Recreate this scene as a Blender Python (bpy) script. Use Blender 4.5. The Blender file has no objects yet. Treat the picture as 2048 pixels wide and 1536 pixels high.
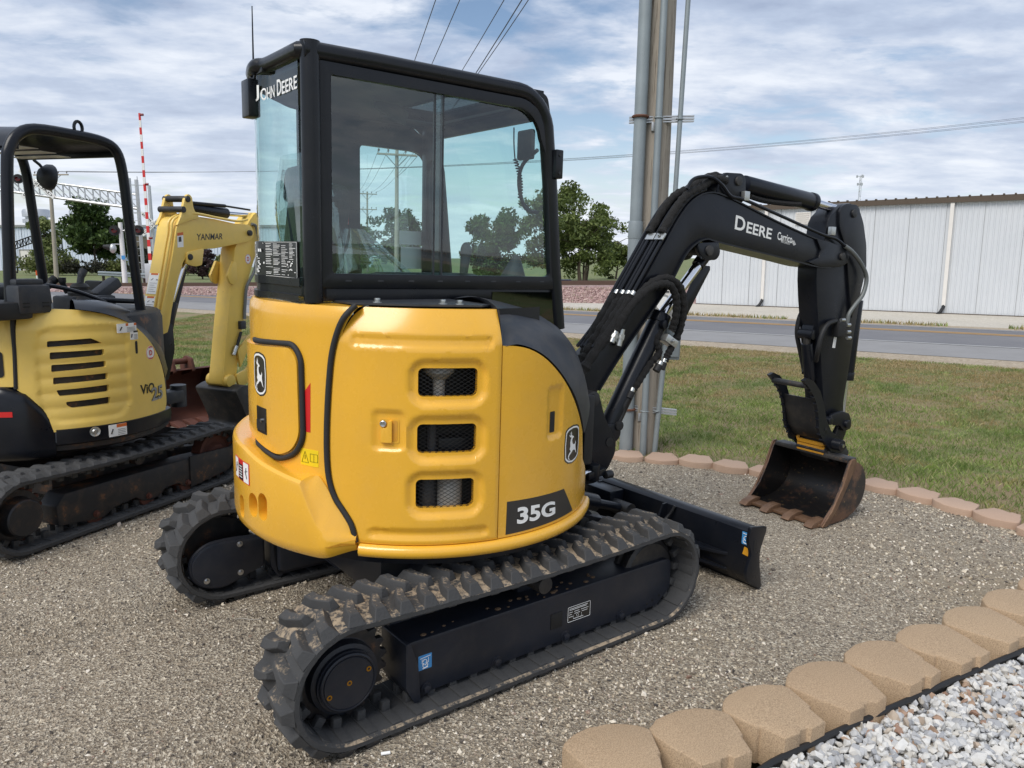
import bpy, bmesh, math, random
import numpy as np
from math import sin, cos, pi, radians, degrees, atan2, hypot
from mathutils import Vector, Matrix, noise as mnoise
random.seed(7); rng = np.random.default_rng(7)
sc = bpy.context.scene
C = sc.collection

# ------------------------------------------------------------------ camera
FPX, PITCH, ROLL, CAMH = 1514.68, 0.1654, 0.0289, 1.7376      # solved for a 2048 x 1536 picture
PW, PH = 2048.0, 1536.0
_f0 = Vector((0, cos(PITCH), -sin(PITCH))); _u0 = Vector((0, sin(PITCH), cos(PITCH))); _r0 = Vector((1, 0, 0))
CR = cos(ROLL)*_r0 + sin(ROLL)*_u0; CU = -sin(ROLL)*_r0 + cos(ROLL)*_u0; CF = _f0
CO = Vector((0, 0, CAMH))
cam = bpy.data.cameras.new('camera'); camo = bpy.data.objects.new('camera', cam); C.objects.link(camo)
cam.sensor_width = 36.0; cam.lens = 36.0*FPX/PW; cam.clip_start = 0.05; cam.clip_end = 4000
camo.matrix_world = Matrix((( CR.x, CU.x, -CF.x, CO.x), (CR.y, CU.y, -CF.y, CO.y), (CR.z, CU.z, -CF.z, CO.z), (0, 0, 0, 1)))
sc.camera = camo

# ------------------------------------------------------------------ light
SUN_EL, SUN_AZ = radians(50), radians(215)     # azimuth from +Y clockwise: behind the camera, to the left
wd = bpy.data.worlds.new('World'); sc.world = wd; wd.use_nodes = True
nt = wd.node_tree; N = nt.nodes; L = nt.links; N.clear()
def wn(t, **k):
    n = N.new(t)
    for a, b in k.items(): setattr(n, a, b)
    return n
def wmath(op, a, b=None, c=None):
    n = wn('ShaderNodeMath', operation=op)
    for i, v in enumerate((a, b, c)):
        if v is None: continue
        if isinstance(v, (int, float)): n.inputs[i].default_value = v
        else: L.new(v, n.inputs[i])
    return n.outputs[0]
def wramp(fac, stops):
    n = wn('ShaderNodeValToRGB'); L.new(fac, n.inputs[0]); e = n.color_ramp.elements
    while len(e) < len(stops): e.new(0.5)
    for q, (p_, c_) in zip(e, stops): q.position = p_; q.color = (*c_, 1)
    return n.outputs[0]
sky = wn('ShaderNodeTexSky', sky_type='NISHITA'); sky.sun_disc = False
sky.sun_elevation = SUN_EL; sky.sun_rotation = SUN_AZ; sky.air_density = 1.0; sky.dust_density = 1.2; sky.ozone_density = 1.5
SKY_STRENGTH = 0.10
skyc = wn('ShaderNodeVectorMath', operation='SCALE'); L.new(sky.outputs[0], skyc.inputs[0]); skyc.inputs['Scale'].default_value = SKY_STRENGTH
tc = wn('ShaderNodeTexCoord'); sx = wn('ShaderNodeSeparateXYZ'); L.new(tc.outputs['Generated'], sx.inputs[0])
den = wmath('ADD', wmath('MAXIMUM', sx.outputs[2], 0.0), 0.13)
cv = wn('ShaderNodeCombineXYZ'); L.new(wmath('DIVIDE', sx.outputs[0], den), cv.inputs[0]); L.new(wmath('DIVIDE', sx.outputs[1], den), cv.inputs[1])
def wnoise(scale, det, rough, dist=0.0, off=(0, 0, 0), stretch=(1, 1, 1)):
    mp = wn('ShaderNodeMapping'); L.new(cv.outputs[0], mp.inputs[0]); mp.inputs['Location'].default_value = off; mp.inputs['Scale'].default_value = stretch
    n = wn('ShaderNodeTexNoise'); L.new(mp.outputs[0], n.inputs['Vector'])
    n.inputs['Scale'].default_value = scale; n.inputs['Detail'].default_value = det; n.inputs['Roughness'].default_value = rough; n.inputs['Distortion'].default_value = dist
    return n.outputs[0]
big = wnoise(0.55, 3, 0.5, 0.2, (4.4, 2.4, 0)); small = wnoise(2.6, 7, 0.58, 0.25, (1.7, 0.3, 0), (1.0, 1.25, 1))
cover = wmath('ADD', wmath('MULTIPLY', big, 0.75), wmath('MULTIPLY', small, 0.6))
mask = wramp(cover, [(0.535, (0, 0, 0)), (0.66, (1, 1, 1))])
shade = wmath('ADD', wmath('MULTIPLY', wnoise(1.5, 6, 0.6, 0.1, (7.1, 5.0, 0), (1, 1.5, 1)), 0.85), wmath('MULTIPLY', small, 0.35))
ccol = wramp(shade, [(0.38, (0.27, 0.33, 0.46)), (0.55, (0.40, 0.47, 0.60)), (0.74, (0.66, 0.70, 0.77))])
mixc = wn('ShaderNodeMix', data_type='RGBA'); L.new(mask, mixc.inputs[0]); L.new(skyc.outputs[0], mixc.inputs[6]); L.new(ccol, mixc.inputs[7])
# thin bright cloud deck towards the horizon, all the way round
hz = wmath('POWER', wmath('SUBTRACT', 1.0, wmath('MINIMUM', wmath('MULTIPLY', wmath('MAXIMUM', sx.outputs[2], 0.0), 3.2), 1.0)), 2.6)
mix2 = wn('ShaderNodeMix', data_type='RGBA'); L.new(wmath('MULTIPLY', hz, 0.75), mix2.inputs[0]); L.new(mixc.outputs[2], mix2.inputs[6]); mix2.inputs[7].default_value = (0.76, 0.79, 0.83, 1)
bg = wn('ShaderNodeBackground'); L.new(mix2.outputs[2], bg.inputs[0]); bg.inputs[1].default_value = 1.0
wo = wn('ShaderNodeOutputWorld'); L.new(bg.outputs[0], wo.inputs[0])
sd = bpy.data.lights.new('sun', 'SUN'); sd.energy = 2.1; sd.angle = radians(34); sd.color = (1.0, 0.95, 0.88)
so = bpy.data.objects.new('sun', sd); C.objects.link(so)
sdir = Vector((sin(SUN_AZ)*cos(SUN_EL), cos(SUN_AZ)*cos(SUN_EL), sin(SUN_EL)))
so.rotation_euler = sdir.to_track_quat('Z', 'Y').to_euler(); so.location = sdir*60
sc.view_settings.view_transform = 'Standard'; sc.view_settings.look = 'None'; sc.view_settings.exposure = 0.38; sc.view_settings.gamma = 1.0
sc.view_settings.use_curve_mapping = False
sc.cycles.max_bounces = 8; sc.cycles.transparent_max_bounces = 24; sc.cycles.glossy_bounces = 4; sc.cycles.caustics_reflective = False; sc.cycles.caustics_refractive = False

# ------------------------------------------------------------------ pixels to rays (photograph 2048 x 1536)
def ray(px, py): return (CF + CR*((px-PW/2)/FPX) - CU*((py-PH/2)/FPX))
def G(px, py, z=0.0):
    d = ray(px, py); t = (z-CAMH)/d.z; return CO + d*t
def DY(px, py, Y):
    d = ray(px, py); return CO + d*(Y/d.y)
class Frame:
    """a machine standing at (x, y) with a heading; turns pixels into its own coordinates"""
    def __init__(s, x, y, yaw, base=None):
        m = Matrix.Translation((x, y, 0)) @ Matrix.Rotation(yaw, 4, 'Z')
        s.local = m; s.M = (base.M @ m) if base else m; s.I = s.M.inverted()
    def _r(s, px, py):
        o = s.I @ CO; return o, (s.I.to_3x3() @ ray(px, py))
    def pl(s, px, py, axis, val):
        o, d = s._r(px, py); k = 'xyz'.index(axis); return o + d*((val-o[k])/d[k])
    def x(s, px, py, v): return s.pl(px, py, 'x', v)
    def y(s, px, py, v): return s.pl(px, py, 'y', v)
    def z(s, px, py, v): return s.pl(px, py, 'z', v)
    def cyl(s, px, py, r):
        o, d = s._r(px, py); a = d.x**2+d.y**2; b = 2*(o.x*d.x+o.y*d.y); c = o.x**2+o.y**2-r*r
        D = max(b*b-4*a*c, 0.0); P = o + d*((-b-math.sqrt(D))/(2*a)); th = degrees(atan2(P.y, P.x))
        return (th if th < 60 else th-360, P.z)          # theta in degrees, -300..60 : rear is -180
JF = Frame(-0.4181, 3.5922, 0.663)
BF = Frame(0.85, -0.095, radians(-3.8), JF)
YF = Frame(-3.0906, 5.0189, 1.1949)

# ------------------------------------------------------------------ materials
MATS = {}
def lin(r, g, b):
    f = lambda c: (c/255/12.92) if c/255 <= 0.04045 else ((c/255+0.055)/1.055)**2.4
    return (f(r), f(g), f(b))
class MT:
    def __init__(s, name):
        s.m = bpy.data.materials.new(name); s.m.use_nodes = True; s.t = s.m.node_tree; s.N = s.t.nodes; s.L = s.t.links
        s.b = s.N['Principled BSDF']; s.out = s.N['Material Output']; s._c = None; MATS[name] = s.m
    def co(s, kind='Object'):
        if s._c is None: s._c = s.N.new('ShaderNodeTexCoord')
        return s._c.outputs[kind]
    def noise(s, scale, det=4, rough=0.55, coord='Object', stretch=None, dist=0):
        n = s.N.new('ShaderNodeTexNoise'); n.inputs['Scale'].default_value = scale; n.inputs['Detail'].default_value = det
        n.inputs['Roughness'].default_value = rough; n.inputs['Distortion'].default_value = dist
        v = s.co(coord)
        if stretch:
            m = s.N.new('ShaderNodeMapping'); m.inputs['Scale'].default_value = stretch; s.L.new(v, m.inputs[0]); v = m.outputs[0]
        s.L.new(v, n.inputs['Vector']); return n.outputs[0]
    def voro(s, scale, feature='F1', out='Distance', coord='Object', rnd=1.0):
        n = s.N.new('ShaderNodeTexVoronoi'); n.feature = feature; n.inputs['Scale'].default_value = scale; n.inputs['Randomness'].default_value = rnd
        s.L.new(s.co(coord), n.inputs['Vector']); return n.outputs[out]
    def math(s, op, a, b=None, clamp=False):
        n = s.N.new('ShaderNodeMath'); n.operation = op; n.use_clamp = clamp
        for i, v in enumerate((a, b)):
            if v is None: continue
            if isinstance(v, (int, float)): n.inputs[i].default_value = v
            else: s.L.new(v, n.inputs[i])
        return n.outputs[0]
    def ramp(s, fac, stops, interp='LINEAR'):
        n = s.N.new('ShaderNodeValToRGB'); s.L.new(fac, n.inputs[0]); n.color_ramp.interpolation = interp; e = n.color_ramp.elements
        while len(e) < len(stops): e.new(0.5)
        for q, (p_, c_) in zip(e, stops):
            q.position = p_; q.color = (*((c_,)*3 if isinstance(c_, (int, float)) else c_), 1)
        return n.outputs[0]
    def mix(s, fac, a, b, blend='MIX'):
        n = s.N.new('ShaderNodeMix'); n.data_type = 'RGBA'; n.blend_type = blend
        for i, v in ((0, fac), (6, a), (7, b)):
            if isinstance(v, (int, float)): n.inputs[i].default_value = v
            elif isinstance(v, tuple): n.inputs[i].default_value = (*v, 1)
            else: s.L.new(v, n.inputs[i])
        return n.outputs[2]
    def up(s):
        g = s.N.new('ShaderNodeNewGeometry'); x = s.N.new('ShaderNodeSeparateXYZ'); s.L.new(g.outputs['Normal'], x.inputs[0]); return x.outputs[2]
    def rnd(s):
        o = s.N.new('ShaderNodeObjectInfo'); return o.outputs['Random']
    def island(s):
        g = s.N.new('ShaderNodeNewGeometry'); return g.outputs['Random Per Island']
    def set(s, **k):
        for a, v in k.items():
            i = s.b.inputs[a.replace('_', ' ')]
            if isinstance(v, (int, float)): i.default_value = v
            elif isinstance(v, tuple): i.default_value = (*v, 1) if i.type == 'RGBA' else v
            else: s.L.new(v, i)
        return s
    def bump(s, h, strength=0.3, dist=0.01):
        n = s.N.new('ShaderNodeBump'); n.inputs['Strength'].default_value = strength; n.inputs['Distance'].default_value = dist
        s.L.new(h, n.inputs['Height']); s.L.new(n.outputs[0], s.b.inputs['Normal']); return s

def paint(name, col, rough=0.32, coat=0.4, dust=0.10, dustcol=(0.35, 0.29, 0.21), var=0.06, metallic=0.0, peel=0.02, wear=None, spec=0.5):
    t = MT(name)
    n = t.noise(3.0, 5); c = t.mix(t.ramp(n, [(0.35, 0.0), (0.65, 1.0)]), tuple(max(x*(1-var), 0) for x in col), tuple(min(x*(1+var), 1) for x in col))
    d = t.math('MULTIPLY', t.ramp(t.noise(9.0, 8, 0.65), [(0.45, 0.0), (0.75, 1.0)]), dust)
    c = t.mix(d, c, dustcol)
    if wear:
        wcol, amt, scale = wear
        w = t.ramp(t.noise(scale, 8, 0.7), [(1-amt, 0.0), (1-amt+0.05, 1.0)]); c = t.mix(w, c, wcol)
    t.set(Base_Color=c, Metallic=metallic, Roughness=t.math('ADD', t.math('MULTIPLY', t.noise(14, 6), 0.16), rough-0.08), Coat_Weight=coat, Coat_Roughness=0.16, Specular_IOR_Level=spec)
    if peel: t.bump(t.noise(160, 2), peel, 0.002)
    return t.m
def plain(name, col, rough=0.5, metallic=0.0, bump=0.0, bscale=60, var=0.08, spec=0.5, coat=0.0):
    t = MT(name); n = t.noise(6, 5)
    c = t.mix(n, tuple(x*(1-var) for x in col), tuple(min(x*(1+var), 1) for x in col))
    t.set(Base_Color=c, Roughness=rough, Metallic=metallic, Specular_IOR_Level=spec, Coat_Weight=coat)
    if bump: t.bump(t.noise(bscale, 5), bump, 0.004)
    return t.m
paint('deere_yellow', lin(232, 175, 52), 0.27, 0.55, 0.07, var=0.03)
paint('deere_black', lin(21, 24, 31), 0.30, 0.0, 0.015, var=0.15, spec=0.32)
paint('cab_black', lin(18, 20, 25), 0.30, 0.05, 0.015, var=0.10, peel=0.05, spec=0.35)
paint('guard_grey', lin(44, 48, 55), 0.50, 0.0, 0.10, var=0.06, peel=0.10)
paint('frame_black', lin(33, 37, 46), 0.38, 0.0, 0.05, spec=0.4, dustcol=(0.30, 0.23, 0.16), var=0.15)
paint('pale_yellow', lin(236, 202, 104), 0.42, 0.15, 0.12, var=0.05, wear=((0.25, 0.17, 0.07), 0.27, 22))
paint('scuffed_yellow', lin(232, 196, 92), 0.46, 0.08, 0.16, var=0.06, wear=((0.16, 0.09, 0.04), 0.34, 20))
paint('coupler_yellow', lin(205, 145, 30), 0.5, 0.0, 0.25, var=0.1, wear=((0.03, 0.025, 0.02), 0.4, 12))
paint('worn_black', lin(34, 35, 38), 0.5, 0.0, 0.15, var=0.2, wear=((0.10, 0.055, 0.03), 0.38, 11))
paint('rusty_black', lin(30, 31, 34), 0.55, 0.0, 0.3, dustcol=(0.17, 0.10, 0.06), var=0.2, wear=((0.12, 0.055, 0.025), 0.42, 9))
paint('rust', lin(88, 50, 38), 0.75, 0.0, 0.2, dustcol=(0.05, 0.03, 0.025), var=0.25)
plain('rubber_dark', lin(36, 37, 39), 0.7, bump=0.15, bscale=80)
plain('hose_black', lin(26, 26, 28), 0.6, bump=0.2, bscale=120)
plain('black_plastic', lin(30, 31, 33), 0.55, bump=0.12, bscale=250)
plain('grey_plastic', lin(72, 76, 80), 0.6, bump=0.1, bscale=200)
plain('decal_white', lin(243, 243, 241), 0.35, var=0.02)
plain('decal_black', lin(26, 26, 27), 0.3, var=0.03, coat=0.3)
plain('decal_dark', lin(52, 50, 48), 0.4, var=0.04)
plain('decal_red', lin(206, 40, 40), 0.35, var=0.05)
plain('decal_orange', lin(216, 110, 50), 0.4)
plain('decal_yellow', lin(238, 205, 30), 0.4)
plain('decal_blue', lin(66, 138, 196), 0.4)
plain('decal_grey', lin(150, 150, 148), 0.5)
plain('steel', lin(190, 192, 195), 0.28, 1.0, var=0.1)
plain('chrome', lin(225, 225, 228), 0.10, 1.0, var=0.03)
plain('zinc', lin(196, 198, 196), 0.38, 0.9, var=0.12)
plain('brass', lin(190, 140, 50), 0.35, 1.0)
plain('spring_guard', lin(112, 116, 116), 0.5, 0.3, bump=0.25, bscale=150)
def fabric(name, col):
    t = MT(name); t.set(Base_Color=col, Roughness=0.9); t.bump(t.noise(38, 7, 0.7, stretch=(1, 1, 0.5)), 0.9, 0.02); return t.m
fabric('sleeve_fabric', lin(27, 26, 26))
fabric('seat_fabric', lin(48, 52, 54))
# rubber crawler belts with dry sand lying in and on them
def track_rubber(name, amount, sand=lin(176, 158, 134), sc_=38):
    t = MT(name)
    base = t.mix(t.noise(7, 6), lin(46, 47, 49), lin(74, 74, 74))
    n = t.math('ADD', t.math('MULTIPLY', t.noise(sc_, 10, 0.78), 0.60), t.math('MULTIPLY', t.noise(7, 3, 0.5), 0.40))
    u = t.math('ADD', t.math('MULTIPLY', t.up(), 0.16), amount)
    m = t.ramp(t.math('ADD', n, u), [(0.80, 0.0), (0.87, 1.0)])
    t.set(Base_Color=t.mix(m, base, t.mix(t.noise(60, 4), tuple(x*0.7 for x in sand), sand)), Roughness=0.8)
    t.bump(t.math('ADD', t.noise(90, 6, 0.7), t.math('MULTIPLY', m, 0.6)), 0.5, 0.006)
    return t.m
track_rubber('track_rubber', 0.175); track_rubber('track_lug', 0.10); track_rubber('track_inner', 0.03, lin(120, 100, 80)); plain('clod', lin(122, 98, 74), 0.95, bump=0.8, bscale=90); track_rubber('track_rubber_clean', 0.035); track_rubber('track_rubber_old', 0.02, lin(120, 110, 98))
t = MT('bucket_inside'); n1 = t.noise(7, 8, 0.7); n2 = t.noise(40, 8, 0.75)
c = t.mix(t.ramp(n1, [(0.54, 0.0), (0.68, 1.0)]), lin(17, 16, 17), lin(66, 46, 34)); c = t.mix(t.ramp(n2, [(0.62, 0.0), (0.68, 1.0)]), c, lin(150, 128, 84))
t.set(Base_Color=c, Roughness=0.42); t.bump(n2, 0.3, 0.004)
t = MT('bucket_outside'); n1 = t.noise(6, 9, 0.7); n2 = t.noise(25, 9, 0.8)
c = t.mix(t.ramp(n1, [(0.42, 0.0), (0.56, 1.0)]), lin(44, 40, 38), lin(104, 76, 58)); c = t.mix(t.ramp(n2, [(0.60, 0.0), (0.66, 1.0)]), c, lin(170, 140, 90))
t.set(Base_Color=c, Roughness=0.6); t.bump(n2, 0.3, 0.004)
t = MT('tooth_steel'); n1 = t.noise(14, 8, 0.7)
t.set(Base_Color=t.mix(n1, lin(70, 50, 40), lin(150, 118, 92)), Roughness=0.5, Metallic=0.4); t.bump(n1, 0.3, 0.004)
# tinted cab glass: a pane that lets light through and mirrors at grazing angles
def glass(name, tint, extra=0.0):
    m = bpy.data.materials.new(name); m.use_nodes = True; t = m.node_tree; t.nodes.clear(); MATS[name] = m
    o = t.nodes.new('ShaderNodeOutputMaterial'); tr = t.nodes.new('ShaderNodeBsdfTransparent'); tr.inputs[0].default_value = (*tint, 1)
    gl = t.nodes.new('ShaderNodeBsdfGlossy'); gl.inputs['Roughness'].default_value = 0.01; gl.inputs[0].default_value = (0.95, 0.97, 0.97, 1)
    lw_ = t.nodes.new('ShaderNodeLayerWeight'); lw_.inputs[0].default_value = 0.5     # facing = 1 - |cos|, the same from both sides
    pw = t.nodes.new('ShaderNodeMath'); pw.operation = 'POWER'; pw.inputs[1].default_value = 5.0; t.links.new(lw_.outputs['Facing'], pw.inputs[0])
    ad = t.nodes.new('ShaderNodeMath'); ad.operation = 'MULTIPLY_ADD'; ad.inputs[1].default_value = 0.93; ad.inputs[2].default_value = 0.045+extra; t.links.new(pw.outputs[0], ad.inputs[0])
    mx = t.nodes.new('ShaderNodeMixShader'); t.links.new(ad.outputs[0], mx.inputs[0]); t.links.new(tr.outputs[0], mx.inputs[1]); t.links.new(gl.outputs[0], mx.inputs[2]); t.links.new(mx.outputs[0], o.inputs[0])
glass('cab_glass', (0.78, 0.93, 0.91), 0.04); glass('dark_glass', (0.16, 0.19, 0.19), 0.05); glass('plastic_film', (0.80, 0.86, 0.85), 0.10)

# ------------------------------------------------------------------ mesh helpers
def link(o, parent=None):
    C.objects.link(o)
    if parent is not None:
        while parent.parent is not None and parent.parent.parent is not None: parent = parent.parent     # thing > part > sub-part, no deeper
        o.parent = parent
    return o
def M(n): return MATS[n]
class MB:
    """collects shapes; T (4x4) moves them from a sub-frame into the thing's own frame"""
    def __init__(s, T=None): s.bm = bmesh.new(); s.T = T
    def _take(s, b, bev=0.0, seg=2, T=None):
        if bev > 0:
            es = [e for e in b.edges if len(e.link_faces) == 2 and e.calc_face_angle(0) > radians(35)]
            if es: bmesh.ops.bevel(b, geom=es, offset=bev, segments=seg, profile=0.6, affect='EDGES', clamp_overlap=True)
        if T is not None: b.transform(T)
        if s.T is not None: b.transform(s.T)
        me = bpy.data.meshes.new('tmp'); b.to_mesh(me); b.free(); s.bm.from_mesh(me); bpy.data.meshes.remove(me); return s
    def box(s, c, size, bev=0.0, rot=None, seg=2):
        b = bmesh.new(); bmesh.ops.create_cube(b, size=1.0); bmesh.ops.scale(b, vec=size, verts=b.verts)
        T = Matrix.Translation(c) @ (rot.to_4x4() if rot is not None else Matrix()); return s._take(b, bev, seg, T)
    def bar(s, p0, p1, w, h, bev=0.0, up=(0, 0, 1)):
        """a rectangular bar from p0 to p1: w across, h along 'up'"""
        p0, p1 = Vector(p0), Vector(p1); d = (p1-p0); l = d.length; d.normalize(); up = Vector(up); a = up.cross(d).normalized(); u2 = d.cross(a)
        R = Matrix((d, a, u2)).transposed(); return s.box((p0+p1)/2, (l, w, h), bev, R)
    def cyl(s, p0, p1, r0, r1=None, n=20, bev=0.0, cap=True):
        p0, p1 = Vector(p0), Vector(p1); d = p1-p0; b = bmesh.new()
        bmesh.ops.create_cone(b, cap_ends=cap, segments=n, radius1=r0, radius2=r0 if r1 is None else r1, depth=d.length)
        T = Matrix.Translation((p0+p1)/2) @ d.to_track_quat('Z', 'Y').to_matrix().to_4x4(); return s._take(b, bev, 2, T)
    def sphere(s, c, r, n=12, sc_=(1, 1, 1)):
        b = bmesh.new(); bmesh.ops.create_uvsphere(b, u_segments=n*2, v_segments=n, radius=r); bmesh.ops.scale(b, vec=sc_, verts=b.verts)
        return s._take(b, T=Matrix.Translation(c))
    def tube(s, path, r, n=10, closed=False, cap=True, flat=None):
        P = [Vector(q) for q in path]; k = len(P); rs = r if isinstance(r, (list, tuple)) else [r]*k
        b = bmesh.new(); rings = []; prev = None
        for i in range(k):
            if closed: d = (P[(i+1) % k]-P[i-1])
            else: d = (P[min(i+1, k-1)]-P[max(i-1, 0)])
            d.normalize()
            if prev is None: a = d.orthogonal().normalized()
            else: a = (prev - d*prev.dot(d)); a = a.normalized() if a.length > 1e-6 else d.orthogonal().normalized()
            prev = a; c_ = d.cross(a)
            rings.append([b.verts.new(P[i] + (a*cos(2*pi*j/n) + c_*sin(2*pi*j/n))*rs[i]) for j in range(n)])
        m = k if closed else k-1
        for i in range(m):
            A, B_ = rings[i], rings[(i+1) % k]
            for j in range(n): b.faces.new((A[j], A[(j+1) % n], B_[(j+1) % n], B_[j]))
        if not closed and cap: b.faces.new(rings[0][::-1]); b.faces.new(rings[-1])
        return s._take(b)
    def prism(s, poly, a, b_, axis='y', bev=0.0, seg=2):
        """polygon (two coordinates) extruded along the axis from a to b_"""
        b = bmesh.new()
        def mk(q, w): return {'y': (q[0], w, q[1]), 'x': (w, q[0], q[1]), 'z': (q[0], q[1], w)}[axis]
        v0 = [b.verts.new(mk(q, a)) for q in poly]; v1 = [b.verts.new(mk(q, b_)) for q in poly]; n = len(poly)
        b.faces.new(v0); b.faces.new(v1[::-1])
        for i in range(n): b.faces.new((v0[i], v1[i], v1[(i+1) % n], v0[(i+1) % n]))
        bmesh.ops.recalc_face_normals(b, faces=b.faces)
        return s._take(b, bev, seg)
    def lathe(s, prof, origin, axis, n=32, bev=0):
        """profile of (radius, along) turned about the axis"""
        b = bmesh.new(); ax = Vector(axis).normalized(); a = ax.orthogonal().normalized(); c_ = ax.cross(a); o = Vector(origin); R = []
        for (r, h) in prof: R.append([b.verts.new(o + ax*h + (a*cos(2*pi*j/n)+c_*sin(2*pi*j/n))*max(r, 1e-5)) for j in range(n)])
        for i in range(len(prof)-1):
            for j in range(n): b.faces.new((R[i][j], R[i][(j+1) % n], R[i+1][(j+1) % n], R[i+1][j]))
        bmesh.ops.recalc_face_normals(b, faces=b.faces); return s._take(b, bev)
    def grid(s, rows, close_u=False, close_v=False):
        b = bmesh.new(); V = [[b.verts.new(q) for q in r] for r in rows]; n, m = len(V), len(V[0])
        for i in range(n if close_v else n-1):
            for j in range(m if close_u else m-1):
                try: b.faces.new((V[i][j], V[i][(j+1) % m], V[(i+1) % n][(j+1) % m], V[(i+1) % n][j]))
                except ValueError: pass
        return s._take(b)
    def poly(s, pts):
        b = bmesh.new(); b.faces.new([b.verts.new(q) for q in pts]); return s._take(b)
    def obj(s, name, mat, parent=None, smooth=38, recalc=False):
        if recalc: bmesh.ops.recalc_face_normals(s.bm, faces=s.bm.faces)
        me = bpy.data.meshes.new(name); s.bm.to_mesh(me); s.bm.free(); me.materials.append(M(mat))
        if smooth: me.shade_smooth(); me.set_sharp_from_angle(angle=radians(smooth))
        return link(bpy.data.objects.new(name, me), parent)
def hexbolt(p, d, r=0.012, h=0.01, T=None):
    p, d = Vector(p), Vector(d).normalized(); m = MB(T); m.cyl(p, p+d*h*0.25, r*1.5, n=16); m.cyl(p+d*h*0.25, p+d*(h*1.25), r, n=6, bev=r*0.12); return m
def empty(name, loc, rz=0.0, label=None, cat=None, group=None):
    o = bpy.data.objects.new(name, None); o.empty_display_size = 0.2; C.objects.link(o); o.location = loc; o.rotation_euler = (0, 0, rz)
    if label: tag(o, label, cat, group)
    return o
def tag(o, label=None, cat=None, group=None, kind=None):
    if label: o['label'] = label
    if cat: o['category'] = cat
    if group: o['group'] = group
    if kind: o['kind'] = kind
    return o
def copy_tree(o, parent=None):
    c = o.copy(); C.objects.link(c); c.parent = parent
    if parent is not None: c.matrix_parent_inverse = o.matrix_parent_inverse.copy()
    for ch in list(o.children): copy_tree(ch, c)
    return c
# flat shapes mapped onto a surface: outline with holes in (u, v), thickness in w
def fill2d(outer, holes=()):
    b = bmesh.new(); E = []
    for lp in (outer, *holes):
        vs = [b.verts.new((q[0], q[1], 0)) for q in lp]
        E += [b.edges.new((vs[i], vs[(i+1) % len(vs)])) for i in range(len(vs))]
    bmesh.ops.triangle_fill(b, use_beauty=True, use_dissolve=False, edges=E)
    bmesh.ops.recalc_face_normals(b, faces=b.faces)
    if sum(f.normal.z for f in b.faces) < 0: bmesh.ops.reverse_faces(b, faces=b.faces)
    return b
def cuts(b, du=0, dv=0):
    us = [v.co.x for v in b.verts]; vs = [v.co.y for v in b.verts]
    for k, (lo, hi, st) in enumerate(((min(us), max(us), du), (min(vs), max(vs), dv))):
        if not st: continue
        n = int((hi-lo)/st)+1
        for i in range(1, n):
            c = lo+(hi-lo)*i/n
            bmesh.ops.bisect_plane(b, geom=b.verts[:]+b.edges[:]+b.faces[:], dist=1e-6, plane_co=(c, 0, 0) if k == 0 else (0, c, 0), plane_no=(1, 0, 0) if k == 0 else (0, 1, 0))
    if du or dv: bmesh.ops.remove_doubles(b, verts=b.verts, dist=6e-4 if dv else 2e-5); bmesh.ops.dissolve_degenerate(b, dist=1e-4, edges=b.edges)
def plate(name, outer, mapf, thick, mat, parent, holes=(), du=0, dv=0, disp=None, edge=0.0, smooth=38):
    b = fill2d(outer, holes); cuts(b, du, dv)
    top = list(b.faces); bd = [e for e in b.edges if len(e.link_faces) == 1]
    if thick:
        r = bmesh.ops.extrude_edge_only(b, edges=bd); nv = [g for g in r['geom'] if isinstance(g, bmesh.types.BMVert)]
        for v in nv: v.co.z = (min(disp(v.co.x, v.co.y), 0.0) if disp else 0.0)-thick
    if disp:
        for f in top:
            for v in f.verts: v.co.z = disp(v.co.x, v.co.y)
    if edge and thick:
        be = [e for e in b.edges if len(e.link_faces) == 2 and e.calc_face_angle(0) > radians(60) and all(v.co.z > -thick*0.5 for v in e.verts)]
        if be: bmesh.ops.bevel(b, geom=be, offset=edge, segments=2, profile=0.6, affect='EDGES', clamp_overlap=True)
    for v in b.verts: v.co = Vector(mapf(v.co.x, v.co.y, v.co.z))
    bmesh.ops.recalc_face_normals(b, faces=b.faces)
    # outward = mapped +w direction of a top face
    b.faces.ensure_lookup_table()
    me = bpy.data.meshes.new(name); b.to_mesh(me); b.free(); me.materials.append(M(mat))
    if smooth: me.shade_smooth(); me.set_sharp_from_angle(angle=radians(smooth))
    return link(bpy.data.objects.new(name, me), parent)
def rrect(u0, v0, u1, v1, r, n=5):
    P = []
    for (cx, cy, a0) in ((u1-r, v1-r, 0), (u0+r, v1-r, 90), (u0+r, v0+r, 180), (u1-r, v0+r, 270)):
        for k in range(n+1): a = radians(a0+90*k/n); P.append((cx+r*cos(a), cy+r*sin(a)))
    return P
def smooth_path(P, n=6, closed=False):
    """Catmull-Rom through points of any dimension"""
    P = [Vector(q) for q in P]; k = len(P); out = []
    for i in range(k if closed else k-1):
        g = (lambda j: P[j % k]) if closed else (lambda j: P[min(max(j, 0), k-1)])
        p0, p1, p2, p3 = g(i-1), g(i), g(i+1), g(i+2)
        for j in range(n):
            t = j/n; out.append(0.5*((2*p1) + (p2-p0)*t + (2*p0-5*p1+4*p2-p3)*t*t + (3*p1-p0-3*p2+p3)*t**3))
    if not closed: out.append(P[-1])
    return out
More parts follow.
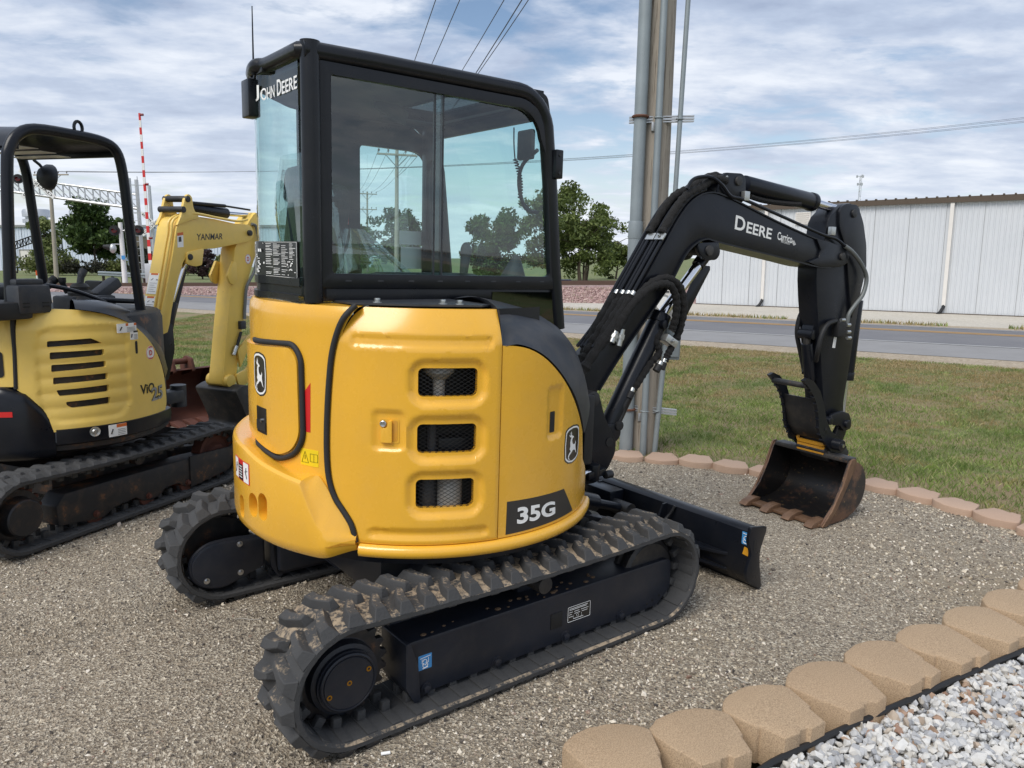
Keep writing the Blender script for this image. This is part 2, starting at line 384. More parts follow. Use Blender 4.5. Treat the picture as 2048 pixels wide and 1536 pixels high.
def round_poly(P, r, n=5):
    """round the corners of a 2-D polygon; r may be a list"""
    P = [Vector(q[:2]) for q in P]; k = len(P); R = r if isinstance(r, (list, tuple)) else [r]*k; out = []
    for i in range(k):
        a, b, c = P[i-1], P[i], P[(i+1) % k]; d1, d2 = (a-b), (c-b); l1, l2 = d1.length, d2.length
        q = min(R[i], l1*0.45, l2*0.45)
        if q < 1e-5: out.append(tuple(b)); continue
        s, e = b+d1/l1*q, b+d2/l2*q
        for j in range(n+1): t = j/n; out.append(tuple(s*(1-t)**2 + b*2*t*(1-t) + e*t*t))
    return out
def text_flat(s, bold=0.0, spacing=1.0):
    cu = bpy.data.curves.new('tmp', 'FONT'); cu.body = s; cu.size = 1.0; cu.offset = bold; cu.space_character = spacing; cu.resolution_u = 4
    o = bpy.data.objects.new('tmp', cu); C.objects.link(o); dg = bpy.context.evaluated_depsgraph_get(); dg.update()
    me = bpy.data.meshes.new_from_object(o.evaluated_get(dg)); V = [tuple(v.co[:2]) for v in me.vertices]; F = [tuple(p.vertices) for p in me.polygons]
    bpy.data.objects.remove(o); bpy.data.curves.remove(cu); bpy.data.meshes.remove(me); return V, F
def text_on(name, s, quad, mapf, w, mat, parent, bold=0.0, spacing=1.0):
    """lettering stretched into the (u, v) box quad=(u0, v0, u1, v1) or a 4-corner list, w above the surface"""
    V, F = text_flat(s, bold, spacing); xs = [v[0] for v in V]; ys = [v[1] for v in V]; x0, x1, y0, y1 = min(xs), max(xs), min(ys), max(ys)
    if not isinstance(quad[0], (tuple, list, Vector)): u0, v0, u1, v1 = quad; quad = [(u0, v0), (u1, v0), (u1, v1), (u0, v1)]
    q = [Vector(k[:2]) for k in quad]; P = []
    for x, y in V:
        a, b = (x-x0)/(x1-x0), (y-y0)/(y1-y0)
        k = (q[0]*(1-a)+q[1]*a)*(1-b) + (q[3]*(1-a)+q[2]*a)*b; P.append(mapf(k.x, k.y, w))
    me = bpy.data.meshes.new(name); me.from_pydata([tuple(p) for p in P], [], F); me.materials.append(M(mat)); return link(bpy.data.objects.new(name, me), parent)
def np_mesh(name, V, F, mat, parent=None, smooth=False, attr=None):
    """V (n,3), F (m,k) arrays"""
    V = np.asarray(V, np.float32); F = np.asarray(F, np.int32); k = F.shape[1]
    me = bpy.data.meshes.new(name); me.vertices.add(len(V)); me.vertices.foreach_set('co', V.ravel())
    me.loops.add(F.size); me.loops.foreach_set('vertex_index', F.ravel()); me.polygons.add(len(F)); me.polygons.foreach_set('loop_start', np.arange(0, F.size, k, dtype=np.int32))
    me.polygons.foreach_set('use_smooth', np.full(len(F), smooth)); me.update(calc_edges=True); me.validate(); me.materials.append(M(mat))
    return link(bpy.data.objects.new(name, me), parent)
# ================================================================== the setting
# beyond the lot the land lies on a plane that tilts a little to the right (z rises with x); FT maps its level frame to the world
FT = Matrix.Rotation(-ROLL, 4, 'Y')
FTI = FT.inverted()
def GF(px, py, z=0.0):
    o = FTI @ CO; d = FTI.to_3x3() @ ray(px, py); return o + d*((z-o.z)/d.z)
def HF(px, py, Y):
    o = FTI @ CO; d = FTI.to_3x3() @ ray(px, py); return o + d*(Y/d.y)
_a, _b = GF(1400, 642), GF(2048, 673); RE = Vector((_b.x-_a.x, _b.y-_a.y, 0)).normalized(); RN = Vector((-RE.y, RE.x, 0))
def SN(s, n, z=0.0): return RE*s + RN*n + Vector((0, 0, z))
def sstep(a, b, x):
    t = min(max((x-a)/(b-a), 0.0), 1.0); return t*t*(3-2*t)
TSL = math.tan(ROLL)
def terrain(x, y):
    """height of the natural ground; the lot is level, the land beyond follows the tilted plane"""
    n = x*RN.x + y*RN.y
    b = sstep(6.6, 12.5, n if y > 0 else 0); z = TSL*x*b
    z += -0.10*math.exp(-((n-9.6)/1.7)**2) + 0.03*sstep(12.0, 14.0, n)*(1-sstep(14.0, 15.0, n))
    return z

# ---- materials of the setting
def gravel_mat(name, cols, scale, bump=0.6, dirt=None, dirtamt=0.5):
    t = MT(name)
    v1 = t.voro(scale, out='Color'); d1 = t.voro(scale, out='Distance'); d2 = t.voro(scale*2.3, out='Distance'); v2 = t.voro(scale*2.3, out='Color')
    sp = t.N.new('ShaderNodeSeparateColor'); t.L.new(v1, sp.inputs[0]); sp2 = t.N.new('ShaderNodeSeparateColor'); t.L.new(v2, sp2.inputs[0])
    k = len(cols); c1 = t.ramp(sp.outputs[0], [(i/(k-1), c) for i, c in enumerate(cols)]); c2 = t.ramp(sp2.outputs[1], [(i/(k-1), c) for i, c in enumerate(cols)])
    c = t.mix(t.ramp(t.noise(scale*0.55, 3), [(0.45, 0.0), (0.55, 1.0)]), c1, c2)
    if dirt:
        fine = t.mix(t.noise(scale*4, 4, 0.7), tuple(x*0.78 for x in dirt), tuple(min(1, x*1.18) for x in dirt))
        m = t.ramp(t.math('ADD', t.math('MULTIPLY', t.noise(0.9, 6, 0.62), 0.75), t.math('MULTIPLY', t.noise(scale*0.9, 3, 0.6), 0.35)), [(0.55-dirtamt*0.16, 1.0), (0.62-dirtamt*0.1, 0.0)])
        c = t.mix(m, c, fine)
    c = t.mix(t.math('MULTIPLY', t.ramp(t.noise(0.5, 4), [(0.4, 0.0), (0.7, 1.0)]), 0.22), c, tuple(x*0.62 for x in cols[1]))
    t.set(Base_Color=c, Roughness=0.92, Specular_IOR_Level=0.25)
    t.bump(t.math('ADD', t.math('ADD', d1, t.math('MULTIPLY', d2, 0.5)), t.math('MULTIPLY', t.noise(scale*5, 3), 0.25)), bump, 0.9/scale)
    return t.m
gravel_mat('gravel', [lin(96, 88, 80), lin(166, 153, 133), lin(132, 121, 106), lin(222, 212, 192), lin(150, 136, 118), lin(84, 79, 75), lin(192, 180, 160)], 85, 0.9, dirt=lin(156, 143, 123), dirtamt=1.05)
gravel_mat('drive_gravel', [lin(178, 172, 160), lin(196, 190, 178), lin(186, 178, 164), lin(206, 200, 190)], 14, 0.3)
gravel_mat('shoulder_gravel', [lin(160, 146, 126), lin(180, 166, 146), lin(146, 132, 114), lin(190, 178, 158)], 18, 0.4)
gravel_mat('rock_bed_soil', [lin(120, 116, 110), lin(150, 148, 142), lin(96, 90, 84)], 60, 0.8)
t = MT('pink_ballast'); v = t.voro(9, out='Color'); sp = t.N.new('ShaderNodeSeparateColor'); t.L.new(v, sp.inputs[0])
t.set(Base_Color=t.ramp(sp.outputs[0], [(0, lin(140, 116, 114)), (0.5, lin(166, 138, 134)), (1, lin(186, 164, 156))]), Roughness=0.95); t.bump(t.voro(9), 0.8, 0.05)
t = MT('asphalt'); n1 = t.noise(220, 3, 0.7); n2 = t.noise(0.6, 5, 0.6, stretch=(1, 1, 1))
c = t.mix(n1, lin(88, 88, 92), lin(122, 122, 126)); c = t.mix(t.math('MULTIPLY', t.ramp(n2, [(0.35, 0.0), (0.7, 1.0)]), 0.35), c, lin(140, 138, 136))
t.set(Base_Color=c, Roughness=0.85); t.bump(n1, 0.2, 0.004)
t = MT('asphalt_old'); n1 = t.noise(220, 3, 0.7); n2 = t.noise(1.2, 6, 0.65)
c = t.mix(n1, lin(122, 122, 124), lin(156, 154, 152)); c = t.mix(t.math('MULTIPLY', t.ramp(n2, [(0.4, 0.0), (0.7, 1.0)]), 0.4), c, lin(120, 118, 116))
t.set(Base_Color=c, Roughness=0.88); t.bump(n1, 0.2, 0.004)
t = MT('road_yellow'); t.set(Base_Color=t.mix(t.noise(9, 6, 0.7), lin(176, 138, 84), lin(206, 160, 92)), Roughness=0.8)
t = MT('road_white'); t.set(Base_Color=t.mix(t.noise(9, 6, 0.7), lin(150, 150, 150), lin(205, 205, 203)), Roughness=0.8)
def grass_ground(name, g1, g2, dry, dryamt):
    t = MT(name); c = t.mix(t.noise(14, 5), g1, g2)
    m = t.ramp(t.math('ADD', t.math('MULTIPLY', t.noise(0.8, 6, 0.65), 0.7), t.math('MULTIPLY', t.noise(9, 5, 0.65), 0.3)), [(0.5-dryamt*0.1, 0.0), (0.62-dryamt*0.08, 1.0)])
    c = t.mix(m, c, t.mix(t.noise(20, 4), tuple(x*0.7 for x in dry), dry)); t.set(Base_Color=c, Roughness=0.95); t.bump(t.noise(45, 5, 0.7), 0.6, 0.02); return t.m
grass_ground('far_grass', lin(88, 102, 58), lin(116, 126, 76), lin(132, 126, 88), 0.2)
grass_ground('lawn_soil', lin(84, 98, 52), lin(112, 118, 68), lin(146, 128, 98), 0.9)
# blades: green that turns to dry straw in patches, each blade its own tint
t = MT('grass_blade'); isl = t.island()
g = t.ramp(isl, [(0.0, lin(92, 112, 50)), (0.35, lin(116, 138, 66)), (0.7, lin(142, 158, 88)), (0.92, lin(166, 170, 116)), (1.0, lin(186, 172, 128))])
d = t.ramp(isl, [(0.0, lin(116, 108, 66)), (0.4, lin(152, 134, 92)), (0.8, lin(178, 158, 118)), (1.0, lin(110, 122, 66))])
vm = t.N.new('ShaderNodeVectorMath'); vm.operation = 'DOT_PRODUCT'; t.L.new(t.co('Object'), vm.inputs[0]); vm.inputs[1].default_value = RN[:]     # the verge by the road is drier
far = t.math('MULTIPLY', t.ramp(t.math('MULTIPLY', vm.outputs['Value'], 0.05), [(0.44, 0.0), (0.64, 1.0)]), 0.10)
m = t.ramp(t.math('ADD', far, t.math('ADD', t.math('MULTIPLY', t.noise(0.9, 5, 0.62), 0.68), t.math('MULTIPLY', t.noise(6, 4, 0.6), 0.32))), [(0.52, 0.0), (0.60, 1.0)])
g = t.mix(t.ramp(t.noise(1.7, 4, 0.6), [(0.42, 0.0), (0.62, 0.6)]), g, lin(76, 96, 46))
t.set(Base_Color=t.mix(m, g, d), Roughness=0.65, Specular_IOR_Level=0.3)
t = MT('corrugated_white'); n1 = t.noise(1.2, 5)
t.set(Base_Color=t.mix(n1, lin(202, 206, 210), lin(214, 217, 220)), Roughness=0.45, Metallic=0.1)
t = MT('corrugated_blue_white'); n1 = t.noise(0.5, 5)
t.set(Base_Color=t.mix(n1, lin(198, 208, 224), lin(214, 222, 234)), Roughness=0.5)
plain('brown_trim', lin(84, 72, 60), 0.5); plain('white_trim', lin(224, 220, 214), 0.45); plain('roof_grey', lin(150, 152, 150), 0.5, 0.4)
plain('galvanised', lin(142, 151, 155), 0.55, 0.25, var=0.18, bump=0.05, bscale=30); plain('aluminium', lin(196, 198, 200), 0.42, 0.7, var=0.1); plain('rusty_band', lin(96, 62, 46), 0.8)
plain('signal_black', lin(22, 22, 23), 0.6); plain('sign_white', lin(226, 226, 224), 0.5); plain('gate_red', lin(200, 44, 44), 0.5); plain('lens_red', lin(120, 16, 22), 0.2)
plain('tan_wall', lin(150, 132, 112), 0.8); plain('rail_steel', lin(92, 74, 64), 0.6, 0.5); plain('wire', lin(60, 62, 66), 0.6); plain('insulator', lin(92, 84, 78), 0.4)
plain('tie_wood', lin(70, 60, 52), 0.9, bump=0.4, bscale=20); plain('blue_tarp', lin(36, 52, 92), 0.6); plain('marker_orange', lin(206, 84, 40), 0.6)
t = MT('pole_wood'); n1 = t.noise(16, 8, 0.7, stretch=(1, 1, 0.05)); n2 = t.noise(60, 6, 0.7, stretch=(1, 1, 0.03))
c = t.mix(n1, lin(132, 124, 114), lin(188, 179, 165)); c = t.mix(t.ramp(n2, [(0.55, 0.0), (0.66, 1.0)]), c, lin(96, 86, 78))
t.set(Base_Color=c, Roughness=0.9); t.bump(t.math('ADD', n1, n2), 0.6, 0.008)
t = MT('pallet_wood'); n1 = t.noise(12, 8, 0.7, stretch=(0.15, 1, 1)); t.set(Base_Color=t.mix(n1, lin(128, 122, 114), lin(196, 190, 178)), Roughness=0.9); t.bump(n1, 0.5, 0.006)

# ---- ground: one sheet out to the horizon
def sheet_rows(xs, ys, zf): return [[(x, y, zf(x, y)) for x in xs] for y in ys]
xs = sorted(set([-1500, -900, -500, -260, -150, -90, -60, -40, -26, -18] + [v*0.5 for v in range(-28, 37)] + [24, 32, 45, 70, 120, 220, 450, 900, 1500]))
ys = sorted(set([-600, -200, -60, -20, -8] + [v*0.5 for v in range(0, 60)] + [32, 36, 42, 50, 60, 80, 110, 160, 260, 450, 900, 2000]))
g = MB().grid(sheet_rows(xs, ys, lambda x, y: terrain(x, y)-0.045-0.05*sstep(13, 16, x*RN.x+y*RN.y)-0.09*(1-sstep(5.6, 6.6, x*RN.x+y*RN.y)))).obj('ground', 'far_grass', smooth=60); tag(g, kind='structure')

# ---- outline of the gravel lot: far edge along the far stones, right edge along the near stones
FAR_STONES_PX = [(1215, 898), (1270, 903), (1330, 908), (1400, 915), (1470, 925), (1530, 932), (1590, 939), (1650, 946), (1710, 953), (1762, 962), (1830, 977), (1895, 996), (1958, 1014), (2020, 1031), (2075, 1050)]
far_row = [G(px, py, 0.06) for px, py in FAR_STONES_PX] + [Vector((3.78, 4.80, 0)), Vector((4.02, 4.62, 0))]
NEAR_STONES_PX = [(1240, 1512), (1412, 1476), (1555, 1425), (1680, 1375), (1792, 1327), (1892, 1288), (1982, 1250), (2058, 1214)]
near_row = [G(px, py, 0.11) for px, py in NEAR_STONES_PX]
for k in range(5): near_row.append(near_row[-1] + (near_row[-1]-near_row[-2]))      # the row runs on beyond the frame to meet the far one
lot_poly = [(-9, -6), (-0.9, -6), (-0.35, 1.86)] + [(p_.x, p_.y) for p_ in near_row] + [(p_.x, p_.y) for p_ in far_row[::-1]] + [(-1.0, 7.15), (-9, 9.4)]
def inside(x, y, poly):
    r = False; j = len(poly)-1
    for i in range(len(poly)):
        xi, yi = poly[i]; xj, yj = poly[j]
        if (yi > y) != (yj > y) and x < (xj-xi)*(y-yi)/(yj-yi)+xi: r = not r
        j = i
    return r
def lot_z(x, y):
    z = 0.012*mnoise.fractal(Vector((x*1.1, y*1.1, 0)), 1.0, 2.0, 4) + 0.008*mnoise.noise(Vector((x*7, y*7, 3)))
    # ruts the tracks have pressed behind the machine, and the ridge of soil pushed out beside the belts
    p_ = JF.I @ Vector((x, y, 0))
    for s in (-1, 1):
        d = p_.y - s*0.72
        if p_.x < -0.55:
            w = math.exp(-(d/0.17)**2); z += -0.030*w*(1+0.6*sin(p_.x*2*pi/0.10+0.8*sin(p_.y*9))) * sstep(-0.55, -0.9, p_.x)*(1-sstep(-1.6, -3.2, p_.x)*0.75)
            z += 0.040*math.exp(-((abs(d)-0.23)/0.07)**2)*sstep(-0.7, -1.1, p_.x)*(0.5+0.5*mnoise.noise(Vector((x*9, y*9, 0))))
    return z - 0.004
st = 0.045; bm = bmesh.new(); vv = {}
X0, X1, Y0, Y1 = -9.0, 4.0, -6.0, 9.6
def lotv(i, j, s_):
    k = (i, j)
    if k not in vv: vv[k] = bm.verts.new((i*0.045, j*0.045, lot_z(i*0.045, j*0.045)))
    return vv[k]
for (i0, i1, j0, j1, k) in ((-90, 90, 20, 170, 1), (-200, -90, -134, 214, 10), (-90, 90, -134, 20, 10), (-90, 90, 170, 214, 4)):
    for i in range(i0, i1, k):
        for j in range(j0, j1, k):
            if inside((i+k/2)*0.045, (j+k/2)*0.045, lot_poly):
                bm.faces.new((lotv(i, j, 1), lotv(i+k, j, 1), lotv(i+k, j+k, 1), lotv(i, j+k, 1)))
m_ = MB(); m_.bm.free(); m_.bm = bm; lot = m_.obj('gravel_lot', 'gravel', smooth=60); tag(lot, kind='structure')

# ---- loose stones: low-poly angular pebbles joined in one mesh
ico = bmesh.new(); bmesh.ops.create_icosphere(ico, subdivisions=1, radius=1.0); IV = np.array([v.co[:] for v in ico.verts]); IFc = np.array([[v.index for v in f.verts] for f in ico.faces]); ico.free()
OV = np.array([(1, 0, 0), (-1, 0, 0), (0, 1, 0), (0, -1, 0), (0, 0, 1), (0, 0, -1)], float); OF = np.array([(0, 2, 4), (2, 1, 4), (1, 3, 4), (3, 0, 4), (2, 0, 5), (1, 2, 5), (3, 1, 5), (0, 3, 5)])
def scatter(name, P, R, mat, base='ico', flat=0.6, jitter=0.25):
    BV, BF = (IV, IFc) if base == 'ico' else (OV, OF); n = len(P)
    V = np.repeat(BV[None], n, 0) * (1+rng.normal(0, jitter, (n, len(BV), 1)).clip(-0.45, 0.5))
    V *= np.stack([rng.uniform(0.75, 1.35, n), rng.uniform(0.6, 1.1, n), rng.uniform(flat*0.7, flat*1.3, n)], -1)[:, None, :]
    q = rng.normal(size=(n, 4)); q[:, 1:3] *= 0.45; q /= np.linalg.norm(q, axis=1, keepdims=True); w, x, y, z = q.T
    Rm = np.stack([1-2*(y*y+z*z), 2*(x*y-w*z), 2*(x*z+w*y), 2*(x*y+w*z), 1-2*(x*x+z*z), 2*(y*z-w*x), 2*(x*z-w*y), 2*(y*z+w*x), 1-2*(x*x+y*y)], -1).reshape(n, 3, 3)
    V = np.einsum('nij,nkj->nki', Rm, V) * np.asarray(R)[:, None, None] + np.asarray(P)[:, None, :]
    F = (BF[None] + (np.arange(n)*len(BV))[:, None, None]).reshape(-1, 3)
    return np_mesh(name, V.reshape(-1, 3), F, mat)
t = MT('pebble'); isl = t.island()
t.set(Base_Color=t.ramp(isl, [(0.0, lin(70, 66, 64)), (0.2, lin(120, 110, 98)), (0.4, lin(170, 156, 136)), (0.6, lin(202, 190, 168)), (0.9, lin(228, 220, 206)), (1.0, lin(128, 100, 84))]), Roughness=0.85); t.bump(t.noise(150, 3), 0.3, 0.003)
t = MT('white_rock'); isl = t.island(); n1 = t.noise(70, 5, 0.7)
c = t.ramp(isl, [(0.0, lin(150, 152, 156)), (0.25, lin(186, 187, 188)), (0.5, lin(208, 207, 203)), (0.75, lin(222, 220, 215)), (0.90, lin(196, 190, 178)), (0.95, lin(168, 140, 112)), (1.0, lin(150, 112, 88))])
t.set(Base_Color=t.mix(t.math('MULTIPLY', n1, 0.35), c, lin(150, 148, 146)), Roughness=0.7); t.bump(n1, 0.3, 0.004)
# coarse grit and pebbles on the lot, denser close by
P = []; R = []
while len(P) < 52000:
    y = 1.2 + 8.0*random.random()**1.5; x = (random.random()*2-1)*(1.2+y*0.75)
    if inside(x, y, lot_poly) and (0.62+0.9*mnoise.noise(Vector((x*0.9, y*0.9, 5)))) > random.random():
        r = random.choice((0.003, 0.004, 0.005, 0.006, 0.0075)) * random.uniform(0.8, 1.3) * (1.0 if y < 4 else 1.25)
        if random.random() < 0.012: r *= 2.0
        P.append((x, y, lot_z(x, y)+r*0.25)); R.append(r)
tag(scatter('loose_pebbles', P, R, 'pebble', 'oct', 0.65), 'small tan and grey pebbles loose on the gravel lot', 'gravel', kind='stuff')

# ---- the bed of white landscape rock behind the near stones, with its black edging strip
EDGE_PX = [(1370, 1590), (1480, 1537), (1530, 1507), (1660, 1447), (1780, 1395), (1890, 1347), (2000, 1301), (2100, 1262), (2200, 1222), (2300, 1182), (2400, 1142)]
edge = [G(px+6, py+7, 0.03)+Vector((0.022, -0.036, 0)) for px, py in EDGE_PX]; edge = [edge[0]*2-edge[1]] + edge
bed_poly = [(e.x, e.y) for e in edge] + [(6.5, 5.0), (6.5, 0.2), (-0.4, 0.2), (-0.2, 1.5)]
bed = MB().poly([(x, y, 0.004) for x, y in bed_poly]).obj('rock_bed', 'rock_bed_soil', smooth=0); tag(bed, kind='structure')
P = []; R = []
nl = 0
while nl < 9000:
    y = 1.9+1.9*random.random(); x = 0.5+2.6*random.random()
    px_ok = inside(x, y, bed_poly)
    if not px_ok: continue
    d = min((Vector((x, y, 0))-Vector((e.x, e.y, 0))).length for e in edge)
    nl += 1; r = random.uniform(0.010, 0.022)*(1.25 if random.random() < 0.12 else 1.0)
    if d < 0.03: continue
    P.append((x, y, 0.008+0.030*random.random())); R.append(r)
tag(scatter('white_rocks', P, R, 'white_rock', 'ico', 0.68, 0.2), 'bed of crushed white and grey landscape rock behind the tan blocks', 'rocks', kind='stuff')
ed = MB(); pth = smooth_path([(e.x, e.y, 0.03) for e in edge], 6); ed.tube([q+Vector((0, 0, 0.018)) for q in pth], 0.012, 8)
ed.grid([[(q.x, q.y, -0.05) for q in pth], [(q.x, q.y, 0.048) for q in pth]])
tag(ed.obj('edging_strip', 'black_plastic'), 'black plastic edging strip between the tan blocks and white rock', 'edging')

# ---- retaining-wall blocks
t = MT('tan_block'); n1 = t.noise(260, 4, 0.75); n2 = t.noise(6, 5)
c = t.mix(t.ramp(n1, [(0.32, 0.0), (0.60, 1.0)]), lin(118, 97, 76), lin(206, 180, 148)); c = t.mix(t.math('MULTIPLY', n2, 0.4), c, lin(178, 150, 118))
c = t.mix(t.math('MULTIPLY', t.rnd(), 0.25), c, lin(160, 134, 108))
t.set(Base_Color=c, Roughness=0.95); t.bump(n1, 0.8, 0.005)
t = MT('rose_block'); n1 = t.noise(120, 4, 0.75); c = t.mix(n1, lin(166, 140, 120), lin(198, 172, 150)); c = t.mix(t.math('MULTIPLY', t.rnd(), 0.35), c, lin(160, 130, 112))
t.set(Base_Color=c, Roughness=0.95); t.bump(n1, 0.5, 0.005)
def block_mesh(w, dep, h, name, mat, seed):
    rnd = random.Random(seed)
    # rounded face towards -y, tail with lips towards +y
    P = []
    for k in range(13):
        a = radians(200 + 140*k/12); P.append((w*0.5*cos(a)/cos(radians(20))*1.0, -dep*0.12+dep*0.40*sin(a)*1.12))
    P += [(w*0.40, dep*0.18), (w*0.365, dep*0.20), (w*0.36, dep*0.27), (w*0.30, dep*0.50), (w*0.08, dep*0.52), (w*0.05, dep*0.47), (-w*0.05, dep*0.47), (-w*0.08, dep*0.52), (-w*0.30, dep*0.50), (-w*0.36, dep*0.27), (-w*0.365, dep*0.20), (-w*0.40, dep*0.18)]
    P = [(x+rnd.uniform(-1, 1)*w*0.008, y+rnd.uniform(-1, 1)*w*0.008) for x, y in P]
    b = bmesh.new(); v0 = [b.verts.new((x, y, -0.03)) for x, y in P]; v1 = [b.verts.new((x, y, h+rnd.uniform(-1, 1)*0.0015)) for x, y in P]; n = len(P)
    b.faces.new(v1); b.faces.new(v0[::-1])
    for i in range(n): b.faces.new((v0[i], v0[(i+1) % n], v1[(i+1) % n], v1[i]))
    bmesh.ops.recalc_face_normals(b, faces=b.faces)
    es = [e for e in b.edges if all(v in v1 for v in e.verts)]
    bmesh.ops.bevel(b, geom=es, offset=0.006, segments=2, profile=0.5, affect='EDGES', clamp_overlap=True)
    me = bpy.data.meshes.new(name); b.to_mesh(me); b.free(); me.materials.append(M(mat)); me.shade_smooth(); me.set_sharp_from_angle(angle=radians(50)); return me
nb = [block_mesh(0.325, 0.258, 0.112, 'wall_block', 'tan_block', s) for s in range(3)]
for i, q in enumerate(near_row):
    a, b_ = near_row[max(i-1, 0)], near_row[min(i+1, len(near_row)-1)]; d = (b_-a); ang = atan2(d.y, d.x) + pi
    o = link(bpy.data.objects.new('wall_block', nb[i % 3])); sp_ = d.length/(min(i+1, len(near_row)-1)-max(i-1, 0)); o.scale = (sp_/0.322, sp_/0.322, 1)
    nrm_ = Vector((-d.y, d.x, 0)).normalized(); o.location = (q.x+nrm_.x*0.018, q.y+nrm_.y*0.018, random.uniform(-0.004, 0.004)); o.rotation_euler = (random.uniform(-0.01, 0.01), random.uniform(-0.01, 0.01), ang+random.uniform(-0.03, 0.03))
    tag(o, 'tan concrete retaining block with rounded face in the row edging the white rock', 'block', 'tan blocks along the white rock bed')
fb = [block_mesh(0.30, 0.26, 0.044, 'wall_block', 'rose_block', s+10) for s in range(3)]
lft = [far_row[0] + (far_row[0]-far_row[2]).normalized()*(0.27*k) for k in range(1, 9)]
row = lft[::-1] + far_row
row_s = smooth_path([(q.x, q.y, 0) for q in row], 12); acc = 0; last = row_s[0]; i = 0
for q in row_s[1:]:
    acc += (q-last).length
    if acc >= 0.285:
        acc = 0; d = q-last
        o = link(bpy.data.objects.new('wall_block', fb[i % 3])); o.location = (q.x, q.y, random.uniform(-0.012, 0.008)); o.rotation_euler = (random.uniform(-0.03, 0.03), random.uniform(-0.03, 0.03), atan2(d.y, d.x)+random.uniform(-0.05, 0.05)); i += 1
        tag(o, 'rose tan concrete block set low between the gravel lot and the grass', 'block', 'rose blocks between lot and grass')
    last = q

# ---- lawn between the stones and the road: soil sheet and blades
lawn_rows = []
def lawn_front(x):   # y of the lot's far edge
    q = sorted(row, key=lambda p_: p_.x)
    if x <= q[0].x: return q[0].y + (q[0].x-x)*0.27
    for a, b_ in zip(q, q[1:]):
        if a.x <= x <= b_.x: return a.y+(b_.y-a.y)*(x-a.x)/max(b_.x-a.x, 1e-6)
    return q[-1].y - (x-q[-1].x)*1.0
xs = [-16+0.5*k for k in range(0, 72)]
for x in xs:
    y0 = lawn_front(x) + 0.02; y1 = (14.2 - x*RN.x)/RN.y
    lawn_rows.append([(x, y0+(y1-y0)*k/24, terrain(x, y0+(y1-y0)*k/24)-0.012+0.02*mnoise.noise(Vector((x*2, y0+k, 0)))) for k in range(25)])
lw = MB().grid(lawn_rows).obj('lawn', 'lawn_soil', smooth=60); tag(lw, kind='structure')
def blades(n, xr, name, hmin, hmax, wid, dens):
    x = rng.uniform(xr[0], xr[1], n*3); f = np.array([lawn_front(v) for v in np.linspace(xr[0], xr[1], 400)]); y0 = np.interp(x, np.linspace(xr[0], xr[1], 400), f)
    y1 = (14.25-x*RN.x)/RN.y; u = rng.uniform(0, 1, n*3)**dens; y = y0+0.10+(y1-y0-0.10)*u; k = np.abs(x/y) < 1.25; x, y, u = x[k][:n], y[k][:n], u[k][:n]
    nn = x*RN.x+y*RN.y; b = np.clip((nn-6.6)/5.9, 0, 1); b = b*b*(3-2*b); z = TSL*x*b - 0.10*np.exp(-((nn-9.6)/1.7)**2)
    tq = np.clip((nn-12)/2, 0, 1); z += 0.03*tq*tq*(3-2*tq) - 0.012
    m = len(x); clump = np.sin(x*5.1+np.sin(y*3.3)*2)*np.sin(y*4.3+np.sin(x*2.7)*2); h = rng.uniform(hmin, hmax, m)*(1+0.35*clump)*(1-0.45*u); a = rng.uniform(0, 2*pi, m); ln = rng.normal(0, 0.45, (m, 2))
    w = wid*rng.uniform(0.7, 1.3, m)*(1+0.6*u); dx, dy = np.cos(a)*w, np.sin(a)*w
    V = np.stack([np.stack([x-dx, y-dy, z], -1), np.stack([x+dx, y+dy, z], -1), np.stack([x+dx*0.5+ln[:, 0]*h*0.4, y+dy*0.5+ln[:, 1]*h*0.4, z+h*0.6], -1), np.stack([x+ln[:, 0]*h, y+ln[:, 1]*h, z+h], -1)], 1).reshape(-1, 3)
    F = (np.array([(0, 1, 2, 3)])[None]+(np.arange(m)*4)[:, None, None]).reshape(-1, 4)
    return np_mesh(name, V, F, 'grass_blade')
gr = blades(400000, (-9.5, 15.0), 'grass', 0.022, 0.060, 0.0028, 0.85); tag(gr, 'short green grass with dry straw patches between the blocks and road', 'grass', kind='stuff')

# ---- road, shoulders, drive (sheets laid on the tilted plane)
def strip(name, n0, n1, z, mat, s0=-160, s1=120, kind='structure', step=4.0):
    ss = [s0+step*k for k in range(int((s1-s0)/step)+1)]
    o = MB(FT).grid([[SN(s, n0, z) for s in ss], [SN(s, n1, z) for s in ss]]).obj(name, mat, smooth=0); tag(o, kind=kind); return o
strip('near_shoulder', 14.0, 15.5, 0.006, 'shoulder_gravel')
strip('road_shoulder', 15.3, 17.5, 0.012, 'asphalt_old'); strip('road', 17.5, 21.7, 0.016, 'asphalt')
strip('lane_line', 17.42, 17.52, 0.020, 'road_white'); strip('centre_line', 20.05, 20.17, 0.022, 'road_yellow'); strip('centre_line', 20.29, 20.41, 0.022, 'road_yellow'); strip('edge_line', 21.4, 21.48, 0.022, 'road_white')
strip('far_shoulder', 21.6, 22.4, 0.008, 'shoulder_gravel'); strip('drive', 22.3, 28.0, 0.004, 'drive_gravel', -24, 60)
tuft = []
for k in range(5200):
    s = random.uniform(-24, 8); n = 22.25+random.gauss(0, 0.10)
    if mnoise.noise(Vector((s*0.5, 0, 0))) < -0.25: continue
    tuft.append((s, n))
V = []; F = []
for i, (s, n) in enumerate(tuft):
    q = SN(s, n, 0.008); a = random.uniform(0, pi); h = random.uniform(0.03, 0.13); w = 0.014
    V += [FT @ (q+Vector((cos(a)*w, sin(a)*w, 0))), FT @ (q-Vector((cos(a)*w, sin(a)*w, 0))), FT @ (q+Vector((random.gauss(0, .03), random.gauss(0, .03), h)))]; F.append((3*i, 3*i+1, 3*i+2))
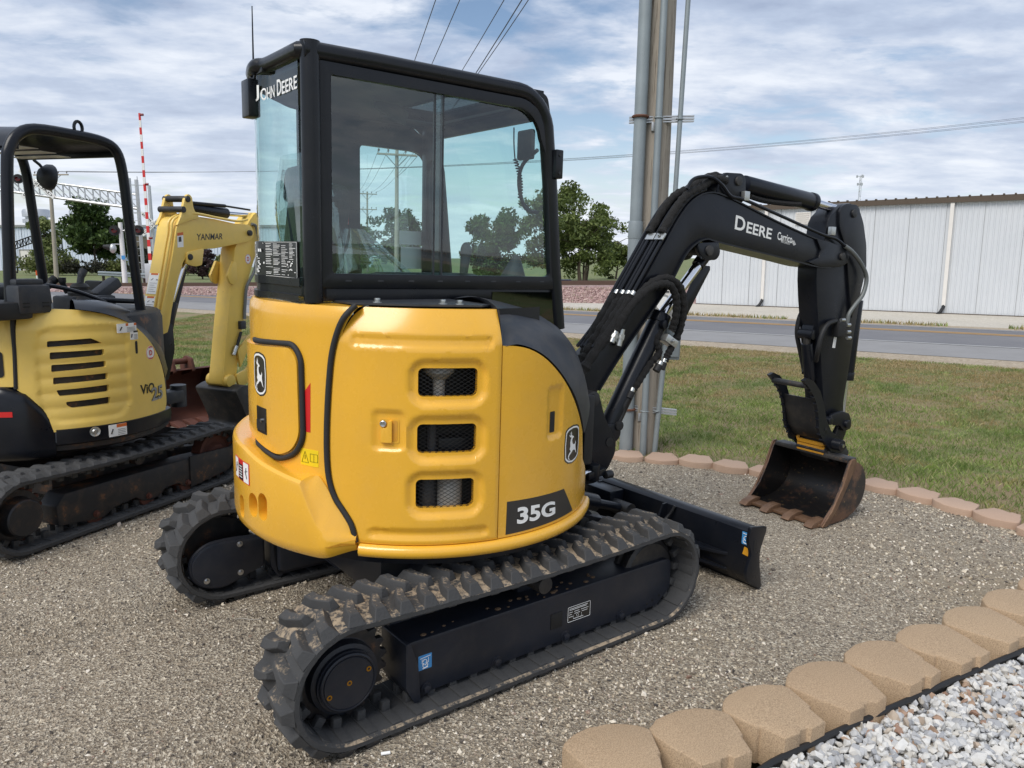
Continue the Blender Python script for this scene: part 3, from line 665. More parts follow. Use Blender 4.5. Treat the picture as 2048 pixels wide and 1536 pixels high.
tag(np_mesh('verge_grass', [v[:] for v in V], F, 'grass_blade'), 'thin strip of grass along the far side of the road', 'grass', kind='stuff')
# railway: ballast bank, ties and rails running off to the left towards the crossing
RW = [(-2, 36.5, 0.60), (-13, 29.6, 0.62), (-15, 28.9, 0.62), (-25, 25.9, 0.50), (-36, 23.6, 0.30), (-50, 20.6, 0.10)]
rows = [[], [], [], []]
for (s, n, z) in RW:
    for k, (dn, dz) in enumerate(((-3.3, -z+0.0), (-1.6, -0.08), (1.6, -0.08), (4.5, -z))): rows[k].append(SN(s, n+dn, z+dz))
tag(MB(FT).grid(rows).obj('rail_ballast', 'pink_ballast', smooth=0), kind='structure')
for dn in (-0.72, 0.72):
    r_ = MB(FT); P_ = [SN(s, n+dn, z+0.07) for s, n, z in RW]
    for a, b_ in zip(P_, P_[1:]): r_.bar(a, b_, 0.07, 0.15)
    tag(r_.obj('rail', 'rail_steel', smooth=0), 'dark steel rail on the pink ballast bank', 'rail', 'rails on the ballast bank')
P = []; R = []
for k in range(9000):
    s = random.uniform(-42, -12.5)
    for (a, b_) in zip(RW, RW[1:]):
        if b_[0] <= s <= a[0]: f = (s-a[0])/(b_[0]-a[0]); n = a[1]+(b_[1]-a[1])*f; z = a[2]+(b_[2]-a[2])*f
    f = random.random(); P.append((FT @ SN(s, n-3.3+1.7*f, z*f-0.08*f+0.02))[:]); R.append(random.uniform(0.03, 0.06))
t = MT('pink_stone'); t.set(Base_Color=t.ramp(t.island(), [(0, lin(132, 108, 104)), (0.4, lin(166, 136, 132)), (0.8, lin(190, 166, 158)), (1, lin(150, 138, 120))]), Roughness=0.9)
tag(scatter('ballast_stones', P, R, 'pink_stone', 'oct', 0.8), 'pink crushed stone on the railway bank', 'ballast', kind='stuff')
# ================================================================== things in the background
def ff_thing(name, label, cat, base, rz=0.0, group=None, tilt=True):
    o = bpy.data.objects.new(name, None); C.objects.link(o); tag(o, label, cat, group)
    o.matrix_world = (FT @ Matrix.Translation(base) if tilt else Matrix.Translation(FT @ Vector(base))) @ Matrix.Rotation(rz, 4, 'Z'); return o
# ---- white metal building across the road
b0, b1 = GF(1392, 608), GF(2048, 634); d = Vector((b1.x-b0.x, b1.y-b0.y, 0)); wl = d.length; wrz = atan2(d.y, d.x)
W = ff_thing('metal_building', 'long low white ribbed metal building with brown eave across the road', 'building', b0, wrz)
HH = 3.50; LEN = wl+14
def ribbed(name, length, h, pitch, depth, mat, parent, y0=0.0, x0=0.0, z0=-0.6):
    P = []; x = 0
    while x < length: P += [(x, 0), (x+pitch*0.62, 0), (x+pitch*0.70, -depth), (x+pitch*0.90, -depth)]; x += pitch
    m = MB().grid([[(x0+a, y0+b, z0) for a, b in P], [(x0+a, y0+b, h) for a, b in P]]); return m.obj(name, mat, parent, smooth=0)
# one panel of ribs per bay
bay = 0.145*7
k = 0
while k*bay < LEN: ribbed('wall_panel', bay-0.002, HH, 0.145, 0.022, 'corrugated_white', W, 0.0, k*bay); k += 1
MB().box((LEN/2, 6.02, HH/2-0.3), (LEN, 12, HH+0.5)).obj('wall_core', 'corrugated_white', W, smooth=0)
rf = MB().prism([(-0.12, HH-0.02), (6, HH+0.14), (12.4, HH-0.02), (12.4, HH-0.12), (6, HH+0.04), (-0.12, HH-0.12)], -0.3, LEN, 'x').obj('roof', 'roof_grey', W, smooth=0)
MB().box((LEN/2-0.1, -0.10, HH-0.03), (LEN+0.3, 0.08, 0.17)).obj('eave_gutter', 'brown_trim', W, smooth=0)
for i in range(int(LEN/0.29)): MB().box((i*0.29, -0.09, HH+0.07), (0.045, 0.14, 0.04)).obj('roof_rib', 'brown_trim', W, smooth=0)
for px in (1534, 1888):
    q = GF(px, 612 if px < 1600 else 627); u = (Vector((q.x, q.y, 0))-Vector((b0.x, b0.y, 0))).dot(d.normalized())
    dsp = MB().box((u, -0.075, (HH+0.1)/2+0.05), (0.105, 0.085, HH-0.32)).obj('downspout', 'white_trim', W, smooth=0)
    MB().tube([(u, -0.075, 0.27), (u, -0.10, 0.2), (u-0.06, -0.18, 0.06), (u-0.12, -0.26, 0.0)], 0.05, 8).obj('elbow', 'black_plastic', dsp)
q = HF(1613, 438, 26.8); u = (Vector((q.x, q.y, 0))-Vector((b0.x, b0.y, 0))).dot(d.normalized())
lv = MB().box((u, -0.03, q.z), (0.50, 0.05, 0.42)).obj('louvre', 'white_trim', W, smooth=0)
for i in range(6): MB().box((u, -0.062, q.z-0.17+0.068*i), (0.44, 0.03, 0.04), rot=Matrix.Rotation(0.5, 3, 'X')).obj('slat', 'white_trim', lv, smooth=0)
MB().box((LEN/2, -0.03, 0.0), (LEN, 0.05, 0.06)).obj('base_trim', 'brown_trim', W, smooth=0)

# ---- far factory on the left
f0, f1 = HF(-120, 540, 112), HF(330, 541, 112); FL = f1.x-f0.x
B_ = ff_thing('factory_hall', 'large blue white corrugated factory hall behind the maple', 'building', (f0.x, 112, 0), 0.0)
fh = HF(60, 452, 112).z
k = 0
while k*4.2 < FL-8: ribbed('wall_panel', 4.2-0.03, fh, 0.42, 0.06, 'corrugated_blue_white', B_, 0, k*4.2); k += 1
MB().box((FL/2-4, 12.1, fh/2), (FL-8.2, 24, fh-0.1)).obj('wall_core', 'corrugated_blue_white', B_, smooth=0)
MB().box((FL/2-4, -0.1, fh), (FL-8, 0.4, 0.3)).obj('eave', 'roof_grey', B_, smooth=0)
for px in (40, 137):
    u = HF(px, 440, 112).x-f0.x; MB().lathe([(1.2, 0), (1.2, 0.5), (1.9, 0.5), (1.9, 1.0), (1.5, 1.1), (1.5, 1.4), (1.9, 1.4), (1.9, 2.2), (1.7, 2.5), (0, 2.6)], (u, 4, fh+0.1), (0, 0, 1), 16).obj('roof_ventilator', 'aluminium', B_)
u = HF(53, 510, 112).x-f0.x; dr = MB().box((u, -0.08, 1.35), (1.6, 0.1, 2.9)).obj('door', 'white_trim', B_, smooth=0); MB().box((u, -0.13, 1.75), (0.25, 0.05, 0.9)).obj('pane', 'signal_black', dr, smooth=0)
for dx in (-0.88, 0.88): MB().box((u+dx, -0.1, 1.4), (0.14, 0.16, 3.0)).obj('frame', 'decal_grey', dr, smooth=0)
MB().box((u, -0.1, 2.9), (1.9, 0.16, 0.14)).obj('frame', 'decal_grey', dr, smooth=0)
g0 = HF(255, 540, 150); g1 = HF(690, 545, 150)
B2 = ff_thing('factory_wing', 'pale blue white factory wing stretching behind the evergreens', 'building', (g0.x, 150, 0), 0.0); gh = HF(330, 452, 150).z
k = 0
while k*6 < g1.x-g0.x: ribbed('wall_panel', 5.96, gh, 0.6, 0.08, 'corrugated_blue_white', B2, 0, k*6); k += 1
MB().box(((g1.x-g0.x)/2, 15.1, gh/2), (g1.x-g0.x, 30, gh-0.1)).obj('wall_core', 'corrugated_blue_white', B2, smooth=0)
MB().box(((g1.x-g0.x)/2, -0.1, gh), (g1.x-g0.x, 0.5, 0.4)).obj('eave', 'roof_grey', B2, smooth=0)
tb = HF(240, 540, 118); TB = ff_thing('brick_annex', 'small tan brick annex beside the factory hall', 'building', (tb.x, 118, 0)); th = HF(240, 472, 118).z
MB().box((0, 3, th/2), (4.0, 6, th)).obj('wall', 'tan_wall', TB, smooth=0); MB().box((0, 3, th+0.1), (4.3, 6.3, 0.25)).obj('roof', 'decal_grey', TB, smooth=0)
# ---- black truss arch in front of the factory door
def lattice(m, p0, p1, w, r=0.06, n=6, side=Vector((1, 0, 0))):
    p0, p1 = Vector(p0), Vector(p1); a = side*w/2
    m.cyl(p0-a, p1-a, r, n=6); m.cyl(p0+a, p1+a, r, n=6)
    for i in range(n):
        q0, q1 = p0.lerp(p1, i/n), p0.lerp(p1, (i+1)/n); s = 1 if i % 2 else -1
        m.cyl(q0-a*s, q1+a*s, r*0.7, n=6); m.cyl(q0-a, q0+a, r*0.7, n=6)
ax0, ax1 = HF(28, 535, 90), HF(122, 535, 90); at, ap = HF(30, 483, 90).z, HF(70, 477, 90).z; am = (ax0.x+ax1.x)/2
A = ff_thing('truss_arch', 'black steel lattice gateway arch in front of the factory', 'arch', (am, 90, 0)); hw = (ax1.x-ax0.x)/2
for s in (-1, 1): m = MB(); lattice(m, (s*hw, 0, 0), (s*hw, 0, at+0.4), 0.75, 0.07, 7); m.obj('post', 'signal_black', A)
m = MB(); lattice(m, (-hw, 0, at-0.6), (0, 0, ap), 0.8, 0.07, 8, Vector((0, 0, 1))); m.obj('arch_half', 'signal_black', A)
m = MB(); lattice(m, (hw, 0, at-0.6), (0, 0, ap), 0.8, 0.07, 8, Vector((0, 0, 1))); m.obj('arch_half', 'signal_black', A)

# ---- railroad crossing
Yc = 46.0
sm = HF(250, 560, Yc); SM = ff_thing('crossing_signal', 'white railroad crossing signal mast with red lamps', 'signal', (sm.x, Yc, -0.1))
def rel(px, py, Y, base): q = HF(px, py, Y); return Vector((q.x-base.x, q.y-base.y, q.z-base.z))
bs = Vector((sm.x, Yc, -0.1)); topz = rel(250, 462, Yc, bs).z
MB().cyl((0, 0, 0), (0, 0, topz+0.5), 0.16, 0.12, 14).obj('mast', 'sign_white', SM)
MB().box((0, 0, 0.15), (0.6, 0.6, 0.3), 0.03).obj('base', 'aluminium', SM)
def lamp(parent, p, facing=(0, -1, 0), r=0.30):
    f = Vector(facing).normalized(); b = MB().cyl(Vector(p), Vector(p)-f*0.03, r, n=20).obj('lamp_disc', 'signal_black', parent)
    MB().cyl(Vector(p)+f*0.02, Vector(p)+f*0.06, r*0.48, n=16).obj('lens', 'lens_red', b)
    m = MB(); rows = []
    for k in range(9): a = radians(10+160*k/8); q = Vector((cos(a)*r*0.55, 0, sin(a)*r*0.55)); rows.append([Vector(p)+q, Vector(p)+q*0.92+f*0.32+Vector((0, 0, -0.05))])
    m.grid(rows).obj('hood', 'signal_black', b)
for px in (281, 233):
    p_ = rel(px, 461, Yc, bs); p_.y = -0.25; lamp(SM, p_, (0.25, -1, 0)); MB().cyl((0, 0, p_.z), p_+Vector((0, 0.15, 0)), 0.04, n=8).obj('lamp_arm', 'aluminium', SM)
for px, fx in ((231, -1.0),):
    p_ = rel(px, 497, Yc, bs); p_.y = -0.3; MB().sphere(p_, 0.28, 8, (0.7, 0.7, 1)).obj('side_lamp', 'aluminium', SM); MB().cyl(p_+Vector((-0.1, 0, 0.05)), p_+Vector((-0.55, 0, 0.12)), 0.2, 0.1, 12, cap=False).obj('hood', 'signal_black', SM); MB().cyl((0, 0, p_.z+0.25), p_+Vector((0, 0.1, 0.25)), 0.03, n=8).obj('lamp_arm', 'aluminium', SM)
p_ = rel(250, 515, Yc, bs); MB().box((p_.x, -0.2, p_.z), (0.22, 0.02, 0.24)).obj('notice', 'decal_blue', SM, smooth=0)
# gate arm, raised, red and white bands
gb, gt = HF(313, 566, Yc), HF(289, 230, Yc); GT = ff_thing('crossing_gate', 'raised red and white striped railroad crossing gate arm', 'gate', (gb.x, Yc-0.6, 0))
v = Vector((gt.x-gb.x, 0, gt.z)); nseg = 22; z0_ = 1.2/gt.z
for i in range(nseg):
    a, b_ = z0_+(1-z0_)*i/nseg, z0_+(1-z0_)*(i+1)/nseg; w = 0.20-0.09*a
    MB().bar(v*a, v*b_, 0.05, w, up=(1, 0, 0)).obj('stripe', 'gate_red' if i % 2 else 'sign_white', GT, smooth=0)
for a in (0.99, 0.60, 0.29): MB().cyl(v*a+Vector((0.06, -0.05, 0)), v*a+Vector((0.24, -0.05, 0)), 0.07, n=10).obj('gate_light', 'lens_red', GT)
MB().box((0, 0, 0.7), (0.5, 0.5, 1.4), 0.04).obj('motor_box', 'aluminium', GT); MB().bar(v*(z0_-0.10), v*z0_, 0.12, 0.35, up=(1, 0, 0)).obj('counterweight_arm', 'signal_black', GT)
# cantilever truss over the road with lamps and crossbuck
tL, tR = HF(-60, 343, Yc), HF(262, 398, Yc); tLb, tRb = HF(-60, 356, Yc), HF(262, 412, Yc)
cb = HF(262, 562, Yc); CT = ff_thing('signal_cantilever', 'silver lattice cantilever spanning the road with crossing lamps', 'signal bridge', (cb.x, Yc+1.2, 0))
h1 = HF(262, 385, Yc).z; h0 = HF(262, 414, Yc).z; LT = cb.x-HF(-60, 370, Yc).x; g1_ = HF(-60, 341, Yc).z; g0_ = HF(-60, 372, Yc).z
for dy in (-0.45, 0.45):
    MB().cyl((0, dy, h1), (-LT, dy, g1_), 0.06, n=8).obj('top_chord', 'aluminium', CT); MB().cyl((0, dy, h0), (-LT, dy, g0_), 0.085, n=8).obj('bottom_chord', 'aluminium', CT)
    nb_ = 10
    for i in range(nb_+1):
        f = i/nb_; a = Vector((-LT*f, dy, h0+(g0_-h0)*f)); b_ = Vector((-LT*f, dy, h1+(g1_-h1)*f)); MB().cyl(a, b_, 0.045, n=6).obj('strut', 'aluminium', CT)
        if i < nb_: f2 = (i+1)/nb_; MB().cyl(a, Vector((-LT*f2, dy, h1+(g1_-h1)*f2)), 0.035, n=6).obj('brace', 'aluminium', CT)
for dx, dy in ((0.0, -0.45), (0.0, 0.45)): MB().cyl((dx, dy, 0), (dx, dy, h1+0.9), 0.11, n=12).obj('column', 'aluminium', CT)
m = MB()
for i in range(14): m.cyl((0.16, -0.45, 0.6+i*0.42), (0.5, -0.45, 0.6+i*0.42), 0.018, n=6)
m.cyl((0.5, -0.45, 0.4), (0.5, -0.45, h1+1.0), 0.025, n=6); m.obj('ladder', 'aluminium', CT)
cp = Vector((cb.x, Yc+1.2, 0))
for px in (8, 26): p_ = rel(px, 356, Yc, cp); p_.y = -0.75; lamp(CT, p_, (0.35, -1, 0), 0.28)
def crossbuck(parent, c, L_, w, T=0.03):
    for s in (-1, 1):
        dv = Vector((cos(radians(40)), 0, s*sin(radians(40)))); nb__ = MB().bar(Vector(c)-dv*L_/2+Vector((0, -0.02*s, 0)), Vector(c)+dv*L_/2+Vector((0, -0.02*s, 0)), T, w, up=(0, 0, 1)).obj('crossbuck_blade', 'sign_white', parent, smooth=0)
        ux = dv; uz = Vector((-dv.z, 0, dv.x)) if s > 0 else Vector((-dv.z, 0, dv.x)); txt = 'CROSSING' if s > 0 else 'RAILROAD'
        text_on('lettering', txt, (-L_*0.44, -w*0.28, L_*0.44, w*0.28), lambda u, v_, w_, ux=ux, uz=uz, s=s: Vector(c)+ux*u+uz*v_+Vector((0, -0.02*s-T/2-0.006, 0)), 0, 'signal_black', nb__, 0.01)
p_ = rel(66, 366, Yc, cp); crossbuck(CT, (p_.x, -0.85, p_.z), 2.5, 0.26)
# second mast with a crossbuck right of the gate
mb_ = HF(313, 566, Yc+9); CM = ff_thing('crossbuck_post', 'slim white post with a railroad crossbuck beside the gate', 'sign', (mb_.x, Yc+9, 0)); cz = HF(313, 372, Yc+9).z; MB().cyl((0, 0, 0), (0, 0, cz), 0.11, n=10).obj('post', 'aluminium', CM)
crossbuck(CM, (0.3, -0.25, HF(318, 448, Yc+9).z), 2.4, 0.26)
for py in (371, 426): z_ = HF(313, py, Yc+9).z; MB().cyl((-1.5, 0, z_+0.05), (0.1, 0, z_), 0.025, n=6).obj('bracket', 'aluminium', CM)
# guard rail beside the crossing
r0, r1 = GF(200, 566), GF(330, 577); GR = ff_thing('guard_rail', 'weathered pale steel guard rail beside the crossing', 'guard rail', (r0.x, r0.y, 0), atan2(r1.y-r0.y, r1.x-r0.x)); Lr = hypot(r1.x-r0.x, r1.y-r0.y)
prof = [(-0.02, 0.50), (-0.09, 0.55), (-0.09, 0.62), (-0.02, 0.66), (-0.09, 0.70), (-0.09, 0.77), (-0.02, 0.82)]
MB().grid([[(x, y, z) for y, z in prof] for x in (0, Lr)]).obj('beam', 'galvanised', GR)
for i in range(6): MB().box((Lr*(i+0.3)/6, 0.08, 0.36), (0.14, 0.16, 0.72)).obj('post', 'tie_wood', GR, smooth=0)
mk = GF(75, 563); MK = ff_thing('marker_post', 'slim white marker post with an orange top on the lawn', 'marker', (mk.x, mk.y, 0)); mh = HF(75, 541, mk.y).z
MB().cyl((0, 0, 0), (0, 0, mh*0.55), 0.06, n=8).obj('post', 'sign_white', MK); MB().cyl((0, 0, mh*0.55), (0, 0, mh), 0.065, n=8).obj('cap', 'marker_orange', MK)

# ---- utility poles and wires
def wire(name, a, b_, sag, label, group, r=0.012):
    a, b_ = Vector(a), Vector(b_); P = [a.lerp(b_, k/16)+Vector((0, 0, -4*sag*(k/16)*(1-k/16))) for k in range(17)]
    tag(MB().tube(P, r, 5).obj(name, 'wire'), label, 'wire', group)
def util_pole(loc, h, dirv, label, armz=(0.35,), armw=2.4, group='utility poles of the line behind the machine', r=0.15):
    E_ = empty('utility_pole', loc, atan2(dirv[1], dirv[0]), label, 'utility pole', group)
    MB().cyl((0, 0, -0.3), (0, 0, h), r, r*0.68, 14).obj('pole', 'pole_wood', E_)
    pins = []
    for k, dz in enumerate(armz):
        z = h-dz; MB().box((0.12, 0, z), (0.10, armw, 0.12), 0.01).obj('crossarm', 'pole_wood', E_)
        for s in (-1, 1): MB().cyl((0.14, s*armw*0.30, z), (0.14, 0, z-0.75), 0.028, n=6).obj('arm_brace', 'galvanised', E_)
        for f in (-0.46, -0.22, 0.22, 0.46):
            MB().lathe([(0.015, 0), (0.02, 0.1), (0.06, 0.11), (0.05, 0.16), (0.07, 0.17), (0.05, 0.24), (0.0, 0.26)], (0.12, f*armw, z+0.05), (0, 0, 1), 10).obj('insulator', 'insulator', E_)
            pins.append(Matrix.Translation(loc) @ Matrix.Rotation(atan2(dirv[1], dirv[0]), 4, 'Z') @ Vector((0.12, f*armw, z+0.30)))
    return pins
pa, pb_ = DY(793, 545, 48), DY(735, 545, 98); PA, PB = Vector((pa.x, 48, TSL*pa.x)), Vector((pb_.x, 98, TSL*pb_.x)); ln = (PA-PB); ln.z = 0
PC = PA + ln*0.985; PC.z = 0.0
zA, zB = DY(793, 298, 48).z-PA.z, DY(735, 383, 98).z-PB.z
wa = util_pole(PA, zA, ln, 'tall wooden utility pole with one crossarm seen through the cab', (0.35,)); wb = util_pole(PB, zB, ln, 'smaller distant wooden utility pole with crossarm seen through the cab', (0.3, 2.2))
wc = util_pole(PC, 9.6, ln, 'wooden utility pole with crossarm standing past the white rock bed', (0.4,))
for i in range(4):
    wire('power_wire', wb[i], wa[i], 0.5, 'thin power wire strung between the wooden utility poles', 'wires of the pole line'); wire('power_wire', wa[i], wc[i], 0.9, 'thin power wire strung between the wooden utility poles', 'wires of the pole line')
wire('power_wire', PA+Vector((0, 0, zA*0.80)), PC+Vector((0, 0, 8.0)), 0.9, 'thin power wire strung between the wooden utility poles', 'wires of the pole line')
pl_ = HF(113, 552, 70); PLf = FT @ Vector((pl_.x, 70, 0)); hL = DY(105, 338, 70).z-PLf.z
lp = util_pole(PLf, hL, (0.35, 1.0, 0), 'weathered wooden utility pole on the lawn near the crossing', (0.5,), 4.2, 'utility poles of the line along the road', 0.2)
q = DY(2330, 210, 60); PR = Vector((q.x, 60, TSL*q.x)); hR = DY(2330, 200, 60).z-PR.z
rp_ = util_pole(PR, hR, (0.35, 1.0, 0), 'distant wooden utility pole standing beyond the white metal building', (0.5,), 4.2, 'utility poles of the line along the road', 0.2)
for i in range(4):
    a = lp[i]; b_ = rp_[i]; wire('road_wire', a, b_, 1.6, 'faint overhead wire running along the road behind the cab', 'wires along the road', 0.011)
# ---- slim communications tower far off
q = HF(1718, 405, 300); TW = ff_thing('radio_tower', 'slim lattice communications tower far beyond the white building', 'tower', (q.x, 300, 0)); ht = HF(1718, 351, 300).z
m = MB()
for k in range(3): a = 2*pi*k/3; m.cyl((cos(a)*0.5, sin(a)*0.5, 0), (cos(a)*0.4, sin(a)*0.4, ht), 0.09, n=6)
for i in range(24):
    z = ht*i/24; a = 2*pi*(i % 3)/3; b_ = a+2*pi/3; m.cyl((cos(a)*.5, sin(a)*.5, z), (cos(b_)*.5, sin(b_)*.5, z+ht/24), 0.05, n=5)
m.obj('lattice', 'aluminium', TW)
for dz, r in ((0.3, 1.3), (3.2, 0.9)):
    m = MB()
    for k in range(3): a = 2*pi*k/3+0.5; m.box((cos(a)*r, sin(a)*r, ht-dz), (0.5, 0.5, 0.9)); m.cyl((0, 0, ht-dz), (cos(a)*r, sin(a)*r, ht-dz), 0.08, n=5)
    m.obj('antenna_head', 'aluminium', TW)
q = HF(1131, 571, 62); tr_ = ff_thing('covered_trailer', 'small dark blue covered box under the trees', 'trailer', (q.x, 62, HF(1131, 579, 62).z)); MB().prism([(-0.7, 0), (0.7, 0), (0.7, 0.5), (0.4, 0.8), (-0.7, 0.8)], -0.6, 0.6, 'y', 0.04).obj('cover', 'blue_tarp', tr_)

# ---- trees and shrubs
def leaf_mat(name, c0, c1, c2):
    t = MT(name); c = t.ramp(t.island(), [(0, c0), (0.5, c1), (1, c2)]); n = t.noise(0.6, 4); c = t.mix(t.math('MULTIPLY', n, 0.35), c, c0)
    t.set(Base_Color=c, Roughness=0.6, Specular_IOR_Level=0.3); tr = t.N.new('ShaderNodeBsdfTranslucent'); t.L.new(c, tr.inputs[0]); mx = t.N.new('ShaderNodeMixShader'); mx.inputs[0].default_value = 0.25
    t.L.new(t.b.outputs[0], mx.inputs[1]); t.L.new(tr.outputs[0], mx.inputs[2]); t.L.new(mx.outputs[0], t.out.inputs[0])
leaf_mat('leaf_maple', lin(48, 66, 34), lin(70, 92, 46), lin(98, 118, 62)); leaf_mat('leaf_light', lin(92, 104, 60), lin(122, 134, 80), lin(152, 160, 104))
leaf_mat('leaf_elm', lin(66, 80, 40), lin(94, 108, 56), lin(128, 140, 80)); leaf_mat('leaf_dark', lin(44, 46, 40), lin(60, 62, 50), lin(84, 80, 66)); leaf_mat('leaf_purple', lin(52, 40, 42), lin(72, 54, 56), lin(90, 70, 68)); leaf_mat('leaf_hedge', lin(70, 82, 44), lin(104, 114, 62), lin(140, 142, 90))
plain('bark', lin(84, 74, 64), 0.95, bump=0.6, bscale=14)
def tree(name, label, base, h, rx, crown0, leaf, nl, ls, stems=1, shape='round', group=None, cat='tree', seed=0, parts=True):
    rd = random.Random(seed); T_ = empty(name, base, rd.uniform(0, 6), label, cat, group); zc = crown0*h
    limbs = MB()
    cl = []
    n_limb = 16
    for s in range(stems):
        a0 = 2*pi*s/max(stems, 1); lean = 0.10*h if stems > 1 else 0.0; tip = Vector((cos(a0)*lean, sin(a0)*lean, h*0.86)); b0_ = Vector((cos(a0)*0.05*stems, sin(a0)*0.05*stems, -0.2))
        r0 = h*0.018*(1.0 if stems == 1 else 0.7)+0.03
        P = [b0_.lerp(tip, k/6)+Vector((rd.gauss(0, 1), rd.gauss(0, 1), 0))*h*0.008*(k > 0) for k in range(7)]
        limbs.tube(P, [r0*(1-0.85*k/6) for k in range(7)], 8)
        for k in range(n_limb//stems+2):
            f = rd.uniform(crown0*0.9, 0.93); p0 = b0_.lerp(tip, f/0.86 if f < 0.86 else 1.0); a = rd.uniform(0, 2*pi)
            fz = (f-crown0)/(1-crown0)
            if shape == 'cone': rr = rx*(1-fz)*1.0+0.05*rx
            elif shape == 'column': rr = rx*(1-fz**3)*0.9
            else: rr = rx*math.sqrt(max(0.05, 1-(fz*2-0.85)**2*0.72))
            rr *= rd.uniform(0.65, 1.08); up_ = 0.35*rr if shape == 'round' else 0.1*rr
            tp = p0+Vector((cos(a)*rr*0.9, sin(a)*rr*0.9, up_)); mid = p0.lerp(tp, 0.5)+Vector((0, 0, 0.06*rr))
            limbs.tube([p0, mid, tp], [r0*0.34, r0*0.2, r0*0.06], 5)
            for q_ in range(3): cl.append((p0.lerp(tp, rd.uniform(0.45, 1.05))+Vector((rd.gauss(0, 1), rd.gauss(0, 1), rd.gauss(0, 1)))*rx*0.10, rx*rd.uniform(0.13, 0.26)))
    limbs.obj('trunk', 'bark', T_)
    if shape == 'round':
        for k in range(44):
            v = Vector((rd.gauss(0, 1), rd.gauss(0, 1), rd.gauss(0, 1))).normalized(); f = rd.random()**0.4; lump = 0.80+0.28*mnoise.noise(v*1.7+Vector((seed, 0, 0)))
            cl.append((Vector((v.x*rx*f*lump, v.y*rx*f*lump, zc+(h-zc)*0.5+v.z*(h-zc)*0.5*f*lump)), rx*rd.uniform(0.10, 0.22)))
    cp_ = np.array([c[0][:] for c in cl]); cr = np.array([c[1] for c in cl]); w = cr**2; pick = rng.choice(len(cl), nl, p=w/w.sum())
    off = rng.normal(size=(nl, 3)); off /= np.linalg.norm(off, axis=1, keepdims=True); off *= (rng.uniform(0, 1, (nl, 1))**0.4); off[:, 2] *= 0.75
    P = cp_[pick]+off*cr[pick][:, None]*1.15
    P = P[P[:, 2] > zc*0.6]; n = len(P); u = rng.normal(size=(n, 3)); u /= np.linalg.norm(u, axis=1, keepdims=True); v = np.cross(u, rng.normal(size=(n, 3))); v /= np.linalg.norm(v, axis=1, keepdims=True)
    s_ = (ls*rng.uniform(0.6, 1.4, n))[:, None]
    V = np.stack([P-u*s_, P-v*s_*0.45, P+u*s_, P+v*s_*0.45], 1).reshape(-1, 3); F = np.arange(n*4).reshape(-1, 4)
    np_mesh('crown', V, F, leaf, T_)
    return T_
def ffb(px, py, Y): q = HF(px, py, Y); return FT @ q
def hgt(px, p1, p0, Y): return HF(px, p1, Y).z-HF(px, p0, Y).z
tree('maple_tree', 'dense dark green maple before the factory hall', ffb(192, 541, 84), hgt(192, 418, 541, 84), 3.9, 0.16, 'leaf_maple', 9000, 0.26, seed=1)
tree('larch_tree', 'thin pale green larch beside the wooden pole', ffb(92, 545, 88), hgt(92, 430, 541, 88), 3.0, 0.12, 'leaf_light', 4200, 0.20, shape='cone', seed=2)
tree('elm_tree', 'broad multi stemmed green elm right of the cab', ffb(1165, 577, 52), hgt(1165, 425, 577, 52), 2.5, 0.22, 'leaf_elm', 9000, 0.13, stems=5, seed=3)
tree('elm_tree', 'taller elm half hidden behind the front cab pillar', ffb(1105, 577, 60), hgt(1105, 372, 577, 60), 2.9, 0.2, 'leaf_elm', 8000, 0.15, stems=2, seed=4)
tree('elm_tree', 'smaller elm standing between the broad elm and grey pole', ffb(1232, 577, 66), hgt(1232, 470, 577, 66), 1.9, 0.2, 'leaf_elm', 5000, 0.15, seed=5)
tree('ash_tree', 'full round tree seen through the front cab window', ffb(985, 572, 50), hgt(985, 428, 572, 50), 2.35, 0.15, 'leaf_maple', 9000, 0.14, seed=6)
tree('ash_tree', 'smaller tree behind the wooden pole seen through the cab', ffb(802, 560, 70), hgt(802, 424, 560, 70), 2.7, 0.15, 'leaf_maple', 6000, 0.2, seed=8)
tree('ash_tree', 'low tree beside the distant pole seen through the cab', ffb(722, 560, 90), hgt(722, 452, 560, 90), 2.2, 0.15, 'leaf_maple', 4000, 0.22, seed=9)
for i, (px, top, sd_) in enumerate(((285, 490, 11), (303, 494, 12), (272, 498, 13))): tree('evergreen_shrub', ('dark spiky evergreen shrub between its two spiky neighbours', 'dark spiky evergreen shrub closest to the purple shrub', 'dark spiky evergreen shrub nearest the signal mast')[i], ffb(px, 548, 72), hgt(px, top, 548, 72), 1.15, 0.03, 'leaf_dark', 3000, 0.17, shape='cone', cat='shrub', group='dark evergreens by the crossing', seed=sd_)
tree('plum_shrub', 'dark purple leaved shrub framed by the yellow boom', ffb(404, 556, 66), hgt(404, 492, 556, 66), 1.5, 0.08, 'leaf_purple', 4200, 0.14, seed=14, cat='shrub')
tree('pine_shrub', 'low spreading pine beside the purple shrub', ffb(446, 572, 52), hgt(446, 508, 572, 52), 1.0, 0.15, 'leaf_hedge', 3600, 0.10, shape='cone', seed=15, cat='shrub')
for px, top, r_, mt_, lb in ((375, 532, 1.5, 'leaf_hedge', 'pale green low bush under the purple shrub'), (80, 525, 2.4, 'leaf_hedge', 'low hedge bush left of the wooden pole'), (118, 530, 2.2, 'leaf_hedge', 'low hedge bush right of the wooden pole'), (150, 536, 1.8, 'leaf_dark', 'dull low bush at the foot of the maple'), (208, 536, 1.9, 'leaf_dark', 'dull low bush beyond the maple trunk'), (232, 526, 1.6, 'leaf_hedge', 'rounded yellow green bush beside the signal mast')):
    tree('bush', lb, ffb(px, 547, 80), max(hgt(px, top, 547, 80), 0.8), r_, 0.04, mt_, 1600, 0.16, seed=int(px), cat='bush')
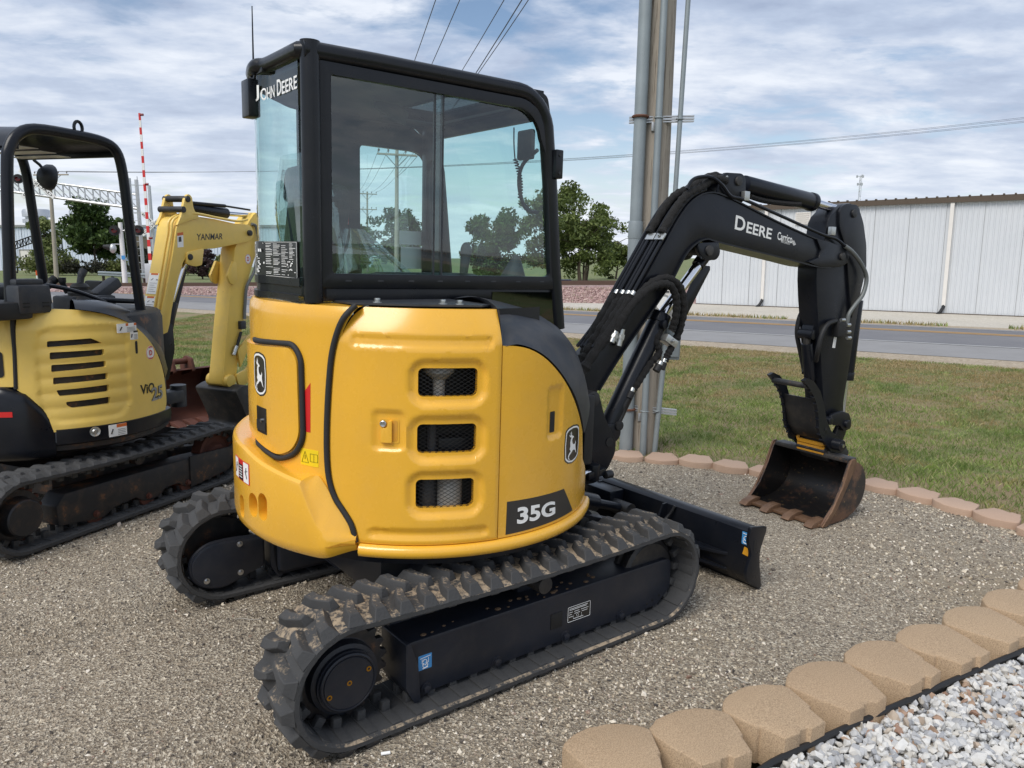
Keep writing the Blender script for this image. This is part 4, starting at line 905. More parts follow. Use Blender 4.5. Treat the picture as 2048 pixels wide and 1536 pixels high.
# ================================================================== the near utility pole with its conduits
pb0 = G(1283, 897); UP = empty('utility_pole', (pb0.x, pb0.y, 0), 0.0, 'thick weathered wooden pole carrying grey steel conduits beside the boom', 'utility pole')
def ux(px, py): q = DY(px, py, pb0.y-0.12); return q.x-pb0.x
wx0, wx1 = ux(1283, 890)+0.02, ux(1326, 0)
H_ = 10.5; wslope = (wx1-wx0)/3.95
m = MB(); rows = []
for k in range(40):
    z = -0.2+(H_+0.2)*k/39; r = 0.150-0.0035*z
    rows.append([(wx0+wslope*z+cos(2*pi*j/28)*r*(1+0.012*mnoise.noise(Vector((cos(2*pi*j/28)*3, sin(2*pi*j/28)*3, z*0.15)))), sin(2*pi*j/28)*r, z) for j in range(28)])
m.grid(rows, close_u=True).obj('pole', 'pole_wood', UP)
cx0, cx1 = ux(1251, 890), ux(1290, 0); cs = (cx1-cx0)/3.95; f_ = lambda z: cx0+cs*z
m = MB(); m.cyl((f_(-0.1), -0.15, -0.1), (f_(1.98), -0.15, 1.98), 0.060, n=22); m.cyl((f_(1.98), -0.15, 1.98), (f_(H_-1), -0.15, H_-1), 0.054, n=22); m.obj('large_conduit', 'galvanised', UP)
MB().cyl((f_(1.93), -0.15, 1.93), (f_(2.08), -0.15, 2.08), 0.063, n=22, bev=0.004).obj('conduit_coupling', 'galvanised', UP)
sx0, sx1 = ux(1281, 890)+0.012, ux(1326, 0); ss_ = (sx1-sx0)/3.95
MB().cyl((sx0, -0.19, -0.1), (sx0+ss_*(H_-1), -0.17, H_-1), 0.029, n=16).obj('small_conduit', 'galvanised', UP)
tx0, tx1 = ux(1303, 890)+0.02, ux(1376, 0)
m = MB(); zt = 0.95; m.cyl((tx0, -0.15, -0.1), (tx0+0.045, -0.15, 1.0), 0.024, n=14); m.cyl((ux(1345, 430), -0.15, 1.30), (tx1+(tx1-ux(1345, 430))*1.2, -0.15, 9), 0.021, n=14); m.obj('thin_conduit', 'galvanised', UP)
for (p0, p1) in (((1258, 241), (1387, 238)), ((1268, 815), (1352, 824))):
    a, b_ = DY(*p0, pb0.y-0.10), DY(*p1, pb0.y-0.10); a -= pb0; b_ -= pb0; a.y = b_.y = -0.115
    br = MB().bar(a, b_, 0.035, 0.016).obj('strut_channel', 'aluminium', UP, smooth=0)
    MB().bar(a+Vector((0, 0, 0.022)), b_+Vector((0, 0, 0.022)), 0.035, 0.010).obj('flange', 'aluminium', br, smooth=0); MB().bar(a-Vector((0, 0, 0.022)), b_-Vector((0, 0, 0.022)), 0.035, 0.010).obj('flange', 'aluminium', br, smooth=0)
    z = (a.z+b_.z)/2; cxx = f_(z)
    m = MB(); pth = [(cxx+cos(radians(t_))*0.063, -0.15+sin(radians(t_))*0.063, z+0.01) for t_ in range(150, 391, 12)]; m.tube(pth, 0.012, 6); m.obj('clamp', 'rusty_band', br)
    for cc in (sx0+ss_*z, ): m = MB(); m.tube([(cc+cos(radians(t_))*0.034, -0.18+sin(radians(t_))*0.034, z) for t_ in range(170, 371, 15)], 0.007, 6); m.obj('clamp', 'galvanised', br)
    tc_ = tx0+(tx1-tx0)*z/3.95; m = MB(); m.tube([(tc_+cos(radians(t_))*0.027, -0.15+sin(radians(t_))*0.027, z) for t_ in range(170, 371, 15)], 0.006, 6); m.obj('clamp', 'galvanised', br)
    MB().box((cxx+0.115, -0.14, z-0.065), (0.03, 0.02, 0.075), 0.004).obj('hanger', 'aluminium', br)
q = DY(1346, 682, pb0.y-0.1); q -= pb0
bx_ = MB().box((q.x, -0.02, q.z), (0.13, 0.22, 0.34), 0.012).obj('enclosure', 'galvanised', UP); MB().box((q.x, -0.14, q.z), (0.10, 0.015, 0.28), 0.004).obj('enclosure_door', 'galvanised', bx_)
q = DY(1318, 600, pb0.y-0.2); q -= pb0
mb2 = MB().box((q.x, -0.26, q.z), (0.22, 0.12, 0.36), 0.012).obj('meter_socket', 'white_trim', UP); MB().cyl((q.x, -0.32, q.z-0.02), (q.x, -0.40, q.z-0.02), 0.085, 0.075, 24).obj('meter', 'decal_grey', mb2); MB().cyl((q.x, -0.40, q.z-0.02), (q.x, -0.405, q.z-0.02), 0.06, n=20).obj('meter_face', 'decal_white', mb2)
for s in range(3): MB().box((q.x, -0.324, q.z+0.08+0.03*s), (0.12, 0.004, 0.012)).obj('meter_label', 'decal_dark', mb2)
# ================================================================== the large yellow and black excavator
JD = empty('mini_excavator', (JF.M.translation.x, JF.M.translation.y, 0), 0.663, 'large glossy yellow and black excavator with closed glass cab', 'excavator')
def cm(r0):   # (theta deg, z, w) -> point on the house cylinder
    return lambda th, z, w: Vector(((r0+w)*cos(radians(th)), (r0+w)*sin(radians(th)), z))
def cu(r0):   # arc length (from -90 deg, towards the front +) instead of degrees
    return lambda u, z, w: Vector(((r0+w)*cos(u/r0-pi/2), (r0+w)*sin(u/r0-pi/2), z))
def CU_(px, py, r): th, z = JF.cyl(px, py, r); return (radians(th+90)*r, z)
RH = 0.79
# ---------------- tracks
TX0, TX1, TZ, TR = -0.79, 0.83, 0.245, 0.235
def track_path(x0, x1, zc, r, n=18, sag=0.0, top=60):
    P = []
    for k in range(top): f = k/top; P.append((x0+(x1-x0)*f, zc+r-sag*sin(pi*f)))
    for k in range(n): a = pi/2-pi*k/n; P.append((x1+r*cos(a), zc+r*sin(a)))
    for k in range(top): f = k/top; P.append((x1+(x0-x1)*f, zc-r))
    for k in range(n): a = -pi/2-pi*k/n; P.append((x0+r*cos(a), zc+r*sin(a)))
    return P
def path_walk(P):
    S = [0.0]; n = len(P)
    for i in range(n): S.append(S[-1]+hypot(P[(i+1) % n][0]-P[i][0], P[(i+1) % n][1]-P[i][1]))
    def at(s):
        s %= S[-1]; lo = max(i for i in range(n) if S[i] <= s) if False else int(np.searchsorted(S, s, 'right'))-1
        f = (s-S[lo])/max(S[lo+1]-S[lo], 1e-9); a, b_ = P[lo], P[(lo+1) % n]; tx, tz = b_[0]-a[0], b_[1]-a[1]; l = hypot(tx, tz)
        return a[0]+tx*f, a[1]+tz*f, tx/l, tz/l
    return S[-1], at
def lug_mesh(w, name, mat, h=0.034, lng=0.062, k=1.0):
    # footprint: broad at the belt edge (y=0) with a tapering foot to the middle (y=w); x along the belt
    b = bmesh.new()
    low = [(-lng*0.62, 0.0), (lng*0.62, 0.0), (lng*0.70, w*0.40), (lng*1.10, w*0.98), (lng*0.35, w*1.02), (-lng*0.42, w*0.45)]
    top_ = [(-lng*0.34, w*0.16), (lng*0.34, w*0.16), (lng*0.42, w*0.42), (lng*0.88, w*0.90), (lng*0.46, w*0.94), (-lng*0.22, w*0.45)]
    v0 = [b.verts.new((x, y, -0.004)) for x, y in low]; v1 = [b.verts.new((x, y, h)) for x, y in top_]; n = 6
    b.faces.new(v1); b.faces.new(v0[::-1])
    for i in range(n): b.faces.new((v0[i], v0[(i+1) % n], v1[(i+1) % n], v1[i]))
    bmesh.ops.recalc_face_normals(b, faces=b.faces)
    bmesh.ops.bevel(b, geom=[e for e in b.edges if any(v in v1 for v in e.verts)], offset=0.003, segments=1, affect='EDGES', clamp_overlap=True)
    me = bpy.data.meshes.new(name); b.to_mesh(me); b.free(); me.materials.append(M(mat)); me.shade_smooth(); me.set_sharp_from_angle(angle=radians(22)); return me
def make_track(parent, s, yin, yout, x0, x1, zc, r, mat, matc, sag, pitch, thick=0.030, lugh=0.034, dusty=True, side='right'):
    """rubber belt between yin and yout (signed y), lugs as sub-parts"""
    P = track_path(x0, x1, zc, r, sag=sag); Lq, at = path_walk(P); n = len(P); y0, y1 = min(yin, yout), max(yin, yout)
    b = MB(); rings = []
    N_ = 150
    for i in range(N_):
        x, z, tx, tz = at(Lq*i/N_); nx, nz = -tz, tx          # path runs clockwise: outward normal
        q = lambda w, y: (x+nx*w, y, z+nz*w)
        rings.append([q(-thick, y0+0.012), q(-thick*0.75, y0), q(-0.006, y0), q(0, y0+0.008), q(0, y1-0.008), q(-0.006, y1), q(-thick*0.75, y1), q(-thick, y1-0.012)])
    b.grid(rings, close_u=True, close_v=True)
    belt = b.obj('track_belt', mat, parent, smooth=45, recalc=True); belt.data.materials.append(M('track_inner'))
    for f_ in belt.data.polygons:
        if f_.index % 8 == 7: f_.material_index = 1
    # inside of the belt: cross ribs and steel drive teeth
    m = MB(); k = int(Lq/pitch); yc = (y0+y1)/2
    for i in range(k):
        x, z, tx, tz = at(Lq*i/k); nx, nz = -tz, tx; R_ = Matrix(((tx, 0, nx), (0, 1, 0), (tz, 0, nz)))
        m.box((x-nx*(thick+0.002), yc, z-nz*(thick+0.002)), (0.040, (y1-y0)*0.90, 0.008), 0.003, R_)
        for dy in (-0.035, 0.035): m.box((x-nx*(thick+0.024), yc+dy, z-nz*(thick+0.024)), (0.034, 0.030, 0.040), 0.006, R_)
    m.obj('guide_teeth', 'track_inner', belt)
    w = (y1-y0)/2
    lm = lug_mesh(w, 'tread_lug', 'track_lug' if mat == 'track_rubber' else mat, lugh, pitch*0.55)
    for half in (0, 1):
        for i in range(k):
            x, z, tx, tz = at(Lq*(i+0.5*half)/k); nx, nz = -tz, tx; o = link(bpy.data.objects.new('tread_lug', lm), belt)
            edge_y = y0 if half == 0 else y1; ys = 1 if half == 0 else -1
            Mx = Matrix(((tx, 0, nx, x), (0, ys, 0, edge_y), (tz, 0, nz, z), (0, 0, 0, 1)))
            o.matrix_local = Mx
    return belt
for s, nm in ((-1, 'right'), (1, 'left')):
    yi, yo = s*0.57, s*0.87
    make_track(JD, s, yi, yo, TX0, TX1, TZ, TR, 'track_rubber' if s < 0 else 'track_rubber_clean', 'track_rubber_clean', 0.018, 0.0985)
    # track frame: box beam with sloped top, end plates
    y_o, y_i = s*0.775, s*0.60; ya, yb2 = min(y_o, y_i), max(y_o, y_i)
    prof = round_poly([(-0.53, 0.062), (0.87, 0.062), (0.965, 0.13), (0.965, 0.27), (0.93, 0.292), (-0.545, 0.292), (-0.55, 0.20)], [0.01, 0.02, 0.02, 0.015, 0.015, 0.015, 0.02], 3)
    fr = MB().prism(prof, ya, yb2, 'y', 0.012).obj('track_frame', 'frame_black', JD)
    # end plate standing proud at the sprocket end, slot and hex bolts
    ep = MB().prism(round_poly([(-0.555, 0.30), (-0.535, 0.30), (-0.50, 0.20), (-0.49, 0.055), (-0.515, 0.045), (-0.555, 0.12)], 0.01), s*0.60 if s > 0 else -0.795, 0.795 if s > 0 else -0.60, 'y', 0.004).obj('end_plate', 'frame_black', fr)
    for bx in (-0.455, -0.114, 0.266, 0.614): hexbolt((bx, s*0.775, 0.083), (0, s, 0), 0.016, 0.014).obj('roller_bolt', 'frame_black', fr)
    for bx, bz in ((0.80, 0.088), (0.84, 0.098), (0.885, 0.112)): MB().cyl((bx, s*0.772, bz), (bx, s*0.777, bz), 0.006, n=10).obj('hole', 'signal_black', fr)
    mw = MB().box((0.21, s*0.775, 0.172), (0.066, 0.008, 0.072), 0.003).obj('inspection_opening', 'signal_black', fr)
    for rx_ in (-0.455, -0.114, 0.266, 0.614): MB().lathe([(0.02, -0.06), (0.055, -0.06), (0.055, -0.03), (0.048, 0.0), (0.055, 0.03), (0.055, 0.06), (0.02, 0.06)], (rx_, s*0.70, 0.092), (0, 1, 0), 20).obj('track_roller', 'worn_black', JD)
    MB().cyl((0.12, s*0.62, 0.365), (0.12, s*0.80, 0.365), 0.038, n=20, bev=0.005).obj('carrier_roller', 'worn_black', JD)
    MB().box((0.12, s*0.64, 0.32), (0.09, 0.05, 0.10), 0.01).obj('carrier_bracket', 'frame_black', JD)
    # front idler
    idl = MB().lathe([(0.04, -0.05), (0.15, -0.05), (0.155, -0.045), (0.17, -0.04), (0.17, -0.02), (0.165, -0.015), (0.155, 0.015), (0.17, 0.02), (0.17, 0.04), (0.155, 0.045), (0.15, 0.05), (0.04, 0.05)], (TX1, s*0.70, TZ-0.015), (0, 1, 0), 32).obj('front_idler', 'worn_black', JD)
    # sprocket with teeth and final drive
    spk = MB(); teeth = []
    for k in range(42*2):
        a = 2*pi*k/84; rr = 0.188 if (k % 4) in (1, 2) else 0.165; teeth.append((TX0+rr*cos(a), TZ+rr*sin(a)))
    spk.prism(teeth, s*0.72-0.014, s*0.72+0.014, 'y', 0.003); sp_o = spk.obj('drive_sprocket', 'rusty_black', JD, smooth=30)
    yo_ = s
    MB().lathe([(0.17, -0.02), (0.17, 0.01), (0.145, 0.016), (0.135, 0.02), (0.13, 0.055), (0.115, 0.06), (0.115, 0.075), (0.0, 0.075)] if s > 0 else [(0.17, -0.02), (0.17, 0.01), (0.145, 0.016), (0.135, 0.02), (0.13, 0.055), (0.115, 0.06), (0.115, 0.075), (0.0, 0.075)], (TX0, s*0.715, TZ-0.012), (0, s, 0), 40).obj('final_drive', 'frame_black', JD)
    cap_ = MB(); cap_.lathe([(0.108, 0), (0.108, 0.012), (0.103, 0.016), (0.100, 0.0155), (0.098, 0.011), (0.096, 0.011), (0.094, 0.015), (0.0, 0.015)], (TX0, s*0.789, TZ-0.012), (0, s, 0), 44)
    hub = cap_.obj('drive_hub', 'frame_black', JD)
    for a in (22, 202, None):
        c_ = (TX0, TZ-0.012) if a is None else (TX0+0.082*cos(radians(a)), TZ-0.012+0.082*sin(radians(a))); y_ = s*0.803
        MB().lathe([(0.010, 0), (0.010, 0.003), (0.005, 0.003), (0.005, 0.0)], (c_[0], y_, c_[1]), (0, s, 0), 12).obj('plug', 'brass', hub)
        if a is None: MB().cyl((c_[0], y_, c_[1]), (c_[0], y_+s*0.0022, c_[1]), 0.015, n=16).obj('plug_seat', 'frame_black', hub)
    # inner side: travel motor cover
    y0c, y1c = s*0.575, s*0.63
    ol = round_poly([(-0.60, 0.145), (-0.60, 0.295), (-0.76, 0.31), (-0.88, 0.305), (-0.955, 0.24), (-0.95, 0.15), (-0.89, 0.09), (-0.80, 0.075)], [0.01, 0.015, 0.05, 0.06, 0.06, 0.06, 0.05, 0.03], 5)
    mc = MB().prism(ol, min(y0c, y1c), max(y0c, y1c), 'y', 0.008).obj('motor_cover', 'frame_black', JD)
    for q in ((-0.72, 0.285), (-0.72, 0.135), (-0.885, 0.128)): hexbolt((q[0], s*0.575, q[1]), (0, -s, 0), 0.010, 0.008).obj('cover_bolt', 'steel', mc)
    m = MB(); m.tube([(x, s*0.60, z) for x, z in ol], 0.012, 8, closed=True); m.obj('cover_rim', 'frame_black', mc)
    # inner bulkhead and leg of the car body
    MB().box((0.05, s*0.585, 0.20), (1.15, 0.05, 0.22), 0.02).obj('inner_rail', 'frame_black', JD)
    MB().prism([(-0.34, 0.16), (0.40, 0.16), (0.30, 0.42), (-0.24, 0.42)], min(s*0.25, s*0.60), max(s*0.25, s*0.60), 'y', 0.02).obj('car_body_leg', 'frame_black', JD)
# dirt clods lying on the near track frame
for k in range(26):
    x_ = random.uniform(-0.5, 0.5); cl = MB().sphere((x_, -random.uniform(0.69, 0.765), 0.293), random.uniform(0.004, 0.012), 3, (1.4, 1, 0.5)).obj('dirt_clod', 'clod', bpy.data.objects['track_frame'])
# decals on the near frame
ypl = lambda y0: (lambda u, v, w: Vector((u, y0-w, v)))
FR = bpy.data.objects['track_frame']; fm = ypl(-0.7752)
dp = plate('lift_decal', rrect(-0.490, 0.163, -0.430, 0.224, 0.003), fm, 0.0008, 'decal_blue', FR)
m = MB(); my = -0.7768
m.tube([(-0.474, my, 0.208), (-0.474, my, 0.190), (-0.460, my, 0.181), (-0.446, my, 0.192), (-0.446, my, 0.210)], 0.0012, 4); m.tube([(-0.462+0.009*cos(a), my, 0.196+0.009*sin(a)) for a in [radians(d_) for d_ in range(-60, 200, 20)]], 0.0014, 4); m.tube([(-0.460+0.011*cos(a), my, 0.181+0.010*sin(a)) for a in [radians(d_) for d_ in range(120, 400, 20)]], 0.0016, 4)
m.tube([(-0.483, my, 0.212), (-0.437, my, 0.216)], 0.0012, 4); m.tube([(-0.472, my, 0.168), (-0.448, my, 0.172)], 0.0016, 4); m.obj('hook_symbol', 'decal_white', dp)
lp_ = plate('grease_label', rrect(0.274, 0.139, 0.415, 0.215, 0.005), fm, 0.0008, 'decal_black', FR)
m = MB()
for a, b_ in zip(rrect(0.277, 0.142, 0.412, 0.212, 0.004), rrect(0.277, 0.142, 0.412, 0.212, 0.004)[1:]+rrect(0.277, 0.142, 0.412, 0.212, 0.004)[:1]): m.cyl((a[0], my, a[1]), (b_[0], my, b_[1]), 0.0011, n=5)
for (u0, u1, v) in ((0.285, 0.395, 0.203), (0.285, 0.39, 0.197), (0.283, 0.305, 0.186), (0.315, 0.345, 0.186), (0.355, 0.40, 0.186), (0.283, 0.30, 0.176), (0.315, 0.35, 0.176), (0.36, 0.395, 0.176), (0.283, 0.305, 0.165), (0.31, 0.37, 0.152)): m.box(((u0+u1)/2, my, v), (u1-u0, 0.0008, 0.0022))
m.tube([(0.31, my, 0.168), (0.31, my, 0.152), (0.36, my, 0.152), (0.36, my, 0.170)], 0.0008, 4); m.tube([(0.335+0.006*cos(a), my, 0.164+0.006*sin(a)) for a in [radians(d_) for d_ in range(0, 361, 30)]], 0.0008, 4); m.obj('label_print', 'decal_white', lp_)

# ---------------- car body, slew ring, blade
MB().box((0.0, 0, 0.33), (0.80, 0.60, 0.20), 0.03).obj('car_body', 'frame_black', JD)
MB().lathe([(0.30, 0.42), (0.36, 0.42), (0.37, 0.44), (0.37, 0.50), (0.34, 0.51), (0.34, 0.56), (0.0, 0.56)], (0, 0, 0), (0, 0, 1), 48).obj('slew_ring', 'worn_black', JD)
MB().lathe([(0.0, 0.515), (0.70, 0.515), (0.755, 0.53), (0.755, 0.575), (0.0, 0.575)], (0, 0, 0), (0, 0, 1), 72).obj('house_floor', 'deere_black', JD)
BXR = 1.50
prof = [(1.495, 0.335), (1.515, 0.345), (1.600, 0.345)]
front = smooth_path([(1.600, 0.335), (1.560, 0.25), (1.555, 0.16), (1.595, 0.015)], 5)
moldb = [(1.505, 0.332), (1.525, 0.345), (1.585, 0.345)] + [tuple(q) for q in front] + [(1.575, 0.012), (1.530, 0.06), (1.505, 0.10)]
bl = MB().prism(moldb, -0.855, 0.855, 'y', 0.004).obj('blade', 'deere_black', JD)
endp = round_poly([(1.470, 0.375), (1.612, 0.352), (1.612, 0.33), (1.566, 0.22), (1.575, 0.14), (1.608, 0.012), (1.590, 0.0), (1.480, 0.062), (1.455, 0.12), (1.495, 0.22), (1.455, 0.30)], [0.012, 0.008, 0.01, 0.03, 0.03, 0.004, 0.004, 0.01, 0.03, 0.03, 0.02], 4)
for s in (-1, 1):
    ep = MB().prism(endp, s*0.856 if s > 0 else -0.876, 0.876 if s > 0 else -0.856, 'y', 0.003).obj('blade_end_plate', 'deere_black', bl)
    MB().prism(rrect(1.505, 0.235, 1.528, 0.30, 0.0112, 5), min(s*0.853, s*0.8775), max(s*0.853, s*0.8775), 'y').obj('tie_down_slot', 'signal_black', ep)
MB().prism([(1.590, 0.016), (1.604, 0.022), (1.612, -0.004), (1.594, -0.006)], -0.86, 0.86, 'y').obj('cutting_edge', 'worn_black', bl)
for s in (-1, 1):
    # push arm, gusset ribs on the back of the blade
    MB().bar((0.42, s*0.30, 0.22), (1.50, s*0.42, 0.155), 0.10, 0.15, 0.015).obj('blade_arm', 'deere_black', bl)
    MB().prism([(1.506, 0.165), (1.36, 0.165), (1.506, 0.175)], s*0.40, s*0.42, 'y').obj('gusset', 'deere_black', bl)
    MB().prism([(1.506, s*0.30), (1.34, s*0.30), (1.40, s*0.46), (1.49, s*0.70), (1.506, s*0.72)] if s > 0 else [(1.506, s*0.30), (1.506, s*0.72), (1.49, s*0.70), (1.40, s*0.46), (1.34, s*0.30)], 0.160, 0.178, 'z', 0.003).obj('rib_plate', 'deere_black', bl)
    MB().prism([(1.506, s*0.46), (1.46, s*0.46), (1.495, s*0.70), (1.506, s*0.72)] if s > 0 else [(1.506, s*0.46), (1.506, s*0.72), (1.495, s*0.70), (1.46, s*0.46)], 0.075, 0.09, 'z', 0.003).obj('rib_plate', 'deere_black', bl)
    MB().prism([(1.506, 0.335), (1.47, 0.335), (1.40, 0.18), (1.38, 0.165), (1.506, 0.165)], s*0.27-0.006, s*0.27+0.006, 'y').obj('web_plate', 'deere_black', bl)
MB().box((1.44, 0.18, 0.27), (0.12, 0.22, 0.12), 0.012).obj('cylinder_mount', 'deere_black', bl)
c0, c1 = Vector((0.62, 0.0, 0.50)), Vector((1.42, 0.0, 0.24))
cy_ = MB().cyl(c0.lerp(c1, 0.15), c0.lerp(c1, 0.70), 0.052, n=24, bev=0.004).obj('blade_cylinder', 'deere_black', JD); MB().cyl(c0.lerp(c1, 0.70), c1, 0.028, n=16).obj('rod', 'deere_black', cy_); MB().cyl(c1-Vector((0, 0.07, 0)), c1+Vector((0, 0.07, 0)), 0.045, n=20).obj('pin', 'worn_black', cy_)
# stubby clevis that shows below the house front, right of the belly
c2, c3 = JF.z(1150, 1040, 0.40), JF.z(1240, 1058, 0.34)
cl = MB(); cl.cyl(c2-Vector((0, 0.06, 0)), c2+Vector((0, 0.06, 0)), 0.075, n=24, bev=0.006); cl.bar(c2, c2.lerp(c3, 0.5), 0.11, 0.11, 0.012); cl.obj('blade_clevis', 'deere_black', JD)
MB().cyl(c2.lerp(c3, 0.25), c3+(c3-c2)*1.2, 0.050, n=20).obj('clevis_barrel', 'deere_black', JD)
MB().cyl(c2-Vector((0, 0.075, 0)), c2-Vector((0, 0.055, 0)), 0.035, n=20, bev=0.003).obj('clevis_pin', 'worn_black', JD)
m = MB(); m.tube(smooth_path([JF.x(1350, 1012, 1.49), JF.x(1338, 1030, 1.47), JF.x(1318, 1048, 1.42), JF.x(1290, 1060, 1.36)], 6), 0.008, 8); m.obj('blade_hose', 'hose_black', JD)
rx = lambda x0: (lambda u, v, w: Vector((x0-w, u, v)))
q = [JF.x(*p_, 1.503) for p_ in ((1484, 1058), (1498, 1062), (1496, 1085), (1482, 1081))]
y0_, y1_ = q[1].y, q[0].y
bd = plate('lift_decal', rrect(-0.852, 0.255, -0.800, 0.325, 0.004), rx(1.5045), 0.0008, 'decal_blue', bl)
m = MB(); m.tube([(1.5028, -0.826+0.012*cos(a), 0.290+0.012*sin(a)) for a in [radians(d_) for d_ in range(-90, 210, 25)]], 0.002, 4); m.tube([(1.5028, -0.826+0.016*cos(a), 0.272+0.010*sin(a)) for a in [radians(d_) for d_ in range(120, 420, 25)]], 0.002, 4); m.tube([(1.5028, -0.806, 0.316), (1.5028, -0.846, 0.312)], 0.0016, 4); m.obj('hook_symbol', 'decal_white', bd)
plate('pinch_decal', [(-0.852, 0.195), (-0.810, 0.200), (-0.820, 0.243), (-0.845, 0.240)], rx(1.5045), 0.0008, 'coupler_yellow', bl)

# ---------------- counterweight
def lerp_tab(tab, x):
    for (a, va), (b_, vb) in zip(tab, tab[1:]):
        if a <= x <= b_: return va+(vb-va)*(x-a)/(b_-a)
    return tab[0][1] if x < tab[0][0] else tab[-1][1]
zo_t = [(-260, 0.955), (-190, 0.940), (-180, 0.930), (-170, 0.900), (-160, 0.878), (-154.5, 0.866), (-152.5, 0.80), (-149.5, 0.715), (-146.5, 0.668), (-140, 0.655)]
zi_t = [(-260, 0.950), (-190, 0.925), (-180, 0.912), (-170, 0.884), (-160, 0.872), (-152, 0.872), (-149.5, 0.83), (-146.5, 0.765), (-143, 0.715), (-141, 0.66), (-140, 0.64)]
ro_t = [(-260, 0.876), (-147, 0.876), (-146, 0.872), (-140, 0.812)]
rows = []; ths = [-250+2.5*k for k in range(37)] + [-157.5+0.75*k for k in range(24)]; ths = [t_ for t_ in ths if t_ < -139.8]
for th in ths:
    zo, zi, ro = lerp_tab(zo_t, th), lerp_tab(zi_t, th), lerp_tab(ro_t, th); zb = 0.555+0.03*sstep(-150, -140, th)
    pr = [(0.70, zb), (ro-0.060, zb), (ro-0.022, zb+0.006), (ro-0.006, zb+0.025), (ro, zb+0.055), (ro, zb+(zo-zb)*0.5), (ro, zo-0.030), (ro-0.004, zo-0.012), (ro-0.014, zo-0.002), (ro-0.03, zo+(zi-zo)*0.25), (0.80, zi), (0.70, zi)]
    rows.append([(r*cos(radians(th)), r*sin(radians(th)), z) for r, z in pr])
m = MB(); m.grid(rows, close_u=True); 
b = m.bm; b.verts.ensure_lookup_table(); nprof = 12
b.faces.new([b.verts[i] for i in range(nprof)]); b.faces.new([b.verts[len(b.verts)-nprof+i] for i in range(nprof)][::-1])
cwt = m.obj('counterweight', 'deere_yellow', JD, smooth=32, recalc=True)
# lifting pockets cut into it
def pocket(th, z, hw, hh, deep=0.08):
    f = cm(0.876); c = MB(); o = f(th, z, -deep); n_ = Vector((cos(radians(th)), sin(radians(th)), 0)); t_ = Vector((-sin(radians(th)), cos(radians(th)), 0)); P = []
    for u, v in rrect(-hw, -hh, hw, hh, min(hw, hh)*0.95, 6): P.append(o+t_*u+Vector((0, 0, v)))
    bmq = bmesh.new(); a = [bmq.verts.new(p_) for p_ in P]; b2 = [bmq.verts.new(p_+n_*(deep+0.05)+(p_-o)*0.15) for p_ in P]; k = len(P)
    bmq.faces.new(a); bmq.faces.new(b2[::-1])
    for i in range(k): bmq.faces.new((a[i], b2[i], b2[(i+1) % k], a[(i+1) % k]))
    bmesh.ops.recalc_face_normals(bmq, faces=bmq.faces); me = bpy.data.meshes.new('tmp'); bmq.to_mesh(me); bmq.free(); return me
pk = [JF.cyl(484, 1012, 0.876), JF.cyl(506, 1010, 0.876), JF.cyl(525, 1014, 0.876)]
for (th, z), hw, hh in zip(pk, (0.026, 0.036, 0.030), (0.046, 0.046, 0.052)):
    o = bpy.data.objects.new('tmp', pocket(th, z, hw, hh)); C.objects.link(o); o.parent = JD
    bo = cwt.modifiers.new('b', 'BOOLEAN'); bo.object = o; bo.operation = 'DIFFERENCE'; bo.solver = 'EXACT'
    dg = bpy.context.evaluated_depsgraph_get(); dg.update(); nm = bpy.data.meshes.new_from_object(cwt.evaluated_get(dg)); cwt.modifiers.clear(); cwt.data = nm; bpy.data.objects.remove(o)
cwt.data.shade_smooth(); cwt.data.set_sharp_from_angle(angle=radians(32))

# ---------------- rear body shell with the grooved hood, rear door and seals
rows = []
seal_th = sorted([(JF.cyl(px, py, 0.80)[1], JF.cyl(px, py, 0.80)[0]) for px, py in ((711, 611), (695, 630), (680, 660), (668, 705), (662, 760), (658, 830), (657, 900), (661, 955), (673, 995), (691, 1024), (707, 1052), (715, 1085))])
for r, z in [(0.74, 0.60), (0.785, 0.60), (RH, 0.66)] + [(RH, 0.70+0.05*k) for k in range(16)] + [(RH, 1.49), (RH-0.004, 1.52), (RH-0.016, 1.538), (RH-0.05, 1.541), (0.0, 1.541)]:
    te = lerp_tab(seal_th, z)+0.6; rows.append([(r*cos(radians(-250+(te+250)*k/44)), r*sin(radians(-250+(te+250)*k/44)), z) for k in range(45)])
m = MB(); m.grid(rows); shell = m.obj('rear_body', 'deere_yellow', JD, smooth=40)
# rear door in its recess
dr_out = round_poly([(-161.0, 1.375), (-159.2, 1.30), (-159.0, 1.02), (-162.0, 0.955), (-169, 0.918), (-180, 0.922), (-214, 0.99), (-214, 1.345), (-196, 1.352), (-180, 1.36)], [1.5, 0.02, 0.02, 0.03, 0.02, 0.02, 0.02, 0.02, 0.02, 0.02], 3)
du_ = [(radians(t_+180)*RH, z) for t_, z in round_poly([((-161+180)*1.0, 1.372), (21.0, 1.30), (21.0, 1.02), (17.0, 0.950), (11.0, 0.916), (0.0, 0.928), (-34, 1.0), (-34, 1.342), (0, 1.36)], 0.0, 1) for t_ in (t_-180,)]
def cu2(r0): return lambda u, z, w: Vector(((r0+w)*cos(u/r0-pi), (r0+w)*sin(u/r0-pi), z))
duo = round_poly([(0.245, 1.366), (0.283, 1.32), (0.288, 1.02), (0.245, 0.955), (0.155, 0.918), (0.0, 0.935), (-0.45, 1.0), (-0.45, 1.335), (0.0, 1.352)], [0.05, 0.03, 0.05, 0.04, 0.05, 0.05, 0.02, 0.02, 0.05], 5)
rdoor = plate('rear_door', duo, cu2(RH), 0.02, 'deere_yellow', JD, du=0.03, disp=lambda u, v: 0.014, edge=0.010)
